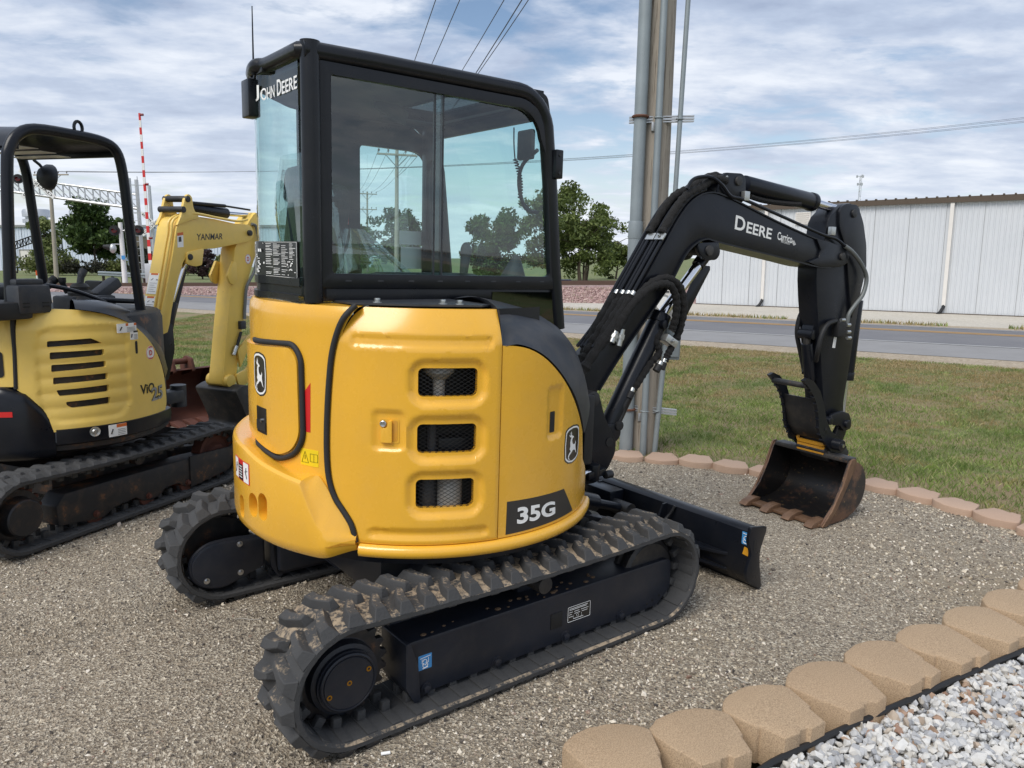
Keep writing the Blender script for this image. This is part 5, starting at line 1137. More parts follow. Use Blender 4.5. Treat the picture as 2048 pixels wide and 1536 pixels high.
sl = [cu2(RH)(u, z, 0.006) for u, z in round_poly([(0.258, 1.382), (0.300, 1.33), (0.305, 1.01), (0.258, 0.940), (0.16, 0.900), (0.0, 0.917), (-0.47, 0.985), (-0.47, 1.352), (0.0, 1.369)], [0.05, 0.03, 0.05, 0.04, 0.05, 0.05, 0.02, 0.02, 0.05], 6)]
MB().tube(sl, 0.0115, 10, closed=True).obj('door_seal', 'rubber_dark', rdoor)
dl = [JF.cyl(514, 812, RH+0.014), JF.cyl(534, 868, RH+0.014)]
u0, u1 = sorted([radians(t_+180)*RH for t_, z in dl]); z0, z1 = dl[1][1]-0.005, dl[0][1]+0.005
lt = plate('door_latch', rrect(u0, z0, u1, z1, 0.004), cu2(RH), 0.004, 'decal_black', rdoor, du=0.02, disp=lambda u, v: 0.0155)
MB().cyl(cu2(RH)((u0+u1)/2+0.008, (z0+z1)/2, 0.015), cu2(RH)((u0+u1)/2+0.008, (z0+z1)/2, 0.022), 0.008, n=16).obj('latch_lock', 'steel', lt)
plate('latch_paddle', rrect(u0+0.004, z0+0.012, u1-0.004, (z0+z1)/2-0.004, 0.003), cu2(RH), 0.003, 'black_plastic', lt, disp=lambda u, v: 0.019)
# leaping deer badge (shield outline, white line, black field, white deer)
DEER = [(-0.02, 0.12), (-0.10, 0.20), (-0.055, 0.30), (-0.075, 0.44), (-0.05, 0.54), (0.00, 0.60), (-0.10, 0.64), (-0.16, 0.74), (-0.10, 0.70), (-0.06, 0.68), (-0.10, 0.82), (-0.06, 0.76), (-0.03, 0.69), (-0.03, 0.84), (0.01, 0.78), (0.02, 0.68), (0.05, 0.67), (0.13, 0.63), (0.17, 0.585), (0.08, 0.57), (0.05, 0.50), (0.075, 0.40), (0.12, 0.34), (0.22, 0.32), (0.27, 0.34), (0.29, 0.44), (0.33, 0.36), (0.305, 0.28), (0.31, 0.20), (0.345, 0.08), (0.40, -0.04), (0.34, -0.01), (0.27, 0.09), (0.20, 0.13), (0.12, 0.12), (0.05, 0.07), (-0.02, 0.02), (-0.10, -0.02), (-0.13, -0.10), (-0.10, -0.14), (-0.06, -0.16), (-0.10, -0.18), (-0.17, -0.13), (-0.18, -0.02), (-0.12, 0.06)]
def shield(w, h, k=1.0): return round_poly([(-w*0.46*k, h*0.40*k), (-w*0.30*k, h*0.47*k), (0, h*0.50*k), (w*0.30*k, h*0.47*k), (w*0.46*k, h*0.40*k), (w*0.50*k, 0), (w*0.46*k, -h*0.36*k), (w*0.28*k, -h*0.46*k), (0, -h*0.50*k), (-w*0.28*k, -h*0.46*k), (-w*0.46*k, -h*0.36*k), (-w*0.50*k, 0)], h*0.05, 4)
def badge(cx, cz, w, h, mapf, parent, w0, flip=1):
    sh = lambda P: [(cx+x*flip, cz+y) for x, y in P]
    b0_ = plate('deer_badge', sh(shield(w, h)), mapf, 0.001, 'decal_black', parent, du=0.012, disp=lambda u, v: w0)
    plate('badge_line', sh(shield(w, h, 0.93)), mapf, 0.0, 'decal_white', b0_, holes=[sh(shield(w, h, 0.84))], du=0.012, disp=lambda u, v: w0+0.0009)
    plate('deer_figure', sh([((x-0.10)*w*0.98, (y-0.34)*h*0.72) for x, y in DEER]), mapf, 0.0, 'decal_white', b0_, du=0.02, disp=lambda u, v: w0+0.0012)
    return b0_
th, z = JF.cyl(519, 748, RH+0.015); badge(radians(th+180)*RH, z, 0.135, 0.185, cu2(RH), rdoor, 0.0152)
# decals on the rear body: red reflector, yellow warning, counterweight warning
q = [(radians(JF.cyl(*p_, RH)[0]+180)*RH, JF.cyl(*p_, RH)[1]) for p_ in ((604, 790), (621, 766), (621, 865), (604, 862))]
plate('reflector', q, cu2(RH), 0.0008, 'decal_red', shell, du=0.02, disp=lambda u, v: 0.001)
q0, q1 = JF.cyl(602, 928, RH), JF.cyl(637, 902, RH); a0, a1 = radians(q0[0]+180)*RH, radians(q1[0]+180)*RH
wd_ = plate('warning_decal', rrect(a0, q0[1], a1, q1[1], 0.002), cu2(RH), 0.0008, 'decal_yellow', shell, du=0.02, disp=lambda u, v: 0.001)
f = cu2(RH); W_ = a1-a0; Hd = q1[1]-q0[1]; m = MB(); tri = [(a0+W_*0.08, q0[1]+Hd*0.18), (a0+W_*0.46, q0[1]+Hd*0.18), (a0+W_*0.27, q0[1]+Hd*0.85)]
m.tube([f(u, v, 0.0018) for u, v in tri], 0.0011, 4, closed=True); m.tube([f(a0+W_*0.27, q0[1]+Hd*0.62, 0.0018), f(a0+W_*0.27, q0[1]+Hd*0.38, 0.0018)], 0.0013, 4)
for pg in ((0.56, 0.76), (0.76, 0.96)): m.tube([f(a0+W_*x, q0[1]+Hd*y, 0.0018) for x, y in ((pg[0], 0.28), (pg[1], 0.28), (pg[1], 0.75), (pg[0], 0.75))], 0.0009, 4, closed=True)
m.obj('warning_symbols', 'decal_black', wd_)
f9 = lambda u, z, w: Vector(((0.876+w)*cos(u/0.876-pi), (0.876+w)*sin(u/0.876-pi), z))
q0, q1 = JF.cyl(473, 955, 0.8762), JF.cyl(499, 945, 0.876); a0, a1 = radians(q0[0]+180)*0.876, radians(q1[0]+180)*0.876; zc_ = (JF.cyl(486, 922, 0.876)[1]+JF.cyl(486, 962, 0.876)[1])/2; hz_ = 0.046
sw = plate('swing_warning', rrect(a0, zc_-hz_, a1, zc_+hz_, 0.003), f9, 0.0008, 'decal_red', cwt, du=0.02, disp=lambda u, v: 0.001)
wd3 = (a1-a0); plate('warning_panel', rrect(a0+wd3*0.04, zc_-hz_*0.93, a0+wd3*0.30, zc_+hz_*0.93, 0.002), f9, 0, 'decal_white', sw, disp=lambda u, v: 0.0018); plate('warning_panel', rrect(a0+wd3*0.34, zc_-hz_*0.93, a0+wd3*0.62, zc_+hz_*0.55, 0.002), f9, 0, 'decal_black', sw, disp=lambda u, v: 0.0018); plate('warning_panel', rrect(a0+wd3*0.66, zc_-hz_*0.93, a0+wd3*0.96, zc_+hz_*0.93, 0.002), f9, 0, 'decal_white', sw, disp=lambda u, v: 0.0018)
m = MB()
for k in range(5): m.tube([f9(a0+wd3*0.38, zc_+hz_*(0.35-0.25*k), 0.0022), f9(a0+wd3*0.58, zc_+hz_*(0.35-0.25*k), 0.0022)], 0.0014, 4)
m.obj('warning_print', 'decal_white', sw); m = MB()
for fx, sg in ((0.17, 1), (0.81, -1)): m.tube([f9(a0+wd3*(fx-0.06*sg), zc_-hz_*0.5, 0.0022), f9(a0+wd3*fx, zc_, 0.0022), f9(a0+wd3*(fx+0.03), zc_+hz_*0.5, 0.0022)], 0.0020, 4); m.tube([f9(a0+wd3*(fx-0.07), zc_+hz_*0.05, 0.0022), f9(a0+wd3*(fx+0.09), zc_+hz_*0.25, 0.0022)], 0.0012, 4)
m.obj('warning_figures', 'decal_black', sw)

# ---------------- engine side door with vents, grille, latch
seal_px = [(711, 611), (695, 630), (680, 660), (668, 705), (662, 760), (658, 830), (657, 900), (661, 955), (673, 995), (691, 1024), (707, 1052), (715, 1085)]
sealp = [CU_(px, py, 0.80) for px, py in seal_px]
dleft = [(u+0.016, z) for u, z in sealp]; dleft[0] = (dleft[0][0]+0.004, 1.538); dleft[-1] = (dleft[-1][0], 0.622)
uR = CU_(1000, 850, RH)[0]
dout = [tuple(q) for q in smooth_path([(u, z, 0) for u, z in dleft], 3)]; dout = [(q[0], q[1]) for q in dout] + [(uR, 0.622), (uR, 1.538)]
vents = [((836, 737), (957, 793)), ((834, 850), (954, 905)), ((831, 961), (949, 1014))]
VR = []
for a, b_ in vents:
    ua, za = CU_(*a, RH); ub, zb = CU_(*b_, RH); VR.append((ua, zb, ub, za))
def sdr(u, v, R_, rad=0.03):
    x, y = abs(u-(R_[0]+R_[2])/2)-(R_[2]-R_[0])/2+rad, abs(v-(R_[1]+R_[3])/2)-(R_[3]-R_[1])/2+rad
    return math.hypot(max(x, 0), max(y, 0))+min(max(x, y), 0)-rad
lu, lz = CU_(777, 862, RH); LAT = (lu-0.052, lz-0.068, lu+0.052, lz+0.068)
gr_top = (CU_(702, 680, RH)[0], CU_(850, 690, RH)[1]-0.012, CU_(987, 690, RH)[0], CU_(850, 680, RH)[1]+0.008)
gr_bot = (CU_(738, 1065, RH)[0], 0.648, CU_(975, 1065, RH)[0], 0.684)
def ddisp(u, v):
    w = 0.004
    for R_ in VR: w -= 0.016*(1-sstep(0.018, 0.040, sdr(u, v, R_, 0.03)))
    w -= 0.010*(1-sstep(0.0, 0.014, sdr(u, v, LAT, 0.015)))
    for R_ in (gr_top, gr_bot): w -= 0.010*(1-sstep(-0.008, 0.006, sdr(u, v, R_, 0.016)))
    w -= 0.055*max(0, (v-1.41)/0.13)**1.25*(1 if v > 1.41 else 0)
    e = min(abs(u-uR), abs(v-0.622)); w -= 0.004*(1-sstep(0.0, 0.010, e))
    return w
holes = [rrect(*R_, 0.020, 4) for R_ in VR]
door = plate('engine_door', dout, cu(RH), 0.03, 'deere_yellow', JD, holes=holes, du=0.011, dv=0.011, disp=ddisp, smooth=50)
m = MB(); m.tube([cu(RH)(u, z, 0.008-0.02*max(0, (z-1.50)/0.04)) for u, z in smooth_path([Vector((u, z)) for u, z in sealp], 4)], 0.0115, 10); m.obj('door_seal', 'rubber_dark', door)
# inside of the engine bay: dark back, muffler, pipes
m = MB(); m.grid([[(0.60*cos(radians(t_)), 0.60*sin(radians(t_)), z) for t_ in range(-150, -60, 6)] for z in (0.58, 1.53)]); m.obj('engine_bay', 'signal_black', JD)
e1 = cu(0.70)(*CU_(905, 750, RH), 0); MB().lathe([(0.0, 0.10), (0.05, 0.09), (0.062, 0.05), (0.06, 0.0), (0.025, -0.03), (0.02, -0.18)], e1, (0, 0, 1), 20).obj('air_cleaner', 'decal_grey', JD)
for px, py, w in ((880, 985, 0.035), (925, 990, 0.05), (890, 870, 0.02)):
    e1 = cu(0.70)(*CU_(px, py, RH), 0); MB().cyl(e1-Vector((0, 0, 0.12)), e1+Vector((0, 0, 0.12)), w, n=18).obj('engine_pipe', 'guard_grey' if px != 925 else 'decal_grey', JD)
# expanded-metal grilles: strands crossing at an angle
for R_ in VR:
    m = MB(); W2, H2 = R_[2]-R_[0], R_[3]-R_[1]; c_, cz2 = (R_[0]+R_[2])/2, (R_[1]+R_[3])/2; pitch = 0.0135; ang = radians(30)
    for sg in (-1, 1):
        k = -40
        while k < 40:
            off = k*pitch; k += 1
            # line: v = sg*tan(ang)*(u) + off/cos
            pts = []
            u_ = -W2/2
            ts = []
            t0, t1 = -W2/2, W2/2
            f0_ = lambda u: sg*math.tan(ang)*u+off/cos(ang)
            a_, b2 = t0, t1
            # clip in v
            if f0_(t0) < -H2/2 or f0_(t0) > H2/2 or f0_(t1) < -H2/2 or f0_(t1) > H2/2:
                us_ = sorted([(-H2/2-off/cos(ang))/(sg*math.tan(ang)), (H2/2-off/cos(ang))/(sg*math.tan(ang))]); a_, b2 = max(t0, us_[0]), min(t1, us_[1])
            if b2-a_ < 0.004: continue
            n_ = max(2, int((b2-a_)/0.05)+1)
            m.tube([cu(RH)(c_+a_+(b2-a_)*i/(n_-1), cz2+f0_(a_+(b2-a_)*i/(n_-1)), -0.022) for i in range(n_)], 0.0011, 4, cap=False)
    m.obj('vent_grille', 'signal_black', door)
# latch: recessed pocket with paddle and lock
pk_ = plate('latch_pocket', rrect(lu-0.034, lz-0.048, lu+0.040, lz+0.046, 0.008), cu(RH), 0.002, 'deere_yellow', door, disp=lambda u, v: -0.0035)
plate('latch_recess', rrect(lu+0.006, lz-0.040, lu+0.034, lz+0.040, 0.006), cu(RH), 0.0, 'coupler_yellow', pk_, disp=lambda u, v: -0.0025)
pd = plate('latch_paddle', round_poly([(lu-0.028, lz+0.012), (lu-0.006, lz+0.012), (lu+0.002, lz+0.040), (lu+0.014, lz+0.040), (lu+0.014, lz-0.044), (lu-0.028, lz-0.044)], [0.004, 0.012, 0.012, 0.004, 0.006, 0.006], 4), cu(RH), 0.012, 'deere_yellow', pk_, du=0.02, disp=lambda u, v: 0.010, edge=0.003)
MB().lathe([(0.0125, 0), (0.0125, 0.010), (0.010, 0.012), (0.007, 0.011), (0.0, 0.011)], cu(RH)(lu-0.020, lz+0.028, -0.002), cu(1)(lu/RH, 0, 0).normalized(), 20).obj('latch_lock', 'steel', pk_)

# ---------------- right front panel with the model number, bumper lip, black shoulder guard
RP = 0.783
fp_px = [(1006, 691), (1030, 692), (1058, 698), (1085, 713), (1108, 735), (1128, 762), (1144, 793), (1156, 828), (1163, 862)]
fp_top = [CU_(px, py, RP) for px, py in fp_px]; fp_top[0] = (uR+0.006, fp_top[0][1]); uE = radians(-46+90)*RP
def fdisp(u, v): 
    w = 0.004
    uu, vv = CU_(1108, 785, RP)[0], None
    R_ = (SLOT[0], SLOT[1], SLOT[2], SLOT[3]); w -= 0.010*(1-sstep(-0.006, 0.008, sdr(u, v, R_, 0.016)))
    return w
sa, sb = CU_(1099, 776, RP), CU_(1118, 868, RP); SLOT = (sa[0]-0.004, sb[1]-0.006, sb[0]+0.010, sa[1])
fpo = [(q.x, q.y) for q in smooth_path([Vector((u, z)) for u, z in fp_top], 3)] + [(fp_top[-1][0]+0.03, 0.84), (uE, 0.74), (uE+0.02, 0.622), (uR+0.006, 0.622)]
fpan = plate('front_side_panel', fpo, cu(RP), 0.03, 'deere_yellow', JD, du=0.012, dv=0.012, disp=fdisp, smooth=50)
sa, sb = CU_(1103, 824, RP), CU_(1109, 864, RP); plate('slot', rrect(sa[0]-0.003, sb[1], sb[0]+0.004, sa[1], 0.006), cu(RP), 0.0, 'signal_black', fpan, disp=lambda u, v: -0.0045)
u_, z_ = CU_(1143, 888, RP); badge(u_, z_, 0.150, 0.172, cu(RP), fpan, 0.0048)
mp = [CU_(1013, 1003, RP), CU_(1126, 977, RP), CU_(1143, 1020, RP), CU_(1010, 1069, RP)]
mpl = plate('model_plate', [mp[3], mp[2], mp[1], mp[0]], cu(RP), 0.0008, 'decal_dark', fpan, du=0.015, disp=lambda u, v: 0.005)
tq = [CU_(1032, 1048, RP), CU_(1108, 1028, RP), CU_(1108, 1000, RP), CU_(1033, 1014, RP)]
text_on('model_number_edge', '35G', tq, cu(RP), 0.0058, 'decal_black', mpl, 0.075); text_on('model_number', '35G', tq, cu(RP), 0.0066, 'decal_white', mpl, 0.035)
rows = []
for k in range(40):
    th = -139.6+(139.6-44)*k/39
    pr = [(0.770, 0.575), (0.792, 0.566), (0.806, 0.572), (0.812, 0.588), (0.810, 0.604), (0.800, 0.616), (0.770, 0.619)]; rows.append([(r*cos(radians(th)), r*sin(radians(th)), z) for r, z in pr])
m = MB(); m.grid(rows); b = m.bm; b.verts.ensure_lookup_table(); b.faces.new([b.verts[i] for i in range(7)]); b.faces.new([b.verts[len(b.verts)-7+i] for i in range(7)][::-1]); m.obj('bumper_lip', 'deere_yellow', JD, smooth=50)
# hood top between the cab and the door
MB().prism([(-0.60, -0.44), (-0.40, -0.60), (-0.17, -0.695), (-0.10, -0.66), (-0.06, -0.28), (-0.60, -0.28)], 1.545, 1.552, 'z').obj('hood_top', 'guard_grey', JD, smooth=0)
for px, py in ((735, 608), (886, 608), (944, 616)):
    q = JF.z(px, py, 1.552); r_ = hypot(q.x, q.y); q = Vector((q.x*min(1, 0.675/r_), q.y*min(1, 0.675/r_), 1.5515)); hexbolt(q, (0, 0, 1), 0.012, 0.014).obj('hood_bolt', 'zinc', JD)
for px, py in ((528, 587), (543, 590)): q = JF.z(px, py, 1.545); q = Vector((q.x, q.y, 1.541)); hexbolt(q, (0, 0, 1), 0.013, 0.015).obj('hood_bolt', 'zinc', JD)
A_px = [(992, 622), (1000, 655), (1007, 686), (1032, 688), (1060, 695), (1087, 710), (1110, 732), (1130, 759), (1147, 790), (1159, 826), (1166, 866)]
C_px = [(907, 597), (935, 591.5), (966, 596), (998, 603), (1028, 611), (1058, 620), (1091, 638), (1121, 660), (1147, 694), (1161, 727), (1171, 775)]
Ap = [cu(RP)(*CU_(px, py, RP), 0.006) for px, py in A_px]; Cp = [JF.y(px, py, -0.34-0.012*i) for i, (px, py) in enumerate(C_px)]
Ap[0] = cu(RP)(uR+0.004, 1.535, -0.03); Ap[1] = cu(RP)(uR+0.005, 1.46, -0.01); Ap[2] = cu(RP)(uR+0.006, 1.402, 0.004)
rows = []
A2 = smooth_path(Ap, 3); C2 = smooth_path(Cp, 3)
for a, c in zip(A2, C2):
    mid = (a+c)/2; out = Vector((a.x, a.y, 0)).normalized()*0.6+Vector((0, 0, 0.8)); r_ = [a-Vector((a.x, a.y, 0)).normalized()*0.03, a]
    for t_ in (0.12, 0.28, 0.46, 0.64, 0.82, 1.0): r_.append(a.lerp(c, t_)+out*0.05*sin(pi*min(1, t_*1.0))*(1-t_*0.5))
    r_.append(c-Vector((0, -0.02, 0.10))); rows.append(r_)
MB().grid(rows).obj('shoulder_guard', 'guard_grey', JD, smooth=60)
# body behind the guard so no light leaks: dark filler
MB().prism([(0.0, -0.70), (0.30, -0.66), (0.50, -0.50), (0.55, -0.30), (0.55, 0.55), (-0.3, 0.60), (-0.3, -0.60)], 0.575, 1.02, 'z', 0.01).obj('house_core', 'deere_black', JD)
MB().prism([(0.0, -0.66), (0.25, -0.58), (0.38, -0.42), (0.40, -0.28), (0.0, -0.28)], 1.02, 1.30, 'z', 0.01).obj('house_core_upper', 'deere_black', JD)
MB().box((0.60, -0.50, 0.93), (0.06, 0.05, 0.34), 0.01).obj('side_stop', 'black_plastic', JD)
# ================================================================== cab of the large excavator
YR, YL, XR = -0.29, 0.70, -0.715
def plan_rear(off=0.0):
    P = [(XR-off, YR+0.02), (XR-off, -0.1), (XR-0.004-off, 0.06)]
    for a in (172, 164, 156, 148, 140, 132): P.append(((0.748+off)*cos(radians(a)), (0.748+off)*sin(radians(a))))
    return P + [(-0.40, 0.655+off), (-0.28, YL+off)]
plan = [tuple(q) for q in smooth_path([Vector(q) for q in plan_rear()], 3)]
roof_side = [(-0.20, YL), (0.30, YL), (0.44, YL-0.03), (0.47, YL-0.10), (0.47, YR+0.06), (0.44, YR)]
cabplan = plan + roof_side + [(XR, YR)]
rw = round_poly([(0.02, -0.16), (0.38, -0.16), (0.38, 0.52), (0.02, 0.52)], 0.05, 4)
plate('roof_panel', cabplan, lambda u, v, w: Vector((u, v, 2.492+w)), 0.035, 'cab_black', JD, holes=[rw])
plate('headliner', [(x*0.97, 0.2+(y-0.2)*0.97) for x, y in cabplan], lambda u, v, w: Vector((u, v, 2.437+w)), 0.012, 'grey_plastic', JD, holes=[rw])
plate('roof_window', rw, lambda u, v, w: Vector((u, v, 2.47+w)), 0.0, 'dark_glass', JD)
def rail(name, P, r, mat='cab_black', parent=JD, n=14): return MB().tube(P, r, n).obj(name, mat, parent)
arc = lambda cx, cz, r, a0, a1, y, n=8: [(cx+r*cos(radians(a0+(a1-a0)*k/n)), y, cz+r*sin(radians(a0+(a1-a0)*k/n))) for k in range(n+1)]
for y in (YR, YL):
    front = [(0.20, y, 2.472)] + arc(0.285, 2.292, 0.18, 88, 14, y) + [(0.492, y, 2.10), (0.535, y, 1.70), (0.578, y, 1.40)]
    rail('cab_side_rail', [((XR if y < 0 else -0.30), y, 2.465), ((XR if y < 0 else -0.30)+0.3, y, 2.470)]+front, 0.036)
m = MB(); m.cyl((XR+0.032, YR, 1.545), (XR+0.032, YR, 2.500), 0.037, n=18); m.box((XR+0.055, YR+0.012, 2.02), (0.07, 0.045, 0.94), 0.01); m.obj('cab_rear_pillar', 'cab_black', JD)
rail('cab_rear_rail', [(XR+0.03, YR, 2.468)]+[(x, y, 2.468) for x, y in plan], 0.030)
MB().cyl((-0.30, YL, 1.545), (-0.30, YL, 2.47), 0.034, n=14).obj('cab_rear_pillar', 'cab_black', JD)
rail('cab_front_rail', [(0.44, YR, 2.40), (0.44, YL, 2.40)], 0.034)
# right side: window frame plate, panes, sill and lower panels
sp = lambda px, py, y=YR: (JF.y(px, py, y).x, JF.y(px, py, y).z)
fo = [(-0.665, 1.600), (0.548, 1.592), (0.500, 2.20)] + [(0.285+0.176*cos(radians(a)), 2.262+0.176*sin(radians(a))) for a in range(10, 91, 10)] + [(-0.660, 2.436)]
fi = [(-0.612, 1.657), (0.500, 1.652), (0.452, 2.20)] + [(0.275+0.140*cos(radians(a)), 2.255+0.140*sin(radians(a))) for a in range(10, 91, 10)] + [(-0.610, 2.392)]
my_ = lambda y0: (lambda u, v, w: Vector((u, y0-w, v)))
wf = plate('side_window_frame', round_poly(fo, [0.02, 0.02]+[0]*(len(fo)-3)+[0.015], 3), my_(YR-0.022), 0.022, 'cab_black', JD, holes=[round_poly(fi, [0.015, 0.03]+[0]*(len(fi)-3)+[0.012], 3)], edge=0.003)
xs_ = sp(876, 300)[0]
fi2 = [(x, z) for x, z in fi]
plate('window_pane', [(-0.615, 1.654), (xs_+0.02, 1.654), (xs_+0.02, 2.396), (-0.615, 2.396)], my_(YR-0.010), 0.0, 'cab_glass', JD, du=0.3)
plate('window_pane', [(xs_-0.02, 1.654)]+[(x+0.003, z) for x, z in fi[1:-1]]+[(xs_-0.02, 2.396)], my_(YR-0.002), 0.0, 'cab_glass', JD)
for dx in (-0.022, 0.018): MB().box((xs_+dx, YR-0.006, 2.025), (0.008, 0.010, 0.74)).obj('pane_edge', 'guard_grey', JD, smooth=0)
for k in range(8): u = -0.56+0.142*k; plate('weep_slot', [(u, 1.626), (u+0.028, 1.626), (u+0.026, 1.632), (u+0.002, 1.632)], my_(YR-0.022), 0, 'guard_grey', wf, disp=lambda a, b: 0.001)
MB().prism([(-0.70, 1.549), (0.15, 1.549), (0.15, 1.38), (0.585, 1.38), (0.555, 1.595), (-0.66, 1.604)], YR-0.010, YR+0.02, 'y', 0.004).obj('sill_panel', 'cab_black', JD)
lo = [(0.165, 1.582), (0.538, 1.578), (0.562, 1.40), (0.165, 1.40)]
plate('lower_window', lo, my_(YR-0.014), 0.003, 'dark_glass', JD)
MB().prism([(0.10, 0.58), (0.60, 0.58), (0.595, 1.40), (0.10, 1.40)], YR+0.03, YL, 'y', 0.01).obj('cab_floor_box', 'cab_black', JD)
MB().box((0.5, YR-0.035, 2.17), (0.045, 0.05, 0.13), 0.006).obj('hinge', 'cab_black', JD)
for dz in (-0.04, 0.04): MB().cyl((0.50, YR-0.058, 2.17+dz), (0.50, YR-0.064, 2.17+dz), 0.008, n=8).obj('hinge_bolt', 'worn_black', JD)
lug = [sp(1060, 178, -0.2), sp(1083, 183, -0.2), sp(1096, 194, -0.2), sp(1101, 232, -0.2), sp(1060, 232, -0.2)]; hc = sp(1088, 206, -0.2)
plate('lifting_lug', round_poly(lug, [0.005, 0.01, 0.02, 0.005, 0.005], 3), my_(-0.2), 0.014, 'cab_black', JD, holes=[[(hc[0]+0.012*cos(a), hc[1]+0.012*sin(a)) for a in [2*pi*k/12 for k in range(12)]]])
# rear: curved glass, lettering, chart plate, lower steps
def rear_map(pl):
    S = [0]; 
    for a, b_ in zip(pl, pl[1:]): S.append(S[-1]+hypot(b_[0]-a[0], b_[1]-a[1]))
    def f(u, v, w):
        u = min(max(u, 0), S[-1]-1e-6); i = int(np.searchsorted(S, u, 'right'))-1; t_ = (u-S[i])/(S[i+1]-S[i]); a, b_ = pl[i], pl[i+1]; dx, dy = b_[0]-a[0], b_[1]-a[1]; l = hypot(dx, dy)
        return Vector((a[0]+dx*t_-dy/l*w, a[1]+dy*t_+dx/l*w, v))
    return f, S[-1]
rm, RL = rear_map(plan)
plate('rear_window', [(0.02, 1.62), (RL-0.03, 1.62), (RL-0.03, 2.445), (0.02, 2.445)], rm, 0.0, 'cab_glass', JD, du=0.03)
m = MB(); m.grid([[rm(RL*k/40, z, w) for k in range(41)] for z, w in ((1.545, 0.02), (1.570, 0.02), (1.572, 0.008), (1.600, 0.008), (1.603, 0.016), (1.635, 0.016), (1.64, 0.0))]); m.obj('rear_sill', 'cab_black', JD, smooth=30)
def u_rear(px, py): q = JF.x(px, py, XR); return (q.y-(YR+0.02), q.z)
c = [u_rear(*p_) for p_ in ((520, 494), (604, 500), (604, 571), (520, 559))]
umin, umax, vmin, vmax = 0.025, c[0][0]-0.005, 1.632, 1.775
wm = lambda u, v, w: rm(u, v, 0.012+w)
ch = plate('service_chart', rrect(umin, vmin, umax, vmax, 0.006), wm, 0.010, 'decal_black', JD, du=0.04)
m = MB(); rd_ = random.Random(3)
U = lambda f: umax-(umax-umin)*f; Vv = lambda f: vmin+(vmax-vmin)*f
def pbar(f0, f1, v, th=0.0022): m.box((0, 0, 0), (0, 0, 0)) if False else m.poly([wm(U(f0), Vv(v), 0.0012), wm(U(f1), Vv(v), 0.0012), wm(U(f1), Vv(v)+th, 0.0012), wm(U(f0), Vv(v)+th, 0.0012)])
pbar(0.03, 0.22, 0.925, 0.006)
for col, (a, b_) in enumerate(((0.24, 0.42), (0.43, 0.62), (0.63, 0.80), (0.82, 0.97))):
    v = 0.93
    while v > 0.06:
        if rd_.random() < 0.86 and not (col == 3 and v < 0.5): pbar(a, a+(b_-a)*rd_.uniform(0.45, 0.98), v, rd_.choice((0.0015, 0.0020)))
        v -= rd_.choice((0.035, 0.04, 0.05))
for k in range(16): a = rd_.uniform(0.04, 0.19); pbar(a, a+rd_.uniform(0.02, 0.06), rd_.uniform(0.08, 0.82), rd_.uniform(0.002, 0.008))
for k in range(18): a = rd_.uniform(0.72, 0.94); pbar(a, a+rd_.uniform(0.01, 0.04), rd_.uniform(0.06, 0.45), rd_.uniform(0.002, 0.006))
rr_ = rrect(umin+0.003, vmin+0.003, umax-0.003, vmax-0.003, 0.005)
m.tube([wm(u, v, 0.0012) for u, v in rr_], 0.0009, 4, closed=True); m.obj('chart_print', 'decal_white', ch, smooth=0)
tq = [u_rear(521, 196), u_rear(600, 169), u_rear(600, 141), u_rear(521, 171)]
J0 = u_rear(521, 196)[0]; zt0, zt1 = 2.335, 2.395
tfun = lambda u, v, w: rm(u, v, 0.004+w)
x_ = J0-0.018; tw = 0.375
for ch_, f0_, f1_, big in (('J', 0.0, 0.075, 1), ('OHN', 0.085, 0.40, 0), ('D', 0.47, 0.585, 1), ('EERE', 0.60, 1.0, 0)):
    text_on('cab_lettering', ch_, [(x_-tw*f0_, zt0), (x_-tw*f1_, zt0), (x_-tw*f1_, zt1 if big else zt1-0.013), (x_-tw*f0_, zt1 if big else zt1-0.013)], tfun, 0.0, 'decal_white', JD, 0.015)
q = JF.x(504, 200, -0.735); MB().box((-0.745, q.y-0.015, q.z), (0.05, 0.085, 0.148), 0.006).obj('rear_work_light', 'cab_black', JD)
q = JF.x(507, 149, -0.735); m = MB(); m.tube([(-0.735, q.y+0.028*cos(radians(a)), q.z+0.022*sin(radians(a))) for a in range(0, 360, 30)], 0.009, 8, closed=True); m.obj('cab_eye', 'cab_black', JD)
MB().box((-0.725, q.y-0.085, q.z+0.004), (0.04, 0.075, 0.030), 0.006).obj('antenna_mount', 'cab_black', JD)
a0, a1 = JF.x(507, 140, -0.74), JF.x(504, 12, -0.74); MB().cyl(a0, a1, 0.0042, 0.0022, 8).obj('antenna', 'cab_black', JD)
# left side frame with the door window, front frame and windscreen
lo_ = [(-0.32, 1.55), (0.58, 1.55), (0.545, 1.75), (0.49, 2.15), (0.42, 2.36), (0.30, 2.44), (-0.32, 2.44)]
lh = round_poly([(0.003, 1.62), (0.478, 1.62), (0.462, 1.99), (0.405, 2.30), (0.003, 2.302)], [0.02, 0.02, 0.05, 0.09, 0.03], 4)
lh2 = round_poly([(-0.27, 1.62), (-0.09, 1.62), (-0.09, 2.34), (-0.27, 2.34)], 0.03, 3)
plate('door_frame', lo_, my_(YL-0.015), 0.03, 'cab_black', JD, holes=[lh])
plate('door_window', lh, my_(YL+0.005), 0.0, 'cab_glass', JD)
zf = lambda z: 0.578-(z-1.40)*0.106 if z < 2.2 else 0.493-(z-2.2)*0.25
plate('windscreen', [(YR+0.03, 1.42), (YL-0.03, 1.42), (YL-0.03, 2.39), (YR+0.03, 2.39)], lambda u, v, w: Vector((zf(v)+w, u, v)), 0.0, 'cab_glass', JD, dv=0.1)
m = MB()
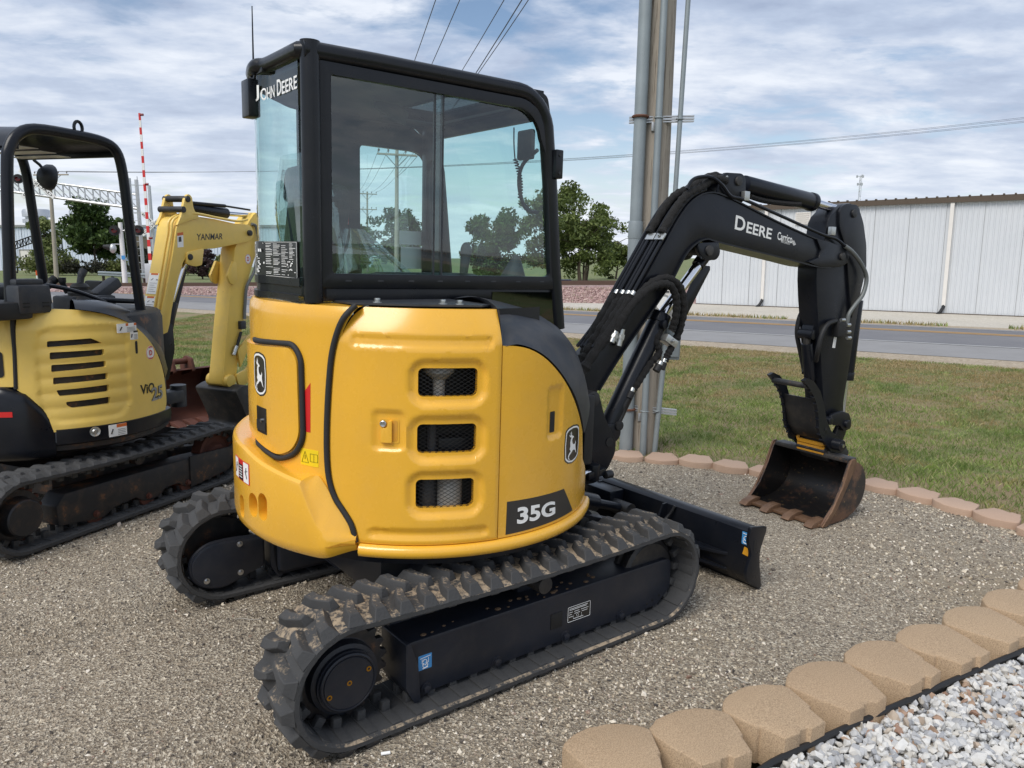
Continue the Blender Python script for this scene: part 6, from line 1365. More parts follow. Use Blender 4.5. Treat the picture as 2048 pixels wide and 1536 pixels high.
for y in (YL-0.035, YR+0.03): m.tube([(zf(z)+0.004, y, z) for z in (1.40, 1.7, 2.0, 2.2, 2.38)], 0.022, 8)
m.tube([(zf(1.60), YR+0.03, 1.60), (zf(1.60), YL-0.03, 1.60)], 0.014, 8); m.obj('windscreen_frame', 'cab_black', JD)
m = MB(); m.box((0.42, 0.64, 2.0), (0.10, 0.05, 0.85), 0.01); m.tube(smooth_path([(0.40, 0.60, 2.25), (0.37, 0.60, 2.15), (0.39, 0.60, 1.85), (0.42, 0.60, 1.75)], 5), 0.012, 8); m.obj('front_left_pillar', 'cab_black', JD)
MB().box((-0.16, 0.665, 2.0), (0.30, 0.03, 0.90), 0.01).obj('left_inner_panel', 'cab_black', JD)
# interior: seat in its plastic wrap, consoles, levers, cord, mirror
def cushion(name, c, size, rot, mat, bev=0.05): return MB().box(c, size, bev, Matrix.Rotation(rot, 3, 'Y'), 4).obj(name, mat, JD, smooth=60)
bk = cushion('seat_back', (-0.47, 0.21, 1.72), (0.13, 0.46, 0.62), 0.12, 'seat_fabric', 0.06); cushion('seat_cushion', (-0.22, 0.21, 1.36), (0.50, 0.48, 0.14), -0.05, 'seat_fabric', 0.05); cushion('headrest', (-0.51, 0.21, 2.03), (0.09, 0.27, 0.16), 0.12, 'seat_fabric', 0.04)
m = MB(); rows = []
for k in range(12):
    z = 1.45+0.70*k/11; w = 0.27*(1-0.35*max(0, (k-7)/4)**1.5); d_ = 0.10*(1-0.4*max(0, (k-8)/3)); cx_ = -0.47-0.12*(z-1.72); r_ = []
    for j in range(28): a = 2*pi*j/28; nn = 1+0.07*mnoise.noise(Vector((cos(a)*4, sin(a)*4, z*6))); r_.append((cx_+cos(a)*d_*nn, 0.21+sin(a)*w*nn, z))
    rows.append(r_)
m.grid(rows, close_u=True); m.obj('seat_wrap', 'plastic_film', JD, smooth=25)
m = MB(); rows = []
for k in range(8):
    z = 1.62-0.06*k; ww = 0.05+0.05*k; rows.append([(-0.38+0.016*k*2+ww*cos(2*pi*j/18)*(1+0.15*mnoise.noise(Vector((j, k, 2)))), 0.0+0.06*sin(2*pi*j/18), z+0.22) for j in range(18)])
m.grid(rows, close_u=True); m.obj('seat_wrap_fold', 'plastic_film', JD, smooth=25)
MB().box((-0.10, -0.16, 1.52), (0.5, 0.16, 0.28), 0.03).obj('right_console', 'black_plastic', JD)
MB().box((0.36, 0.24, 1.36), (0.18, 0.5, 0.30), 0.03).obj('dashboard', 'black_plastic', JD)
j0 = JF.y(925, 545, -0.13); j1 = JF.y(932, 495, -0.13); m = MB(); m.cyl((j0.x, -0.13, 1.60), (j1.x, -0.13, j1.z-0.02), 0.016, 0.024, 12); m.sphere((j1.x, -0.13, j1.z-0.02), 0.028, 8, (1, 0.9, 1.6)); m.obj('control_lever', 'grey_plastic', JD)
q = JF.y(1035, 530, -0.16); m = MB(); m.lathe([(0.075, 0), (0.06, 0.05), (0.03, 0.12), (0.012, 0.15)], (q.x-0.03, -0.16, 1.60), (0.15, 0, 1), 16); m.obj('air_vent', 'grey_plastic', JD)
for px, py, w_, h_ in ((828, 476, 0.185, 0.075), (830, 516, 0.18, 0.12)): q = JF.y(px, py, 0.68); MB().box((q.x, 0.682, q.z), (w_, 0.003, h_), 0).obj('door_notice', 'decal_white', JD, smooth=0)
q = JF.y(688, 420, 0.64); pn = MB().box((q.x, 0.645, q.z), (0.055, 0.003, 0.145)).obj('safety_label', 'decal_red', JD, smooth=0)
for dz, hh_, mt_ in ((0.03, 0.04, 'decal_white'), (-0.01, 0.03, 'decal_black'), (-0.05, 0.035, 'decal_white')): MB().box((q.x, 0.642, q.z+dz), (0.047, 0.002, hh_)).obj('label_field', mt_, pn, smooth=0)
m = MB()
for r_ in range(9):
    for cc in range(6):
        if random.random() < 0.8: q = JF.y(684+cc*17, 478+r_*6.2, 0.66); m.box((q.x, 0.67, q.z), (0.035, 0.001, 0.006))
m.obj('chart_decal', 'decal_grey', JD, smooth=0)
q = JF.y(675, 399, -0.262); m = MB(); m.box((q.x-0.02, -0.262, q.z), (0.05, 0.02, 0.02), 0.003); m.box((q.x+0.012, -0.245, q.z), (0.030, 0.028, 0.060), 0.012); m.obj('window_catch', 'black_plastic', JD)
cc0, cc1 = JF.x(1030, 318, 0.46), JF.x(1040, 398, 0.46); m = MB(); P = []
for k in range(150): f = k/149; a = 2*pi*14*f; c = cc0.lerp(cc1, f)+Vector((0, -0.02*sin(pi*f), 0)); P.append(c+Vector((0.010*cos(a), 0.010*sin(a), 0)))
m.tube(P, 0.0035, 5); m.tube(smooth_path([JF.x(1028, 255, 0.45), JF.x(1028, 290, 0.45), cc0], 4), 0.0035, 5); m.tube(smooth_path([cc1, JF.x(1052, 410, 0.46), JF.x(1066, 425, 0.46)], 4), 0.0035, 5); m.obj('coiled_cord', 'hose_black', JD)
q = JF.x(1052, 290, 0.62); MB().box((0.62, q.y, q.z), (0.03, 0.12, 0.15), 0.014).obj('mirror', 'black_plastic', JD)
m = MB(); m.tube(smooth_path([JF.x(1075, 300, 0.62), JF.x(1045, 330, 0.62), JF.x(1038, 370, 0.62), JF.x(1050, 415, 0.62), JF.x(1075, 425, 0.62)], 5), 0.010, 8); m.obj('mirror_stay', 'black_plastic', JD)
q = JF.y(787, 187, 0.2); m = MB(); m.prism([(q.x-0.10, 2.40), (q.x+0.06, 2.34), (q.x+0.08, 2.40), (q.x+0.02, 2.43), (q.x-0.1, 2.43)], 0.19, 0.21, 'y', 0.004); m.obj('roof_bracket', 'grey_plastic', JD)
# ================================================================== swing post, boom, arm and bucket of the large excavator
TB_ = BF.local
def bp(px, py, y): q = BF.y(px, py, y); return (q.x, q.z)
def bpl(pts, y): return [bp(px, py, y) for px, py in pts]
def B3(px, py, y): q = BF.y(px, py, y); return Vector((q.x, y, q.z))
def BM(): return MB(TB_)
BX = lambda v: TB_ @ Vector(v)
# swing bracket on the house and swing post
MB().prism([(0.50, -0.30), (0.84, -0.20), (0.90, -0.13), (0.90, -0.02), (0.84, 0.06), (0.50, 0.12)], 0.46, 0.52, 'z', 0.01).obj('swing_bracket', 'deere_black', JD)
MB().prism([(0.50, -0.30), (0.84, -0.20), (0.90, -0.13), (0.90, -0.02), (0.84, 0.06), (0.50, 0.12)], 0.68, 0.74, 'z', 0.01).obj('swing_bracket', 'deere_black', JD)
m = BM(); m.cyl((0.03, 0, 0.44), (0.03, 0, 0.78), 0.075, n=28, bev=0.008); m.cyl((0.03, 0, 0.78), (0.03, 0, 0.80), 0.05, n=6, bev=0.004); m.obj('swing_pin', 'deere_black', JD)
pp = [(1171, 792), (1183, 782), (1196, 790), (1206, 832), (1221, 864), (1229, 880), (1227, 905), (1214, 934), (1198, 952), (1176, 946), (1170, 900), (1172, 850)]
sp_ = BM().prism(round_poly(bpl(pp, -0.12), 0.02, 3), -0.135, -0.105, 'y', 0.006).obj('swing_post_plate', 'deere_black', JD); BM().prism(round_poly(bpl(pp, -0.12), 0.02, 3), 0.105, 0.135, 'y', 0.006).obj('swing_post_plate', 'deere_black', JD)
m = BM(); q0 = bp(1190, 880, -0.10); m.prism([(q0[0]-0.10, 0.52), (q0[0]+0.03, 0.52), (q0[0]+0.06, 0.70), (q0[0]-0.02, 0.92), (q0[0]-0.06, 0.98), (q0[0]-0.12, 0.90)], -0.11, 0.11, 'y', 0.03); m.obj('swing_post', 'deere_black', JD)
h = bp(1219, 884, -0.136); BM().cyl((h[0], -0.1365, h[1]), (h[0], -0.139, h[1]), 0.026, n=20).obj('pin_bore', 'signal_black', sp_)
fp_ = bp(1182, 797, -0.14); m = BM(); m.cyl((fp_[0], -0.165, fp_[1]), (fp_[0], 0.165, fp_[1]), 0.042, n=24, bev=0.004); m.cyl((fp_[0], -0.18, fp_[1]), (fp_[0], -0.165, fp_[1]), 0.028, n=20, bev=0.003); m.obj('boom_foot_pin', 'worn_black', JD)
a = JF.y(1166, 948, -0.28); b_ = JF.y(1186, 944, -0.26); MB().cyl(a-Vector((0.2, 0.0, 0)), b_, 0.022, n=16).obj('swing_rod', 'chrome', JD); MB().cyl(b_-Vector((0, 0, 0.045)), b_+Vector((0, 0, 0.045)), 0.036, n=20, bev=0.005).obj('swing_rod_eye', 'deere_black', JD)
m = MB(); q = JF.y(1190, 930, -0.24); m.prism([(q.x-0.10, -0.30), (q.x+0.06, -0.27), (q.x+0.08, -0.15), (q.x-0.1, -0.12)], 0.585, 0.625, 'z', 0.008); m.obj('swing_lug', 'deere_black', JD); hexbolt((q.x-0.02, -0.24, 0.625), (0, 0, 1), 0.022, 0.02).obj('swing_lug_bolt', 'worn_black', JD)
q = JF.y(1215, 949, -0.27); MB().cyl(q-Vector((0.02, 0, 0)), q+Vector((0.03, 0, 0)), 0.022, n=16, bev=0.003).obj('swing_lug_pin', 'worn_black', JD)
# boom
boom_px = [(1163, 745), (1200, 705), (1237, 655), (1273, 590), (1325, 496), (1358, 437), (1385, 402), (1416, 386), (1455, 394), (1553, 443), (1631, 478), (1660, 486), (1683, 497), (1692, 513), (1684, 530), (1660, 534), (1631, 532), (1576, 518), (1442, 485), (1413, 477), (1390, 487), (1368, 512), (1332, 578), (1244, 704), (1197, 780), (1184, 812), (1172, 808)]
bo = bpl(boom_px, -0.095)
boom = BM().prism([tuple(q) for q in smooth_path([Vector(q) for q in bo], 2, True)], -0.092, 0.092, 'y', 0.006).obj('boom', 'deere_black', JD)
# welded lower flange and top flange show as proud edges
lowf = [BF.y(px, py, 0) for px, py in ()]
def flange(idx, wid, th):
    P = [bo[i] for i in idx]; P = [tuple(q) for q in smooth_path([Vector(q) for q in P], 3)]; m = BM(); rows = []
    for i, (x, z) in enumerate(P):
        a, b_ = P[max(i-1, 0)], P[min(i+1, len(P)-1)]; d = Vector((b_[0]-a[0], b_[1]-a[1])).normalized(); n_ = Vector((-d.y, d.x))
        rows.append([(x+n_.x*th, -wid, z+n_.y*th), (x+n_.x*th, wid, z+n_.y*th), (x-n_.x*th*0.3, wid, z-n_.y*th*0.3), (x-n_.x*th*0.3, -wid, z-n_.y*th*0.3)])
    m.grid(rows, close_u=True); return m
flange(range(2, 12), 0.100, 0.006).obj('boom_top_plate', 'deere_black', boom, recalc=True); flange(range(15, 25), 0.104, 0.007).obj('boom_bottom_plate', 'deere_black', boom, recalc=True)
tipo = bpl([(1632, 478), (1660, 485), (1683, 494), (1697, 510), (1693, 526), (1680, 534), (1640, 534), (1614, 524), (1636, 515), (1640, 500)], -0.10)
for y0, y1 in ((-0.108, -0.09), (0.09, 0.108)): BM().prism(tipo, y0, y1, 'y', 0.004).obj('boom_tip_plate', 'deere_black', boom)
tp = bp(1684, 513, -0.11); BM().cyl((tp[0], -0.122, tp[1]), (tp[0], 0.122, tp[1]), 0.026, n=20, bev=0.003).obj('arm_pin', 'worn_black', JD)
boss = round_poly(bpl([(1393, 486), (1438, 484), (1437, 500), (1428, 519), (1412, 523), (1398, 508)], -0.10), 0.03, 4)
for y0, y1 in ((-0.104, -0.075), (0.075, 0.104)): BM().prism(boss, y0, y1, 'y', 0.005).obj('cylinder_boss', 'deere_black', boom)
cp_ = bp(1418, 501, -0.105); BM().cyl((cp_[0], -0.116, cp_[1]), (cp_[0], 0.116, cp_[1]), 0.030, n=22, bev=0.004).obj('cylinder_pin', 'worn_black', boom)
brk = round_poly(bpl([(1432, 390), (1443, 352), (1449, 345), (1482, 347), (1489, 356), (1489, 395), (1482, 405)], -0.075), [0.0, 0.01, 0.02, 0.02, 0.02, 0.02, 0.0], 4)
for y0, y1 in ((-0.085, -0.062), (0.062, 0.085)): BM().prism(brk, y0, y1, 'y', 0.004).obj('cylinder_bracket', 'deere_black', boom)
bh = bp(1455, 354, -0.09); BM().cyl((bh[0], -0.0855, bh[1]), (bh[0], -0.0875, bh[1]), 0.009, n=14).obj('bracket_hole', 'zinc', boom)
ap0 = bp(1478, 362, -0.09); BM().cyl((ap0[0], -0.097, ap0[1]), (ap0[0], 0.097, ap0[1]), 0.028, n=22, bev=0.004).obj('bracket_pin', 'worn_black', boom)
brk2 = round_poly(bpl([(1412, 388), (1418, 352), (1424, 347), (1446, 348), (1450, 385)], 0.0), 0.01, 3); BM().prism(brk2, 0.03, 0.062, 'y', 0.004).obj('hose_bracket', 'deere_black', boom)
# arm cylinder
a, b_, c_ = B3(1482, 368, -0.02), B3(1624, 404, -0.02), B3(1700, 427, -0.02); d_ = (b_-a).normalized()
ac = BM().cyl(a+d_*0.02, b_, 0.056, n=28, bev=0.006).obj('arm_cylinder', 'deere_black', JD); m = BM(); m.cyl(b_-d_*0.03, b_+d_*0.012, 0.060, n=28, bev=0.006); m.obj('cylinder_gland', 'deere_black', ac); m = BM(); m.cyl(b_, c_, 0.028, n=20); m.obj('cylinder_rod', 'chrome', ac)
m = BM(); m.cyl(c_-Vector((0, 0.045, 0)), c_+Vector((0, 0.045, 0)), 0.05, n=22, bev=0.005); m.obj('rod_eye', 'deere_black', ac)
m = BM(); m.tube(smooth_path([B3(1500, 393, -0.05), B3(1530, 402, -0.05), B3(1580, 408, -0.06), B3(1600, 408, -0.06)], 4), 0.016, 8); m.obj('cylinder_hose', 'sleeve_fabric', ac)
# arm
arm_px = [(1655, 445), (1668, 425), (1688, 408), (1712, 411), (1722, 445), (1728, 490), (1728, 540), (1720, 600), (1708, 670), (1697, 745), (1688, 800), (1684, 832), (1668, 846), (1652, 842), (1647, 800), (1640, 690), (1634, 600), (1634, 533), (1646, 500)]
arm = BM().prism([tuple(q) for q in smooth_path([Vector(q) for q in bpl(arm_px, -0.075)], 2, True)], -0.075, 0.075, 'y', 0.008).obj('arm', 'deere_black', JD)
up_px = [(1688, 407), (1713, 410), (1724, 445), (1730, 490), (1730, 535), (1715, 600), (1700, 640), (1694, 560), (1690, 500), (1676, 455), (1676, 420)]
for y0, y1 in ((-0.092, -0.073), (0.073, 0.092)): BM().prism(round_poly(bpl(up_px, -0.08), 0.03, 3), y0, y1, 'y', 0.004).obj('arm_side_plate', 'deere_black', arm)
q = bp(1707, 427, -0.09); BM().cyl((q[0], -0.105, q[1]), (q[0], 0.105, q[1]), 0.028, n=22, bev=0.004).obj('rod_pin', 'worn_black', arm)
# bucket cylinder on the far face of the arm
a, b_, c_ = B3(1712, 600, 0.0), B3(1692, 757, 0.0), B3(1684, 828, 0.0)
bc = BM().cyl(a, b_, 0.050, n=26, bev=0.005).obj('bucket_cylinder', 'deere_black', JD); m = BM(); m.cyl(b_-(b_-a).normalized()*0.05, b_+(b_-a).normalized()*0.01, 0.054, n=26, bev=0.004); m.obj('cylinder_gland', 'deere_black', bc); m = BM(); m.cyl(b_, c_, 0.024, n=18); m.obj('cylinder_rod', 'chrome', bc)
# links, coupler, thumb
def link_plate(name, pts, y0, y1, mat, parent, r=0.02): return BM().prism(round_poly(bpl(pts, -0.10), r, 4), y0, y1, 'y', 0.004).obj(name, mat, parent)
for y0, y1 in ((-0.118, -0.096), (0.096, 0.118)): link_plate('rocker_link', [(1655, 840), (1660, 828), (1680, 821), (1694, 826), (1699, 842), (1697, 856), (1684, 862), (1676, 850), (1664, 850)], y0, y1, 'deere_black', JD, 0.015)
for y0, y1 in ((-0.09, -0.06), (0.06, 0.09)): link_plate('connecting_link', [(1684, 845), (1698, 842), (1694, 868), (1684, 893), (1668, 897), (1667, 882)], y0, y1, 'deere_black', JD, 0.02)
for px, py, y_ in ((1660, 842, 0.125), (1695, 848, 0.128), (1682, 891, 0.20)):
    q = bp(px, py, -y_); m = BM(); m.cyl((q[0], -y_-0.01, q[1]), (q[0], y_+0.01, q[1]), 0.040 if y_ > 0.15 else 0.028, n=22, bev=0.004); m.obj('link_pin', 'deere_black', JD)
    if y_ > 0.15: m = BM(); m.cyl((q[0], -y_-0.02, q[1]), (q[0], -y_-0.008, q[1]), 0.014, n=6); m.obj('pin_bolt', 'steel', JD)
cpo = round_poly(bpl([(1660, 880), (1690, 885), (1700, 905), (1694, 925), (1660, 925), (1648, 905)], -0.12), 0.015, 4)
cpl = BM().prism(cpo, -0.115, 0.115, 'y', 0.01).obj('quick_coupler', 'worn_black', JD)
qy = bp(1652, 895, -0.10); m = BM(); m.tube([(qy[0]-0.03, -0.115, qy[1]+0.045), (qy[0]-0.035, -0.10, qy[1]+0.02), (qy[0]-0.035, 0.10, qy[1]+0.02), (qy[0]-0.03, 0.115, qy[1]+0.045)], 0.016, 8); m.box((qy[0]-0.02, 0, qy[1]-0.02), (0.04, 0.22, 0.06), 0.008); m.obj('coupler_bar', 'coupler_yellow', cpl)
q = bp(1700, 920, -0.14); m = BM(); m.box((q[0]+0.01, -0.06, q[1]), (0.09, 0.08, 0.05), 0.01); m.cyl((q[0]+0.03, -0.12, q[1]-0.01), (q[0]+0.03, -0.05, q[1]-0.01), 0.018, n=12); m.obj('coupler_lock', 'coupler_yellow', cpl)
# thumb: two serrated plates with a face plate between them
ty0, ty1 = -0.135, 0.135
tR = [(1604, 761), (1612, 756), (1625, 762), (1638, 782), (1646, 810), (1650, 838), (1660, 862), (1680, 878), (1690, 893), (1680, 905), (1660, 903), (1644, 882), (1636, 862), (1634, 830), (1628, 800), (1617, 778)]
tx = bpl(tR, ty0)
def serr(P, i0, i1, n, dep):
    out = list(P[:i0+1]); Q = [tuple(q) for q in smooth_path([Vector(q) for q in P[i0:i1+1]], 4)]; k = len(Q)
    for j in range(n):
        f = (j+0.5)/n*(k-1); i = int(f); q = Vector(Q[i]).lerp(Vector(Q[min(i+1, k-1)]), f-i); d = (Vector(Q[min(i+1, k-1)])-Vector(Q[i])).normalized(); nn = Vector((-d.y, d.x)); g = Vector((tx[8][0], tx[8][1]))-q
        if nn.dot(g) > 0: nn = -nn
        out += [tuple(q-d*dep*0.6), tuple(q-d*dep*0.4+nn*dep), tuple(q+d*dep*0.4+nn*dep), tuple(q+d*dep*0.6)]
    return out + list(P[i1:])
tpoly = serr(tx, 11, 15, 8, 0.010)
th_ = BM().prism(tpoly, ty0-0.012, ty0+0.012, 'y').obj('thumb', 'deere_black', JD, smooth=30); BM().prism(tpoly, ty1-0.012, ty1+0.012, 'y').obj('thumb_plate', 'deere_black', th_, smooth=30)
f0, f1, f2 = Vector(tx[14]), Vector(tx[12]), Vector(tx[11])
ins = Vector((0.02, 0.0))
m = BM(); m.prism([tuple(f0+ins), tuple(f1+ins), tuple(f2+ins+Vector((0.03, -0.01))), tuple(f2+ins+Vector((0.045, -0.01))), tuple(f1+ins+Vector((0.02, 0))), tuple(f0+ins+Vector((0.02, 0)))], ty0, ty1, 'y', 0.003); m.obj('thumb_face', 'worn_black', th_)
m = BM(); q = Vector(tx[0])*0.5+Vector(tx[15])*0.5; m.cyl((q.x+0.02, ty0, q.y-0.01), (q.x+0.02, ty1, q.y-0.01), 0.020, n=14); m.obj('thumb_crossbar', 'worn_black', th_)
q = bp(1652, 858, ty0-0.014); BM().cyl((q[0], ty0-0.013, q[1]), (q[0], ty0-0.0155, q[1]), 0.012, n=14).obj('bolt_hole', 'signal_black', th_)
a, b_ = B3(1614, 668, 0.0), B3(1612, 752, 0.0); a.x += 0.0
m = BM(); m.cyl(a, a.lerp(b_, 0.28), 0.026, n=18); m.obj('thumb_rod', 'worn_black', JD)
tcy = BM(); tcy.cyl(a.lerp(b_, 0.22), b_+Vector((0.05, 0, -0.03)), 0.040, n=24, bev=0.004); tcy = tcy.obj('thumb_cylinder', 'deere_black', JD)
m = BM(); q = a+Vector((0.06, 0, 0.04)); m.prism([(q.x+0.06, q.z+0.06), (q.x-0.06, q.z+0.02), (q.x-0.08, q.z-0.06), (q.x+0.04, q.z-0.08)], -0.045, 0.045, 'y', 0.008); m.cyl((a.x, -0.055, a.z), (a.x, 0.055, a.z), 0.035, n=20, bev=0.004); m.obj('thumb_mount', 'deere_black', JD)
# bucket
prof = [(1.965, 0.012), (2.06, 0.006), (2.20, 0.012), (2.32, 0.045), (2.405, 0.11), (2.442, 0.20), (2.435, 0.29), (2.395, 0.36), (2.33, 0.405), (2.262, 0.418)]
hwid = 0.300
P = [tuple(q) for q in smooth_path([Vector(q) for q in prof], 4)]
m = BM(); ins = []
for i, (x, z) in enumerate(P):
    a, b_ = P[max(i-1, 0)], P[min(i+1, len(P)-1)]; d = Vector((b_[0]-a[0], b_[1]-a[1])).normalized(); ins.append((x-d.y*0.014, z+d.x*0.014))
m.grid([[(x, -hwid, z), (x, hwid, z)] for x, z in P]); buck = m.obj('bucket_shell', 'bucket_outside', JD)
m = BM(); m.grid([[(x, -hwid+0.004, z), (x, hwid-0.004, z)] for x, z in ins]); m.grid([[(P[k][0], y, P[k][1]), (ins[k][0], y, ins[k][1])] for k in (0, -1) for y in (-hwid, hwid)][:2]); m.grid([[(P[-1][0], y, P[-1][1]), (ins[-1][0], y, ins[-1][1])] for y in (-hwid, hwid)]); m.obj('bucket_liner', 'bucket_inside', buck)
sideP = [(1.955, 0.010)] + P[1:] + [(2.235, 0.432), (2.215, 0.405), (2.17, 0.29), (2.09, 0.14)]
for s in (-1, 1):
    BM().prism(sideP, min(s*hwid, s*(hwid+0.014)), max(s*hwid, s*(hwid+0.014)), 'y', 0.003).obj('bucket_side', 'bucket_outside', buck)
    BM().prism(sideP, min(s*(hwid-0.002), s*(hwid-0.0002)), max(s*(hwid-0.002), s*(hwid-0.0002)), 'y').obj('bucket_side_lining', 'bucket_inside', buck)
    BM().prism(round_poly([(2.225, 0.44), (2.205, 0.40), (2.155, 0.26), (2.05, 0.10), (1.955, 0.004), (2.02, 0.004), (2.12, 0.12), (2.22, 0.28), (2.29, 0.415), (2.27, 0.445)], 0.012, 3), min(s*(hwid+0.013), s*(hwid+0.026)), max(s*(hwid+0.013), s*(hwid+0.026)), 'y', 0.003).obj('side_cutter', 'tooth_steel', buck)
m = BM(); m.box((2.275, 0, 0.425), (0.10, hwid*2, 0.035), 0.012); m.obj('bucket_top_bar', 'worn_black', buck)
for y in (-0.125, 0.125): BM().prism(round_poly([(2.24, 0.43), (2.40, 0.33), (2.43, 0.40), (2.40, 0.50), (2.34, 0.53), (2.27, 0.50)], 0.02, 3), y-0.012, y+0.012, 'y', 0.003).obj('bucket_ear', 'worn_black', buck)
BM().box((1.985, 0, 0.016), (0.10, hwid*2+0.02, 0.020), 0.004).obj('bucket_lip', 'tooth_steel', buck)
for y in (-0.270, -0.090, 0.090, 0.270):
    tt = BM(); tt.prism([(2.03, 0.050), (1.97, 0.054), (1.90, 0.036), (1.865, 0.012), (1.87, 0.006), (1.94, 0.000), (2.02, 0.002)], y-0.032, y+0.032, 'y', 0.005); tt.obj('bucket_tooth', 'tooth_steel', buck)
# ---- hydraulic lines along the boom
def along(y, off, i0=1, i1=8, ext=None):
    P = [Vector(bo[i]) for i in range(i0, i1)]; out = []
    for i, q in enumerate(P):
        a, b_ = P[max(i-1, 0)], P[min(i+1, len(P)-1)]; d = (b_-a).normalized(); out.append(Vector((q.x-d.y*off, y, q.y+d.x*off)))
    return smooth_path(out, 5)
for y, off in ((-0.085, 0.022), (-0.055, 0.030), (-0.020, 0.022), (0.015, 0.030), (0.050, 0.022), (0.08, 0.022)): BM().tube(along(y, off), 0.0105, 8).obj('steel_line', 'deere_black', JD)
def sleeve(path, r, wr=0.22, seed=0):
    P = smooth_path(path, 10); rs = [r*(1+wr*mnoise.noise(Vector((i*0.55, seed, 0)))+0.10*sin(i*1.7)) for i in range(len(P))]; return BM().tube(P, rs, 10)
for k, y in enumerate((-0.075, 0.02)):
    P = along(y, 0.040, 4, 8); sleeve([P[j] for j in range(2, len(P), 4)]+[B3(1425, 358-6*k, y), B3(1452, 362, y)], 0.024, 0.12, k).obj('hose_sleeve', 'sleeve_fabric', JD)
for k, (y, x0, x1) in enumerate(((-0.10, 1150, 1225), (-0.065, 1150, 1210), (-0.02, 1145, 1205), (0.03, 1140, 1195))):
    a = along(y, 0.030, 1, 4); sleeve([B3(x0+6, 762+10*(k % 2)-12*k, y), B3(x0+26, 725-8*k+10*(k % 2), y), a[4]+Vector((0, 0, 0.01)), a[9]], 0.026, 0.3, 5+k).obj('hose_sleeve', 'sleeve_fabric', JD)
    m = BM(); m.cyl(a[8], a[10], 0.017, n=12); m.obj('hose_fitting', 'zinc', JD)
for k in range(2):
    for frac in (0.30, 0.78):
        for y in (-0.072, 0.0): P = along(y, 0.036, 1, 6); i = int(len(P)*frac); d = (P[i+1]-P[i]).normalized(); m = BM(); m.bar(P[i]-d*0.022, P[i]+d*0.022, 0.066, 0.012, 0.003, up=(-d.z, 0, d.x)); m.obj('line_clamp', 'zinc', JD) if k == 0 else m.bm.free()
        if k == 0: P = along(-0.072, 0.044, 1, 6); i = int(len(P)*frac); hexbolt(P[i], (-0.6, 0, 0.8), 0.008, 0.008, TB_).obj('clamp_bolt', 'zinc', JD)
P1 = [B3(1232, 662, -0.12), B3(1248, 632, -0.13), B3(1275, 598, -0.14), B3(1308, 572, -0.15), B3(1338, 570, -0.15), B3(1352, 595, -0.15), B3(1352, 630, -0.14), B3(1344, 660, -0.12)]
P2 = [B3(1236, 658, -0.11), B3(1262, 612, -0.12), B3(1296, 572, -0.13), B3(1330, 556, -0.13), B3(1358, 572, -0.13), B3(1368, 610, -0.13), B3(1362, 648, -0.12), B3(1352, 680, -0.11)]
sleeve(P1, 0.022, 0.18, 11).obj('boom_hose_loop', 'sleeve_fabric', JD); sleeve(P2, 0.022, 0.18, 12).obj('boom_hose_loop', 'sleeve_fabric', JD)
for a, b_ in ((P1[0], P1[0]+Vector((-0.03, 0, -0.06))), (P2[0]+Vector((0.02, -0.01, 0)), P2[0]+Vector((0.0, -0.01, -0.09)))): m = BM(); m.cyl(a, b_, 0.018, n=12); m.cyl(a.lerp(b_, 0.3), a.lerp(b_, 0.6), 0.023, n=6); m.obj('hose_fitting', 'zinc', JD)
m = BM(); q = B3(1232, 672, -0.11); m.box(q, (0.10, 0.02, 0.05), 0.004, Matrix.Rotation(0.9, 3, 'Y')); m.obj('hose_bracket', 'zinc', JD)
# boom cylinder
a, b_, c_ = B3(1213, 862, -0.03), B3(1320, 634, -0.03), B3(1416, 503, -0.03); d_ = (b_-a).normalized()
bcy = BM(); bcy.cyl(a, b_, 0.056, n=28, bev=0.006); bcy.cyl(b_-d_*0.04, b_+d_*0.02, 0.062, n=28, bev=0.006); bcy.cyl(a-Vector((0, 0.06, 0)), a+Vector((0, 0.06, 0)), 0.055, n=24, bev=0.006); bcy = bcy.obj('boom_cylinder', 'deere_black', JD)
m = BM(); m.cyl(b_, c_, 0.030, n=22); m.obj('cylinder_rod', 'chrome', bcy); m = BM(); m.cyl(c_-Vector((0, 0.05, 0)), c_+Vector((0, 0.05, 0)), 0.05, n=22, bev=0.005); m.cyl(c_, c_.lerp(b_, 0.22), 0.038, n=20); m.obj('rod_eye', 'deere_black', bcy)
gp = bpl([(1398, 530), (1418, 532), (1418, 540), (1376, 622), (1352, 668), (1340, 660), (1362, 612)], 0.05); BM().prism(gp, 0.04, 0.055, 'y', 0.003).obj('rod_guard', 'deere_black', bcy)
hl = [B3(1326, 652, -0.07), B3(1312, 680, -0.08), B3(1318, 705, -0.09), B3(1300, 728, -0.09), B3(1282, 756, -0.09), B3(1268, 778, -0.08)]
sleeve(hl, 0.020, 0.25, 21).obj('cylinder_hose', 'sleeve_fabric', JD)
sleeve([B3(1346, 690, -0.11), B3(1336, 708, -0.11), B3(1330, 722, -0.11)], 0.020, 0.2, 23).obj('cylinder_hose', 'sleeve_fabric', JD)
for a, b_ in ((B3(1266, 776, -0.08), B3(1257, 796, -0.08)), (B3(1330, 718, -0.11), B3(1322, 738, -0.11)), (B3(1322, 724, -0.11), B3(1312, 742, -0.11))): m = BM(); m.cyl(a, a.lerp(b_, 0.35), 0.017, n=12); m.obj('hose_fitting', 'zinc', JD); m = BM(); m.cyl(a.lerp(b_, 0.35), b_, 0.022, n=14); m.obj('hose_ferrule', 'hose_black', JD)
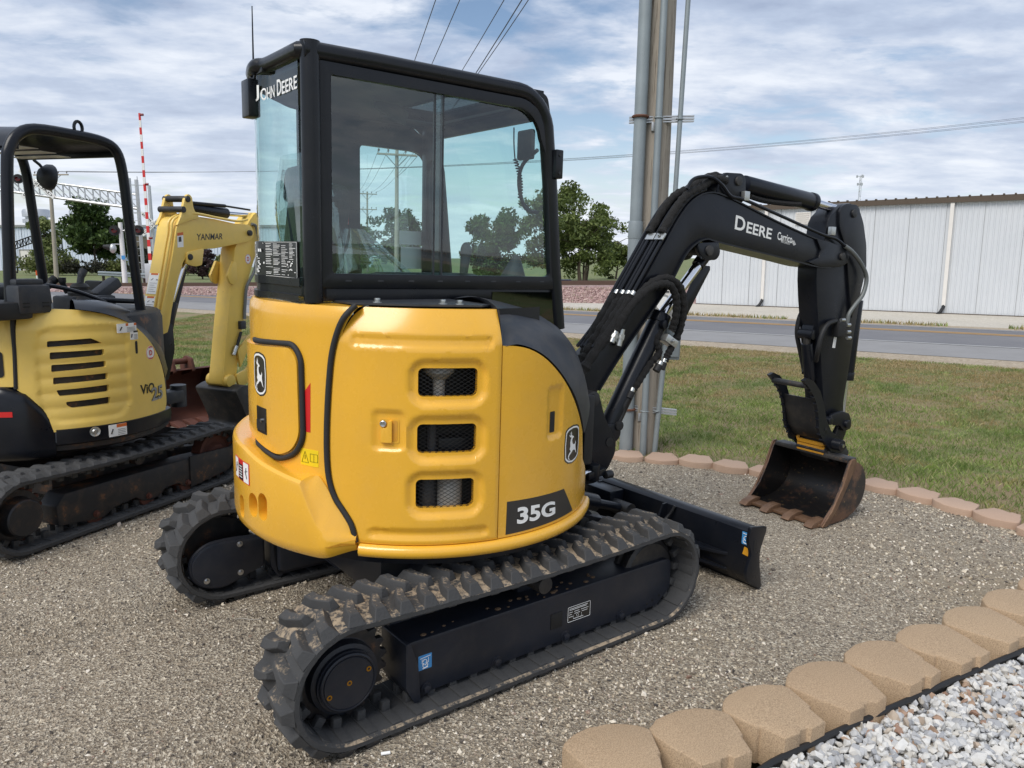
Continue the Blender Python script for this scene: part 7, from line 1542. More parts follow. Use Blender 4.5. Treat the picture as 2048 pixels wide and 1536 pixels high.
m = BM(); m.tube(smooth_path([B3(1257, 796, -0.08), B3(1248, 812, -0.08), B3(1246, 826, -0.08), B3(1236, 846, -0.08), B3(1230, 853, -0.07)], 4), 0.011, 8); m.cyl(B3(1233, 850, -0.07)-Vector((0, 0.03, 0)), B3(1233, 850, -0.07)+Vector((0, 0.03, 0)), 0.028, n=16, bev=0.004); m.obj('cylinder_line', 'hose_black', JD)
m = BM(); q = B3(1336, 681, -0.10); m.box(q, (0.10, 0.07, 0.045), 0.008, Matrix.Rotation(0.5, 3, 'Y')); m.obj('line_clamp', 'zinc', JD); hexbolt(q+Vector((0, -0.035, 0)), (0, -1, 0), 0.010, 0.008, TB_).obj('clamp_bolt', 'steel', JD)
m = BM(); q = B3(1324, 648, -0.085); m.cyl(q, q+Vector((0, -0.03, 0)), 0.024, n=16, bev=0.004); m.obj('cylinder_port', 'deere_black', bcy)
# steel pipe over the top of the boom, hose with spring guard, valve, thumb hoses
m = BM(); m.tube(smooth_path([B3(1374, 378, -0.09), B3(1384, 361, -0.09), B3(1400, 354, -0.09), B3(1424, 355, -0.10), B3(1444, 370, -0.105), B3(1462, 392, -0.105), B3(1490, 400, -0.105), B3(1560, 431, -0.105), B3(1640, 467, -0.105), B3(1672, 478, -0.105), B3(1690, 492, -0.115)], 6), 0.0105, 8); m.obj('thumb_pipe', 'deere_black', JD)
for px, py in ((1491, 392), (1664, 462)): m = BM(); q = B3(px, py, -0.105); m.box(q, (0.045, 0.03, 0.055), 0.004); m.obj('pipe_clamp', 'zinc', JD)
m = BM(); m.tube(smooth_path([B3(1690, 492, -0.115), B3(1706, 505, -0.13), B3(1724, 530, -0.13), B3(1733, 556, -0.13), B3(1726, 588, -0.13), B3(1710, 610, -0.12), B3(1698, 628, -0.11), B3(1694, 646, -0.105)], 6), 0.0145, 10); m.obj('guarded_hose', 'spring_guard', JD)
m = BM(); q = B3(1677, 658, -0.10); m.box(q, (0.085, 0.06, 0.105), 0.008); vb = m.obj('valve_block', 'hose_black', JD)
for px, py in ((1693, 650), (1693, 664), (1694, 676), (1682, 640)): m = BM(); q = B3(px, py, -0.12); m.cyl(q, q+Vector((0.03, 0, 0)), 0.012, n=10); m.sphere(q+Vector((0.035, 0, 0)), 0.013, 6); m.obj('valve_fitting', 'zinc', vb)
m = BM(); q = B3(1669, 685, -0.0775); m.box(q, (0.032, 0.002, 0.075), 0, Matrix.Rotation(0.10, 3, 'Y')); m.obj('barcode_label', 'decal_white', arm, smooth=0)
m = BM(); m.tube(smooth_path([B3(1627, 622, 0.06), B3(1612, 618, 0.07), B3(1600, 632, 0.08), B3(1594, 665, 0.08), B3(1600, 700, 0.07), B3(1607, 735, 0.05), B3(1608, 746, 0.03)], 6), 0.016, 10); m.obj('thumb_hose', 'hose_black', JD)
m = BM(); m.tube(smooth_path([B3(1672, 642, -0.10), B3(1656, 648, -0.11), B3(1644, 668, -0.11), B3(1636, 700, -0.10), B3(1632, 722, -0.06)], 6), 0.016, 10); m.obj('thumb_hose', 'hose_black', JD)
m = BM(); q = B3(1621, 648, 0.08); m.box(q, (0.06, 0.05, 0.10), 0.008); m.obj('valve_block', 'hose_black', JD)
# lettering on the boom
bmap = lambda u, v, w: BX((u, -0.0925-w, v))
text_on('boom_lettering', 'D', bpl([(1469, 458), (1489, 464), (1492, 436), (1472, 430)], -0.093), bmap, 0.001, 'decal_white', boom, 0.02)
text_on('boom_lettering', 'EERE', bpl([(1492, 465), (1542, 479), (1545, 458), (1495, 443)], -0.093), bmap, 0.001, 'decal_white', boom, 0.02)
text_on('dealer_lettering', 'Carrico', bpl([(1554, 479), (1584, 487), (1585, 471), (1556, 463)], -0.093), bmap, 0.001, 'decal_white', boom, 0.02)
text_on('dealer_lettering', 'IMPLEMENT', bpl([(1562, 485), (1580, 490), (1580, 486), (1562, 481.5)], -0.093), bmap, 0.001, 'decal_white', boom, 0.0)
m = BM()
for k in range(6): q = B3(1586+k*0.6, 482+1.5*k, -0.0935); m.cyl(q-Vector((0.012, 0, 0.004)), q+Vector((0.012, 0, 0.002)), 0.0014, n=4)
m.obj('dealer_emblem', 'decal_white', boom)
# ================================================================== the smaller, older excavator with an open canopy
YM = empty('mini_excavator', (YF.M.translation.x, YF.M.translation.y, 0), 1.1949, 'smaller faded yellow excavator with open black canopy', 'excavator')
RY = 0.725
def YU(px, py, r=RY): th, z = YF.cyl(px, py, r); return (radians(th+90)*r, z)
def Y3(px, py, y): q = YF.y(px, py, y); return Vector((q.x, y, q.z))
def yp(px, py, y): q = YF.y(px, py, y); return (q.x, q.z)
def ypl(pts, y): return [yp(a, b_, y) for a, b_ in pts]
yc_ = cu(RY)
for s in (-1, 1):
    make_track(YM, s, s*0.50, s*0.75, -0.77, 0.77, 0.228, 0.215, 'track_rubber_old', 'track_rubber_old', 0.02, 0.092, 0.032, 0.016)
    pr = [(-0.55, 0.10), (-0.30, 0.062), (-0.24, 0.062), (-0.17, 0.10), (0.0, 0.115), (0.06, 0.075), (0.13, 0.062), (0.19, 0.075), (0.25, 0.115), (0.36, 0.115), (0.42, 0.075), (0.50, 0.068), (0.80, 0.10), (0.86, 0.15), (0.86, 0.25), (0.50, 0.27), (-0.50, 0.285), (-0.56, 0.22)]
    fr2 = MB().prism(pr, min(s*0.55, s*0.70), max(s*0.55, s*0.70), 'y', 0.010).obj('track_frame', 'rusty_black', YM)
    MB().prism([(0.46, 0.06), (0.84, 0.10), (0.90, 0.17), (0.88, 0.27), (0.46, 0.285)], min(s*0.695, s*0.712), max(s*0.695, s*0.712), 'y', 0.005).obj('idler_guard', 'rusty_black', fr2)
    for bx in (-0.30, 0.10, 0.44): hexbolt((bx, s*0.70, 0.10), (0, s, 0), 0.015, 0.015).obj('roller_bolt', 'rust', fr2)
    for bx in (-0.30, 0.10, 0.44): MB().cyl((bx, s*0.57, 0.085), (bx, s*0.69, 0.085), 0.055, n=20).obj('track_roller', 'rust', YM)
    MB().cyl((0.08, s*0.50, 0.355), (0.08, s*0.66, 0.355), 0.042, n=18, bev=0.005).obj('carrier_roller', 'rusty_black', YM)
    idl = MB().lathe([(0.04, -0.05), (0.07, -0.05), (0.09, -0.02), (0.13, -0.02), (0.15, -0.045), (0.172, -0.04), (0.172, 0.04), (0.15, 0.045), (0.13, 0.02), (0.09, 0.02), (0.07, 0.05), (0.04, 0.05)], (0.77, s*0.62, 0.228), (0, 1, 0), 30).obj('front_idler', 'rust', YM)
    teeth = []
    for k in range(72): a = 2*pi*k/72; rr = 0.172 if (k % 4) in (1, 2) else 0.150; teeth.append((-0.77+rr*cos(a), 0.228+rr*sin(a)))
    MB().prism(teeth, s*0.625-0.012, s*0.625+0.012, 'y', 0.003).obj('drive_sprocket', 'rust', YM, smooth=30)
    MB().lathe([(0.15, -0.02), (0.15, 0.02), (0.115, 0.025), (0.108, 0.035), (0.105, 0.10), (0.098, 0.108), (0.0, 0.108)], (-0.77, s*0.632, 0.225), (0, s, 0), 36).obj('drive_hub', 'rusty_black', YM)
MB().box((0, 0, 0.30), (0.9, 1.05, 0.16), 0.03).obj('car_body', 'rusty_black', YM); MB().cyl((0, 0, 0.36), (0, 0, 0.52), 0.32, n=36).obj('slew_ring', 'rusty_black', YM)
bld = MB().prism([(0.98, 0.06), (1.02, 0.05), (1.05, 0.16), (1.03, 0.30), (1.00, 0.31), (1.015, 0.17)], -0.75, 0.75, 'y', 0.004).obj('blade', 'rusty_black', YM)
for s in (-1, 1): MB().bar((0.40, s*0.3, 0.25), (1.0, s*0.34, 0.17), 0.08, 0.10, 0.01).obj('blade_arm', 'rusty_black', bld)
MB().lathe([(0.0, 0.49), (0.66, 0.49), (0.70, 0.51), (0.70, 0.56), (0.0, 0.56)], (0, 0, 0), (0, 0, 1), 60).obj('house_floor', 'rusty_black', YM)
# yellow side panel with six vents
pan_px = [(31, 627), (80, 620), (130, 620), (180, 623), (225, 632), (262, 648), (292, 674), (314, 708), (327, 750), (332, 800), (330, 817)]
low_px = [(240, 848), (108, 866), (98, 838), (82, 815), (60, 795), (34, 780)]
po = [YU(*q) for q in pan_px]; pl2 = [YU(*q) for q in low_px]
outl = [(q.x, q.y) for q in smooth_path([Vector(q) for q in po], 3)] + [(po[-1][0], pl2[0][1]-0.0)] + [(pl2[1][0], pl2[0][1])] + pl2[2:]
Z2 = lambda x, y: (x/2.898, 600+y/2.898)
slots = [[(272, 240), (272, 276), (596, 250), (530, 222)], [(288, 305), (288, 348), (608, 320), (608, 285)], [(297, 378), (297, 420), (618, 388), (618, 353)], [(308, 452), (308, 492), (628, 460), (628, 423)], [(326, 525), (345, 560), (636, 530), (636, 490)], [(383, 592), (388, 612), (420, 628), (643, 600), (643, 560)]]
sl_ = [round_poly([YU(*Z2(*q)) for q in s_], 0.008, 2) for s_ in slots]
rc0, rc1 = YU(*Z2(190, 160)), YU(*Z2(765, 650)); RC = (rc0[0], rc1[1]-0.01, rc1[0], rc0[1]+0.01)
def ydisp(u, v):
    w = 0.003-0.014*(1-sstep(-0.02, 0.012, sdr(u, v, RC, 0.12)))
    if sdr(u, v, RC, 0.12) < 0: w += 0.006*abs(sin((v-RC[1])/(RC[3]-RC[1])*6.5*pi))
    w -= 0.05*max(0, (v-1.24)/0.12)**1.5
    e_ = abs(v-0.70); w -= 0.008*(1-sstep(0.0, 0.010, abs(e_-0.012)))*0 
    return w
ypan = plate('engine_panel', outl, yc_, 0.03, 'pale_yellow', YM, holes=sl_, du=0.014, dv=0.012, disp=ydisp, smooth=50)
m = MB(); m.grid([[(0.66*cos(radians(t_)), 0.66*sin(radians(t_)), z) for t_ in range(-140, -66, 4)] for z in (0.66, 1.28)]); m.obj('radiator_core', 'signal_black', YM)
m = MB()
for k in range(58):
    u = RC[0]+0.02+(RC[2]-RC[0]-0.12)*k/57; a, b_ = cu(RY)(u, RC[1], -0.045), cu(RY)(u, RC[3], -0.045); m.bar(a, b_, 0.0025, 0.010, up=(cos(u/RY-pi/2), sin(u/RY-pi/2), 0))
m.obj('radiator_fins', 'guard_grey', ypan, smooth=0)
sa, sb = YU(269, 682), YU(275, 707); plate('slot', rrect(sa[0], sb[1], sb[0], sa[1], 0.008), yc_, 0, 'signal_black', ypan, disp=lambda u, v: 0.0042)
# second yellow panel behind the seam, black seam strip
sp2 = [(0, 626), (22, 626), (26, 700), (27, 774), (0, 774), (-40, 774), (-40, 628)]; plate('rear_panel', [YU(*q) for q in sp2], yc_, 0.03, 'pale_yellow', YM, du=0.02, disp=lambda u, v: 0.002-0.05*max(0, (v-1.24)/0.12)**1.5)
MB().tube(smooth_path([yc_(*YU(px, py), 0.0) for px, py in ((26, 622), (25, 650), (29, 700), (31, 750), (32, 778))], 4), 0.012, 8).obj('seam_seal', 'rubber_dark', YM)
plate('handle_recess', rrect(YU(-14, 725)[0], YU(4, 755)[1], YU(7, 725)[0], YU(4, 703)[1], 0.02), yc_, 0, 'signal_black', YM, disp=lambda u, v: 0.006)
rows = []
for th in range(-300, -44, 4):
    pr = [(0.60, 1.31), (RY-0.05, 1.305), (RY-0.035, 1.27), (RY-0.03, 0.66)]; rows.append([(r*cos(radians(th)), r*sin(radians(th)), z) for r, z in pr])
MB().grid(rows).obj('house_shell', 'rusty_black', YM)
MB().lathe([(0.0, 1.315), (0.66, 1.315), (0.68, 1.30)], (0, 0, 0), (0, 0, 1), 60).obj('deck', 'black_plastic', YM)
# black counterweight at the rear and skirt below the panel
rows = []
zt = [(-300, 0.92), (-146, 0.915), (-138, 0.87), (-131, 0.77), (-128, 0.69), (-126.5, 0.655)]
for th in list(range(-300, -150, 5))+[-150+1.5*k for k in range(16)]:
    z = lerp_tab(zt, th); ro = 0.775-0.05*sstep(-140, -126, th); pr = [(0.62, 0.47), (ro-0.05, 0.47), (ro-0.008, 0.50), (ro, 0.54), (ro, z-0.05), (ro-0.012, z-0.015), (ro-0.035, z), (0.66, z)]
    rows.append([(r*cos(radians(th)), r*sin(radians(th)), z_) for r, z_ in pr])
ycw = MB().grid(rows).obj('counterweight', 'deere_black', YM, smooth=50)
a0, a1 = YF.cyl(-12, 838, 0.776), YF.cyl(25, 828, 0.776); f7 = cm(0.776); plate('reflector', [(a0[0], a1[1]-0.02), (a1[0], a1[1]-0.02), (a1[0], a1[1]+0.012), (a0[0], a1[1]+0.012)], f7, 0, 'decal_red', ycw, disp=lambda u, v: 0.002, du=3)
rows = []
for k in range(30):
    th = -127+70*k/29; pr = [(0.66, 0.545), (0.715, 0.545), (0.732, 0.555), (0.738, 0.60), (0.735, 0.642), (0.715, 0.652), (0.66, 0.652)]; rows.append([(r*cos(radians(th)), r*sin(radians(th)), z) for r, z in pr])
sk = MB().grid(rows).obj('skirt', 'deere_black', YM, smooth=50)
f8 = cm(0.739); q = YF.cyl(190, 863, 0.739); MB().lathe([(0.03, 0), (0.03, 0.006), (0.018, 0.002), (0.012, 0.010), (0, 0.010)], f8(q[0], q[1], 0), f8(q[0], 0, 0)-Vector((0, 0, 0))if False else Vector((cos(radians(q[0])), sin(radians(q[0])), 0)), 20).obj('skirt_bolt', 'zinc', sk)
def ydecal(name, px0, px1, mapf_r, parent, top='decal_orange', w=0.0045, frac=0.28, base='decal_white'):
    a, b_ = YF.cyl(*px0, mapf_r), YF.cyl(*px1, mapf_r); u0, u1 = radians(a[0]+90)*mapf_r, radians(b_[0]+90)*mapf_r; z1, z0 = a[1], b_[1]
    o = plate(name, rrect(u0, z0, u1, z1, 0.003), cu(mapf_r), 0.0008, base, parent, du=0.02, disp=lambda u, v: w)
    if top: plate('decal_header', [(u0+(u1-u0)*0.42, z1-(z1-z0)*frac), (u1, z1-(z1-z0)*frac), (u1, z1), (u0+(u1-u0)*0.42, z1)], cu(mapf_r), 0, top, o, disp=lambda u, v: w+0.0008)
    m = MB()
    for k in range(4): zz = z0+(z1-z0)*(0.12+0.14*k); m.tube([cu(mapf_r)(u0+(u1-u0)*0.48, zz, w+0.001), cu(mapf_r)(u0+(u1-u0)*0.92, zz, w+0.001)], 0.0012, 4)
    m.tube([cu(mapf_r)(u0+(u1-u0)*0.12, z0+(z1-z0)*0.25, w+0.001), cu(mapf_r)(u0+(u1-u0)*0.22, z0+(z1-z0)*0.65, w+0.001)], 0.004, 4); m.obj('decal_print', 'decal_dark', o); return o
ydecal('warning_decal', (233, 648), (272, 663), RY, ypan); ydecal('serial_decal', (259, 662), (275, 678), RY, ypan, 'decal_black', 0.0046, 0.2); ydecal('skirt_decal', (217, 851), (254, 868), 0.739, sk, w=0.002)
u_, z_ = YU(300, 705); disc = [(u_+0.043*cos(a), z_+0.045*sin(a)) for a in [2*pi*k/28 for k in range(28)]]; rl = plate('dealer_roundel', disc, yc_, 0.0008, 'decal_white', ypan, disp=lambda u, v: 0.0045)
text_on('roundel_letter', 'D', (u_-0.014, z_-0.018, u_+0.016, z_+0.016), yc_, 0.0055, 'decal_red', rl, 0.03)
m = MB()
for k in range(20):
    a = 2*pi*k/20
    if k not in (4, 5, 6, 14, 15, 16): continue
    m.tube([yc_(u_+0.033*cos(a), z_+0.034*sin(a), 0.0055), yc_(u_+0.038*cos(a), z_+0.040*sin(a), 0.0055)], 0.003, 4)
m.tube([yc_(u_+0.040*cos(a), z_+0.042*sin(a), 0.0052) for a in [2*pi*k/28 for k in range(28)]], 0.0012, 4, closed=True); m.obj('roundel_print', 'decal_red', rl)
q = [YU(*p_) for p_ in ((280, 790), (308, 783), (307, 764), (279, 770))]; text_on('model_lettering', 'ViO', q, yc_, 0.005, 'decal_black', ypan, 0.03)
q = [YU(*p_) for p_ in ((302, 803), (324, 795), (323, 768), (301, 776))]; text_on('model_lettering', '25', q, yc_, 0.0056, 'decal_black', ypan, 0.05); text_on('model_lettering', '25', q, yc_, 0.0064, 'decal_grey', ypan, 0.012)
# black shoulder guard along the front of the panel
Aq = [yc_(*YU(px, py), 0.003) for px, py in ((150, 618), (200, 625), (240, 637), (272, 655), (298, 681), (318, 714), (330, 755))]; Bq = [Y3(px, py, -0.42) for px, py in ((140, 601), (190, 600), (232, 610), (268, 628), (298, 656), (319, 694), (330, 735))]
Aq[0].z = max(Aq[0].z, 1.325)
rows = []
for a, c in zip(smooth_path(Aq, 3), smooth_path(Bq, 3)):
    o = Vector((a.x, a.y, 0)).normalized()*0.5+Vector((0, 0, 0.8)); rows.append([a-Vector((a.x, a.y, 0)).normalized()*0.02, a]+[a.lerp(c, t_)+o*0.035*sin(pi*t_) for t_ in (0.2, 0.45, 0.7, 1.0)]+[c-Vector((0, -0.02, 0.12))])
MB().grid(rows).obj('shoulder_guard', 'deere_black', YM, smooth=60)
# canopy: two hoops, roof sheet, labels, lamp, eye
def hoop(y): return [yp(px, py, -0.45) for px, py in ((22, 625), (16, 450), (14, 330))] + [yp(18, 296, -0.45), yp(34, 270, -0.45), yp(70, 258, -0.45), yp(150, 270, -0.45), yp(205, 283, -0.45), yp(232, 302, -0.45), yp(245, 345, -0.45), yp(256, 430, -0.45), yp(270, 540, -0.45), yp(284, 640, -0.45)]
HP = hoop(0)
for y in (-0.45, 0.45): MB().tube(smooth_path([(x, y, z) for x, z in HP], 4), 0.032, 12).obj('canopy_hoop', 'deere_black', YM)
rp = smooth_path([Vector(q) for q in HP[3:9]], 5); m = MB(); m.grid([[(q.x, -0.45, q.y+0.012) for q in rp], [(q.x, 0.0, q.y+0.03) for q in rp], [(q.x, 0.45, q.y+0.012) for q in rp]]); m.grid([[(q.x, -0.45, q.y-0.012) for q in rp], [(q.x, 0.45, q.y-0.012) for q in rp]]); rfq = m.obj('canopy_roof', 'deere_black', YM)
MB().bar((HP[8][0], -0.44, HP[8][1]-0.015), (HP[8][0], 0.44, HP[8][1]-0.015), 0.03, 0.05, 0.005).obj('canopy_cross_beam', 'deere_black', YM); MB().bar((HP[4][0], -0.44, HP[4][1]-0.04), (HP[4][0], 0.44, HP[4][1]-0.04), 0.03, 0.07, 0.005).obj('canopy_cross_beam', 'deere_black', YM)
for k, (x0, x1) in enumerate(((-0.30, -0.12), (-0.11, 0.0), (0.01, 0.10))): MB().box(((x0+x1)/2, 0.05, 2.318-0.012*k), (x1-x0, 0.46, 0.003)).obj('canopy_label', 'decal_white', rfq, smooth=0)
q = Y3(157, 268, -0.45); m = MB(); m.tube([(q.x+0.028*cos(a), -0.45, q.z+0.036+0.038*sin(a)) for a in [2*pi*k/16 for k in range(16)]], 0.010, 8, closed=True); m.obj('lifting_eye', 'deere_black', YM)
q = YF.y(95, 354, 0.30); m = MB(); m.lathe([(0.0, -0.06), (0.05, -0.05), (0.085, -0.01), (0.09, 0.02), (0.085, 0.03), (0.0, 0.03)], q, (0.9, -0.2, -0.1), 24); lmp = m.obj('canopy_lamp', 'guard_grey', YM); MB().tube([q+Vector((0.0, 0, 0.02)), q+Vector((-0.03, 0.03, 0.08)), q+Vector((-0.04, 0.07, 0.11))], 0.010, 8).obj('lamp_bracket', 'deere_black', lmp)
# seat, box, levers
MB().box((-0.30, 0.10, 1.42), (0.42, 0.44, 0.12), 0.04).obj('seat_cushion', 'black_plastic', YM); MB().box((-0.50, 0.10, 1.64), (0.10, 0.42, 0.44), 0.05).obj('seat_back', 'black_plastic', YM)
q = YF.y(62, 600, -0.52); bxo = MB().box((q.x, -0.50, q.z+0.005), (0.20, 0.12, 0.165), 0.02).obj('tool_box', 'guard_grey', YM); MB().box((q.x, -0.48, q.z+0.10), (0.17, 0.09, 0.04), 0.015).obj('box_lid', 'guard_grey', bxo)
for dx in (-0.06, 0.06):
    for dz in (-0.015, -0.035): MB().box((q.x+dx, -0.5615, q.z+dz), (0.04, 0.004, 0.007)).obj('vent_slit', 'signal_black', bxo, smooth=0)
MB().box((q.x-0.16, -0.40, 1.36), (0.3, 0.3, 0.10), 0.02).obj('deck_cover', 'black_plastic', YM)
def lever(px0, px1, y, r0, r1, name='control_lever', mat='guard_grey'): a, b_ = Y3(*px0, y), Y3(*px1, y); return MB().tube(smooth_path([a, a.lerp(b_, 0.6)+Vector((-0.01, 0, 0)), b_], 5), [r0]*6+[r1]*5, 10).obj(name, mat, YM)
lever((160, 572), (168, 540), -0.1, 0.022, 0.026)
a = Y3(161, 594, -0.1); m = MB(); m.lathe([(0.09-0.008*k+(0.010 if k % 2 else 0), 0.020*k) for k in range(7)]+[(0.0, 0.13)], (a.x, -0.1, a.z-0.03), (0, 0, 1), 20); m.obj('lever_bellows', 'black_plastic', YM)
lever((135, 585), (124, 555), 0.05, 0.018, 0.024, mat='black_plastic'); lever((96, 575), (110, 558), 0.1, 0.02, 0.03, mat='black_plastic')
m = MB(); a, b_ = Y3(190, 595, -0.05), Y3(232, 562, -0.05); m.bar(a, b_, 0.10, 0.075, 0.02, up=(0, 0, 1)); m.obj('arm_rest', 'guard_grey', YM)
m = MB(); m.box(Y3(170, 605, -0.05)+Vector((0, 0, -0.03)), (0.34, 0.20, 0.16), 0.02); m.obj('control_console', 'guard_grey', YM)
m = MB(); m.tube(smooth_path([Y3(82, 576, -0.40), Y3(95, 571, -0.40), Y3(150, 582, -0.40), Y3(205, 602, -0.40), Y3(215, 612, -0.40)], 5), 0.013, 8); m.obj('hand_rail', 'deere_black', YM)
m = MB(); m.cyl(Y3(200, 600, -0.30), Y3(276, 603, -0.30), 0.018, n=10); m.obj('front_rail', 'deere_black', YM); MB().box(Y3(190, 575, 0.1), (0.05, 0.16, 0.10), 0.02).obj('monitor', 'black_plastic', YM)
# boom, arm, cylinders
yR, yL = -0.17, 0.03
bpx = [(318, 660), (330, 592), (346, 505), (351, 470), (356, 446), (366, 434), (384, 432), (430, 438), (470, 447), (496, 449), (507, 460), (507, 474), (497, 483), (470, 489), (430, 497), (398, 499), (380, 507), (367, 525), (357, 560), (344, 620), (336, 665)]
bq = ypl(bpx, yR); yb_ = MB().prism([tuple(q) for q in smooth_path([Vector(q) for q in bq], 2, True)], yR, yL, 'y', 0.008).obj('boom', 'pale_yellow', YM)
for y0, y1 in ((yR-0.012, yR+0.012), (yL-0.012, yL+0.012)):
    MB().prism(round_poly(ypl([(352, 450), (360, 432), (368, 394), (375, 387), (382, 394), (385, 418), (397, 436), (380, 440)], yR), [0, 0.01, 0.02, 0.02, 0.02, 0.03, 0.01, 0], 4), y0, y1, 'y', 0.003).obj('cylinder_bracket', 'pale_yellow', yb_)
    MB().prism(round_poly(ypl([(372, 505), (406, 496), (402, 530), (390, 533), (372, 528)], yR), 0.015, 3), y0, y1, 'y', 0.003).obj('cylinder_boss', 'pale_yellow', yb_)
for px, py in ((375, 398), (380, 514), (500, 466), (366, 419)): q = yp(px, py, yR-0.012); MB().cyl((q[0], yR-0.022, q[1]), (q[0], yL+0.022, q[1]), 0.024, n=18, bev=0.003).obj('boom_pin', 'worn_black', yb_)
tmap = lambda u, v, w: Vector((u, yR-w, v)); text_on('boom_lettering', 'YANMAR', ypl([(393, 481), (445, 478.5), (446, 466.5), (393, 467.5)], yR), tmap, 0.001, 'decal_black', yb_, 0.018)
wq = plate('boom_decal', ypl([(354, 466), (366, 464), (367, 494), (355, 495)], yR), tmap, 0, 'decal_white', yb_, disp=lambda u, v: 0.001); plate('decal_header', ypl([(354, 466), (366, 464), (366.3, 470), (354.3, 472)], yR), tmap, 0, 'decal_orange', wq, disp=lambda u, v: 0.0018)
q = [Vector(p_) for p_ in ypl([(357, 474), (362, 473), (363, 483), (357, 484)], yR)]; plate('decal_figure', [tuple(v) for v in q], tmap, 0, 'decal_black', wq, disp=lambda u, v: 0.0018)
# placards on the upper face of the lower boom
A_, B2_ = Vector((bq[1][0], 0, bq[1][1])), Vector((bq[3][0], 0, bq[3][1])); dv_ = (B2_-A_); nv_ = Vector((-dv_.z, 0, dv_.x)).normalized()
bm2 = lambda u, v, w: A_+dv_*v+Vector((0, u, 0))+nv_*w
for v0, v1 in ((0.02, 0.36), (-0.30, -0.02)):
    pq = plate('placard', [(yL-0.012, v0), (yR+0.075, v0), (yR+0.075, v1), (yL-0.012, v1)], bm2, 0, 'decal_white', yb_, disp=lambda u, v: 0.004); plate('placard_header', [(yL-0.03, v1-0.03), (yR+0.10, v1-0.03), (yR+0.10, v1), (yL-0.03, v1)], bm2, 0, 'decal_orange', pq, disp=lambda u, v: 0.005)
    m = MB()
    for k in range(5): vv_ = v0+(v1-v0)*(0.12+0.10*k); m.tube([bm2(yL-0.03, vv_, 0.005), bm2(yR+0.10+0.02*(k % 2), vv_, 0.005)], 0.0012, 4)
    m.tube([bm2(yL-0.04-0.01*(k % 3), v0+(v1-v0)*(0.65+0.05*(k % 3)), 0.005) for k in range(8)], 0.002, 4); m.tube([bm2(-0.06-0.008*k, v0+(v1-v0)*(0.66+0.06*(k % 2)), 0.005) for k in range(4)], 0.002, 4); m.obj('placard_print', 'decal_dark', pq)
for yy in (-0.11, -0.145): m = MB(); m.tube(smooth_path([bm2(yy, -0.25, 0.02), bm2(yy, 0.5, 0.02), bm2(yy, 1.0, 0.02), Vector((bq[4][0]-0.01, yy, bq[4][1]+0.03)), Vector((bq[6][0], yy-0.03, bq[6][1]+0.02)), Vector((bq[7][0], yR-0.02, bq[7][1]+0.01)), Vector((bq[8][0], yR-0.02, bq[8][1]+0.02)), Vector((bq[9][0]-0.03, yR-0.02, bq[9][1]+0.04))], 5), 0.010, 8); m.obj('steel_line', 'pale_yellow', yb_)
for yy in (-0.11, -0.145): a = bm2(yy, -0.25, 0.02); m = MB(); m.cyl(a, a-dv_.normalized()*0.07, 0.016, n=10); m.obj('hose_fitting', 'zinc', YM); m = MB(); m.tube(smooth_path([a-dv_.normalized()*0.07, a-dv_.normalized()*0.25+nv_*0.01, a-dv_.normalized()*0.42+Vector((-0.02, 0, 0))], 4), 0.02, 8); m.obj('boom_hose', 'hose_black', YM)
def ycylinder(name, p0, p1, p2, r, rr, mat='deere_black'):
    c = MB().cyl(p0, p1, r, n=22, bev=0.004).obj(name, mat, YM); m = MB(); m.cyl(p1, p2, rr, n=16); m.obj('cylinder_rod', 'chrome', c); return c
cyA = ycylinder('arm_cylinder', Y3(372, 416, -0.07), Y3(452, 427, -0.07), Y3(512, 432, -0.07), 0.045, 0.020); m = MB(); m.cyl(Y3(384, 406, -0.10), Y3(450, 412, -0.10), 0.014, n=10); m.cyl(Y3(450, 412, -0.10), Y3(500, 420, -0.10), 0.008, n=8); m.obj('cylinder_line', 'hose_black', cyA)
cyB = ycylinder('boom_cylinder', Y3(327, 690, -0.07), Y3(342, 604, -0.07), Y3(371, 512, -0.07), 0.050, 0.024); MB().prism(ypl([(362, 536), (374, 540), (350, 640), (330, 720), (322, 720)], 0.0), 0.0, 0.02, 'y', 0.003).obj('rod_guard', 'deere_black', cyB)
apx = [(470, 498), (482, 472), (500, 440), (512, 425), (519, 436), (518, 475), (512, 510), (498, 555), (490, 620), (478, 700), (470, 768), (446, 770), (447, 740), (456, 640), (464, 560)]
aq = ypl(apx, -0.15); ya_ = MB().prism([tuple(q) for q in smooth_path([Vector(q) for q in aq], 2, True)], -0.15, 0.0, 'y', 0.008).obj('arm', 'scuffed_yellow', YM)
rq = yp(496, 518, -0.151); amap = lambda u, v, w: Vector((u, -0.1505-w, v)); rr2 = plate('dealer_roundel', [(rq[0]+0.036*cos(a), rq[1]+0.042*sin(a)) for a in [2*pi*k/24 for k in range(24)]], amap, 0, 'decal_white', ya_, disp=lambda u, v: 0.001); text_on('roundel_letter', 'D', (rq[0]-0.014, rq[1]-0.018, rq[0]+0.014, rq[1]+0.018), amap, 0.002, 'decal_red', rr2, 0.03)
m = MB(); m.tube([amap(rq[0]+0.033*cos(a), rq[1]+0.039*sin(a), 0.002) for a in [2*pi*k/24 for k in range(24)]], 0.0012, 4, closed=True); m.obj('roundel_print', 'decal_red', rr2)
q = yp(452, 762, -0.15); m = MB(); m.cyl((q[0]+0.02, -0.19, q[1]), (q[0]+0.02, 0.04, q[1]), 0.055, n=22, bev=0.006); m.obj('arm_end_boss', 'scuffed_yellow', ya_)
q2 = yp(476, 762, -0.15)
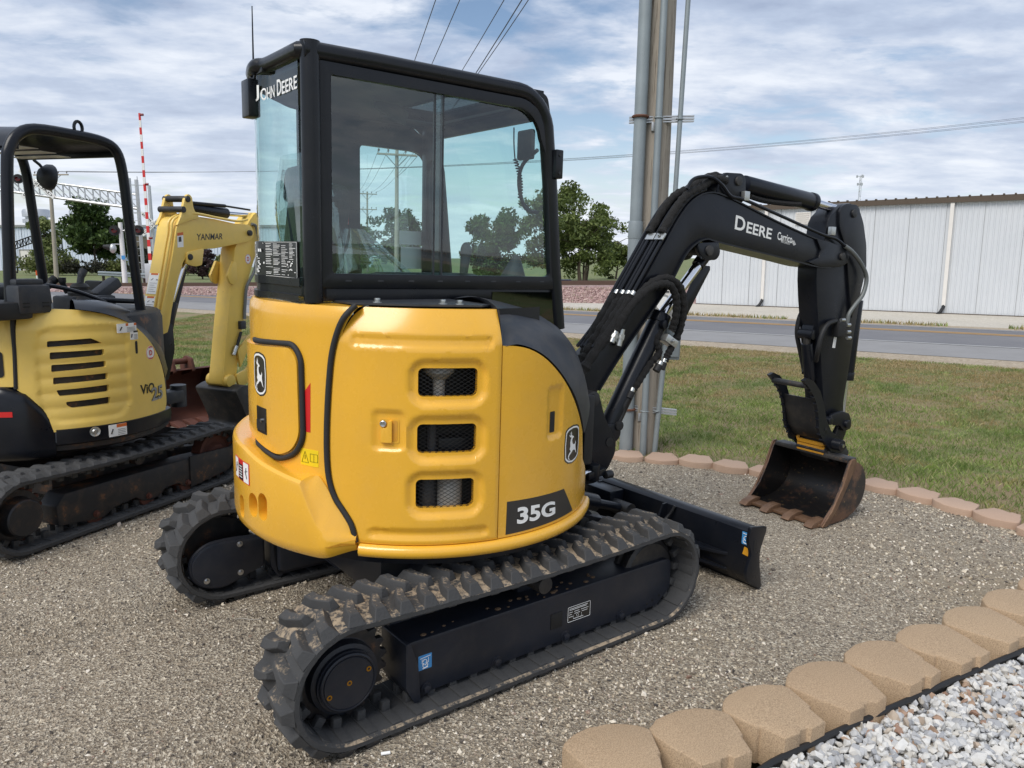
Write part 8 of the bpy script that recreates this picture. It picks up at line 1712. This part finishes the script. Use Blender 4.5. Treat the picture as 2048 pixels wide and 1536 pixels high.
for yy in (-0.17, 0.02): MB().prism(round_poly(ypl([(466, 750), (488, 738), (497, 722), (503, 735), (490, 765), (474, 775)], -0.15), 0.02, 3), yy-0.012, yy+0.012, 'y', 0.003).obj('bucket_link', 'scuffed_yellow', YM); MB().prism(round_poly(ypl([(470, 700), (496, 668), (503, 676), (488, 705), (476, 735)], -0.15), 0.015, 3), yy-0.010, yy+0.010, 'y', 0.003).obj('rocker_link', 'scuffed_yellow', YM)
for yy, sgn in ((-0.165, -1), (0.015, 1)): m = MB(); a = Y3(452 if sgn > 0 else 466, 552, yy); m.prism(round_poly(ypl([(450, 552), (462, 522), (468, 525), (470, 560), (462, 570), (455, 565)], -0.15), 0.012, 3), yy-0.012, yy+0.012, 'y', 0.003); m.obj('thumb_lug', 'scuffed_yellow', ya_)
m = MB(); m.tube(smooth_path([Y3(503, 448, -0.16), Y3(513, 455, -0.17), Y3(517, 490, -0.18), Y3(509, 540, -0.18), Y3(494, 572, -0.17), Y3(490, 610, -0.165), Y3(489, 638, -0.165)], 5), 0.013, 8); m.obj('arm_hose', 'spring_guard', YM)
m = MB(); m.box(Y3(484, 650, -0.165), (0.06, 0.04, 0.07), 0.006); m.obj('arm_valve', 'guard_grey', YM); m = MB(); m.cyl(Y3(482, 664, -0.17), Y3(472, 700, -0.17), 0.013, n=10); m.obj('coupler_hose', 'hose_black', YM); m = MB(); m.cyl(Y3(473, 692, -0.17), Y3(467, 710, -0.17), 0.018, n=12); m.obj('coupler_tip', 'zinc', YM)
m = MB(); m.cyl(Y3(440, 690, 0.04), Y3(434, 708, 0.04), 0.018, n=12); m.cyl(Y3(446, 672, 0.04), Y3(440, 690, 0.04), 0.010, n=8); m.obj('coupler_tip', 'zinc', YM)
yo = ypl([(452, 780), (470, 768), (505, 772), (516, 800), (516, 850), (500, 872), (470, 872), (480, 845), (468, 815)], -0.2)
ybk = MB().prism(round_poly(yo, 0.03, 3), -0.30, 0.14, 'y', 0.008).obj('bucket', 'worn_black', YM)
for yy in (-0.26, -0.15, -0.03, 0.09): q = yp(474, 868, yy); MB().prism([(q[0]+0.06, q[1]+0.03), (q[0]-0.05, q[1]-0.01), (q[0]+0.06, q[1]-0.02)], yy-0.03, yy+0.03, 'y', 0.003).obj('bucket_tooth', 'rust', ybk)
# swing post of this machine
MB().prism(round_poly(ypl([(318, 690), (330, 640), (348, 650), (352, 700), (340, 760), (318, 765)], -0.17), 0.02, 3), -0.16, 0.02, 'y', 0.01).obj('swing_post', 'deere_black', YM)
q = YF.y(345, 792, -0.12); m = MB(); m.box((q.x-0.04, -0.12, q.z), (0.20, 0.13, 0.10), 0.02); m.cyl((q.x+0.06, -0.12, q.z-0.09), (q.x+0.06, -0.12, q.z+0.08), 0.06, n=20); m.obj('swing_bracket', 'guard_grey', YM)

# ================================================================== pallet with the spare rusty bucket
p0, p1 = G(338, 862, 0.14), G(482, 812, 0.14); dd = Vector((p1.x-p0.x, p1.y-p0.y, 0)); prz = atan2(dd.y, dd.x)
PT = empty('wooden_pallet', (p0.x, p0.y, 0), prz, 'weathered grey wooden pallet under the rusty bucket', 'pallet')
Lp = dd.length
for k in range(9): MB().box((Lp*(k+0.5)/9+0.05, 0.5, 0.132), (Lp/9*0.78, 1.1, 0.018), 0.002).obj('deck_board', 'pallet_wood', PT)
for y in (0.0, 0.5, 1.0): MB().box((Lp/2+0.05, y, 0.07), (Lp+0.04, 0.045, 0.10), 0.003).obj('stringer', 'pallet_wood', PT)
for k in range(3): MB().box((Lp*k/2+0.05, 0.5, 0.01), (0.1, 1.1, 0.018)).obj('bottom_board', 'pallet_wood', PT)
l0, l1 = G(338, 850, 0.16), G(462, 828, 0.16); dd = Vector((l1.x-l0.x, l1.y-l0.y, 0)); Lb = max(dd.length, 0.6)
RB = empty('spare_bucket', (l0.x, l0.y, 0.143), atan2(dd.y, dd.x), 'rust brown spare digging bucket lying on the wooden pallet', 'bucket')
pf = [(0.0, 0.0), (0.16, 0.0), (0.34, 0.04), (0.46, 0.14), (0.48, 0.28), (0.42, 0.40), (0.32, 0.46), (0.24, 0.46)]
Pf = [tuple(q) for q in smooth_path([Vector(q) for q in pf], 4)]; m = MB(); m.grid([[(0, y, z), (Lb, y, z)] for y, z in Pf]); m.grid([[(0, y*0.97+0.003, z*0.97+0.012), (Lb, y*0.97+0.003, z*0.97+0.012)] for y, z in Pf]); m.obj('bucket_shell', 'rust', RB)
for x in (0.0, Lb): MB().prism([(0.0, -0.005)]+Pf[1:]+[(0.20, 0.44), (0.13, 0.24), (0.04, 0.08)], x-0.012, x+0.012, 'x', 0.003).obj('bucket_side', 'rust', RB)
for k in range(5): x = Lb*(k+0.5)/5; m = MB(); m.prism([(0.03, 0.04), (-0.06, 0.03), (-0.13, 0.005), (-0.10, -0.002), (0.03, 0.0)], x-0.045, x+0.045, 'x', 0.006); m.obj('bucket_tooth', 'rust', RB)
for x in (Lb*0.35, Lb*0.65): MB().prism(round_poly([(0.22, 0.44), (0.42, 0.38), (0.44, 0.50), (0.36, 0.58), (0.26, 0.56)], 0.02, 3), x-0.015, x+0.015, 'x', 0.003).obj('bucket_ear', 'rust', RB)
m = MB(); m.cyl((Lb*0.28, 0.33, 0.53), (Lb*0.72, 0.33, 0.53), 0.028, n=14); m.obj('bucket_pin', 'rust', RB)
# ================================================================== small litter on the lot
q = G(1464, 1356); m = MB(); m.tube(smooth_path([(0, 0, 0.006), (0.02, 0.004, 0.008), (0.045, -0.004, 0.007), (0.07, 0.0, 0.006)], 4), [0.004]*7+[0.003]*6, 6); o = m.obj('twig', 'pallet_wood'); o.location = (q.x, q.y, lot_z(q.x, q.y)); o.rotation_euler = (0, 0, -0.6); tag(o, 'short pale twig lying on the gravel before the tan blocks', 'twig')
q = G(762, 1508); m = MB(); m.cyl((0, 0, 0.007), (0.032, 0.0, 0.007), 0.006, n=12); o = m.obj('cigarette_butt', 'decal_white'); o.location = (q.x, q.y, lot_z(q.x, q.y)+0.002); o.rotation_euler = (0, 0, 0.3); tag(o, 'tiny white cigarette butt beside the near track', 'litter')  # a white cigarette butt dropped on the gravel
q = G(470, 1240); m = MB(); m.tube(smooth_path([(0, 0, 0.004), (0.03, 0.01, 0.006), (0.08, 0.0, 0.005), (0.12, 0.012, 0.004)], 4), 0.0022, 5); o = m.obj('straw', 'pallet_wood'); o.location = (q.x, q.y, lot_z(q.x, q.y)); tag(o, 'thin dry straw on the gravel between the two tracks', 'straw')
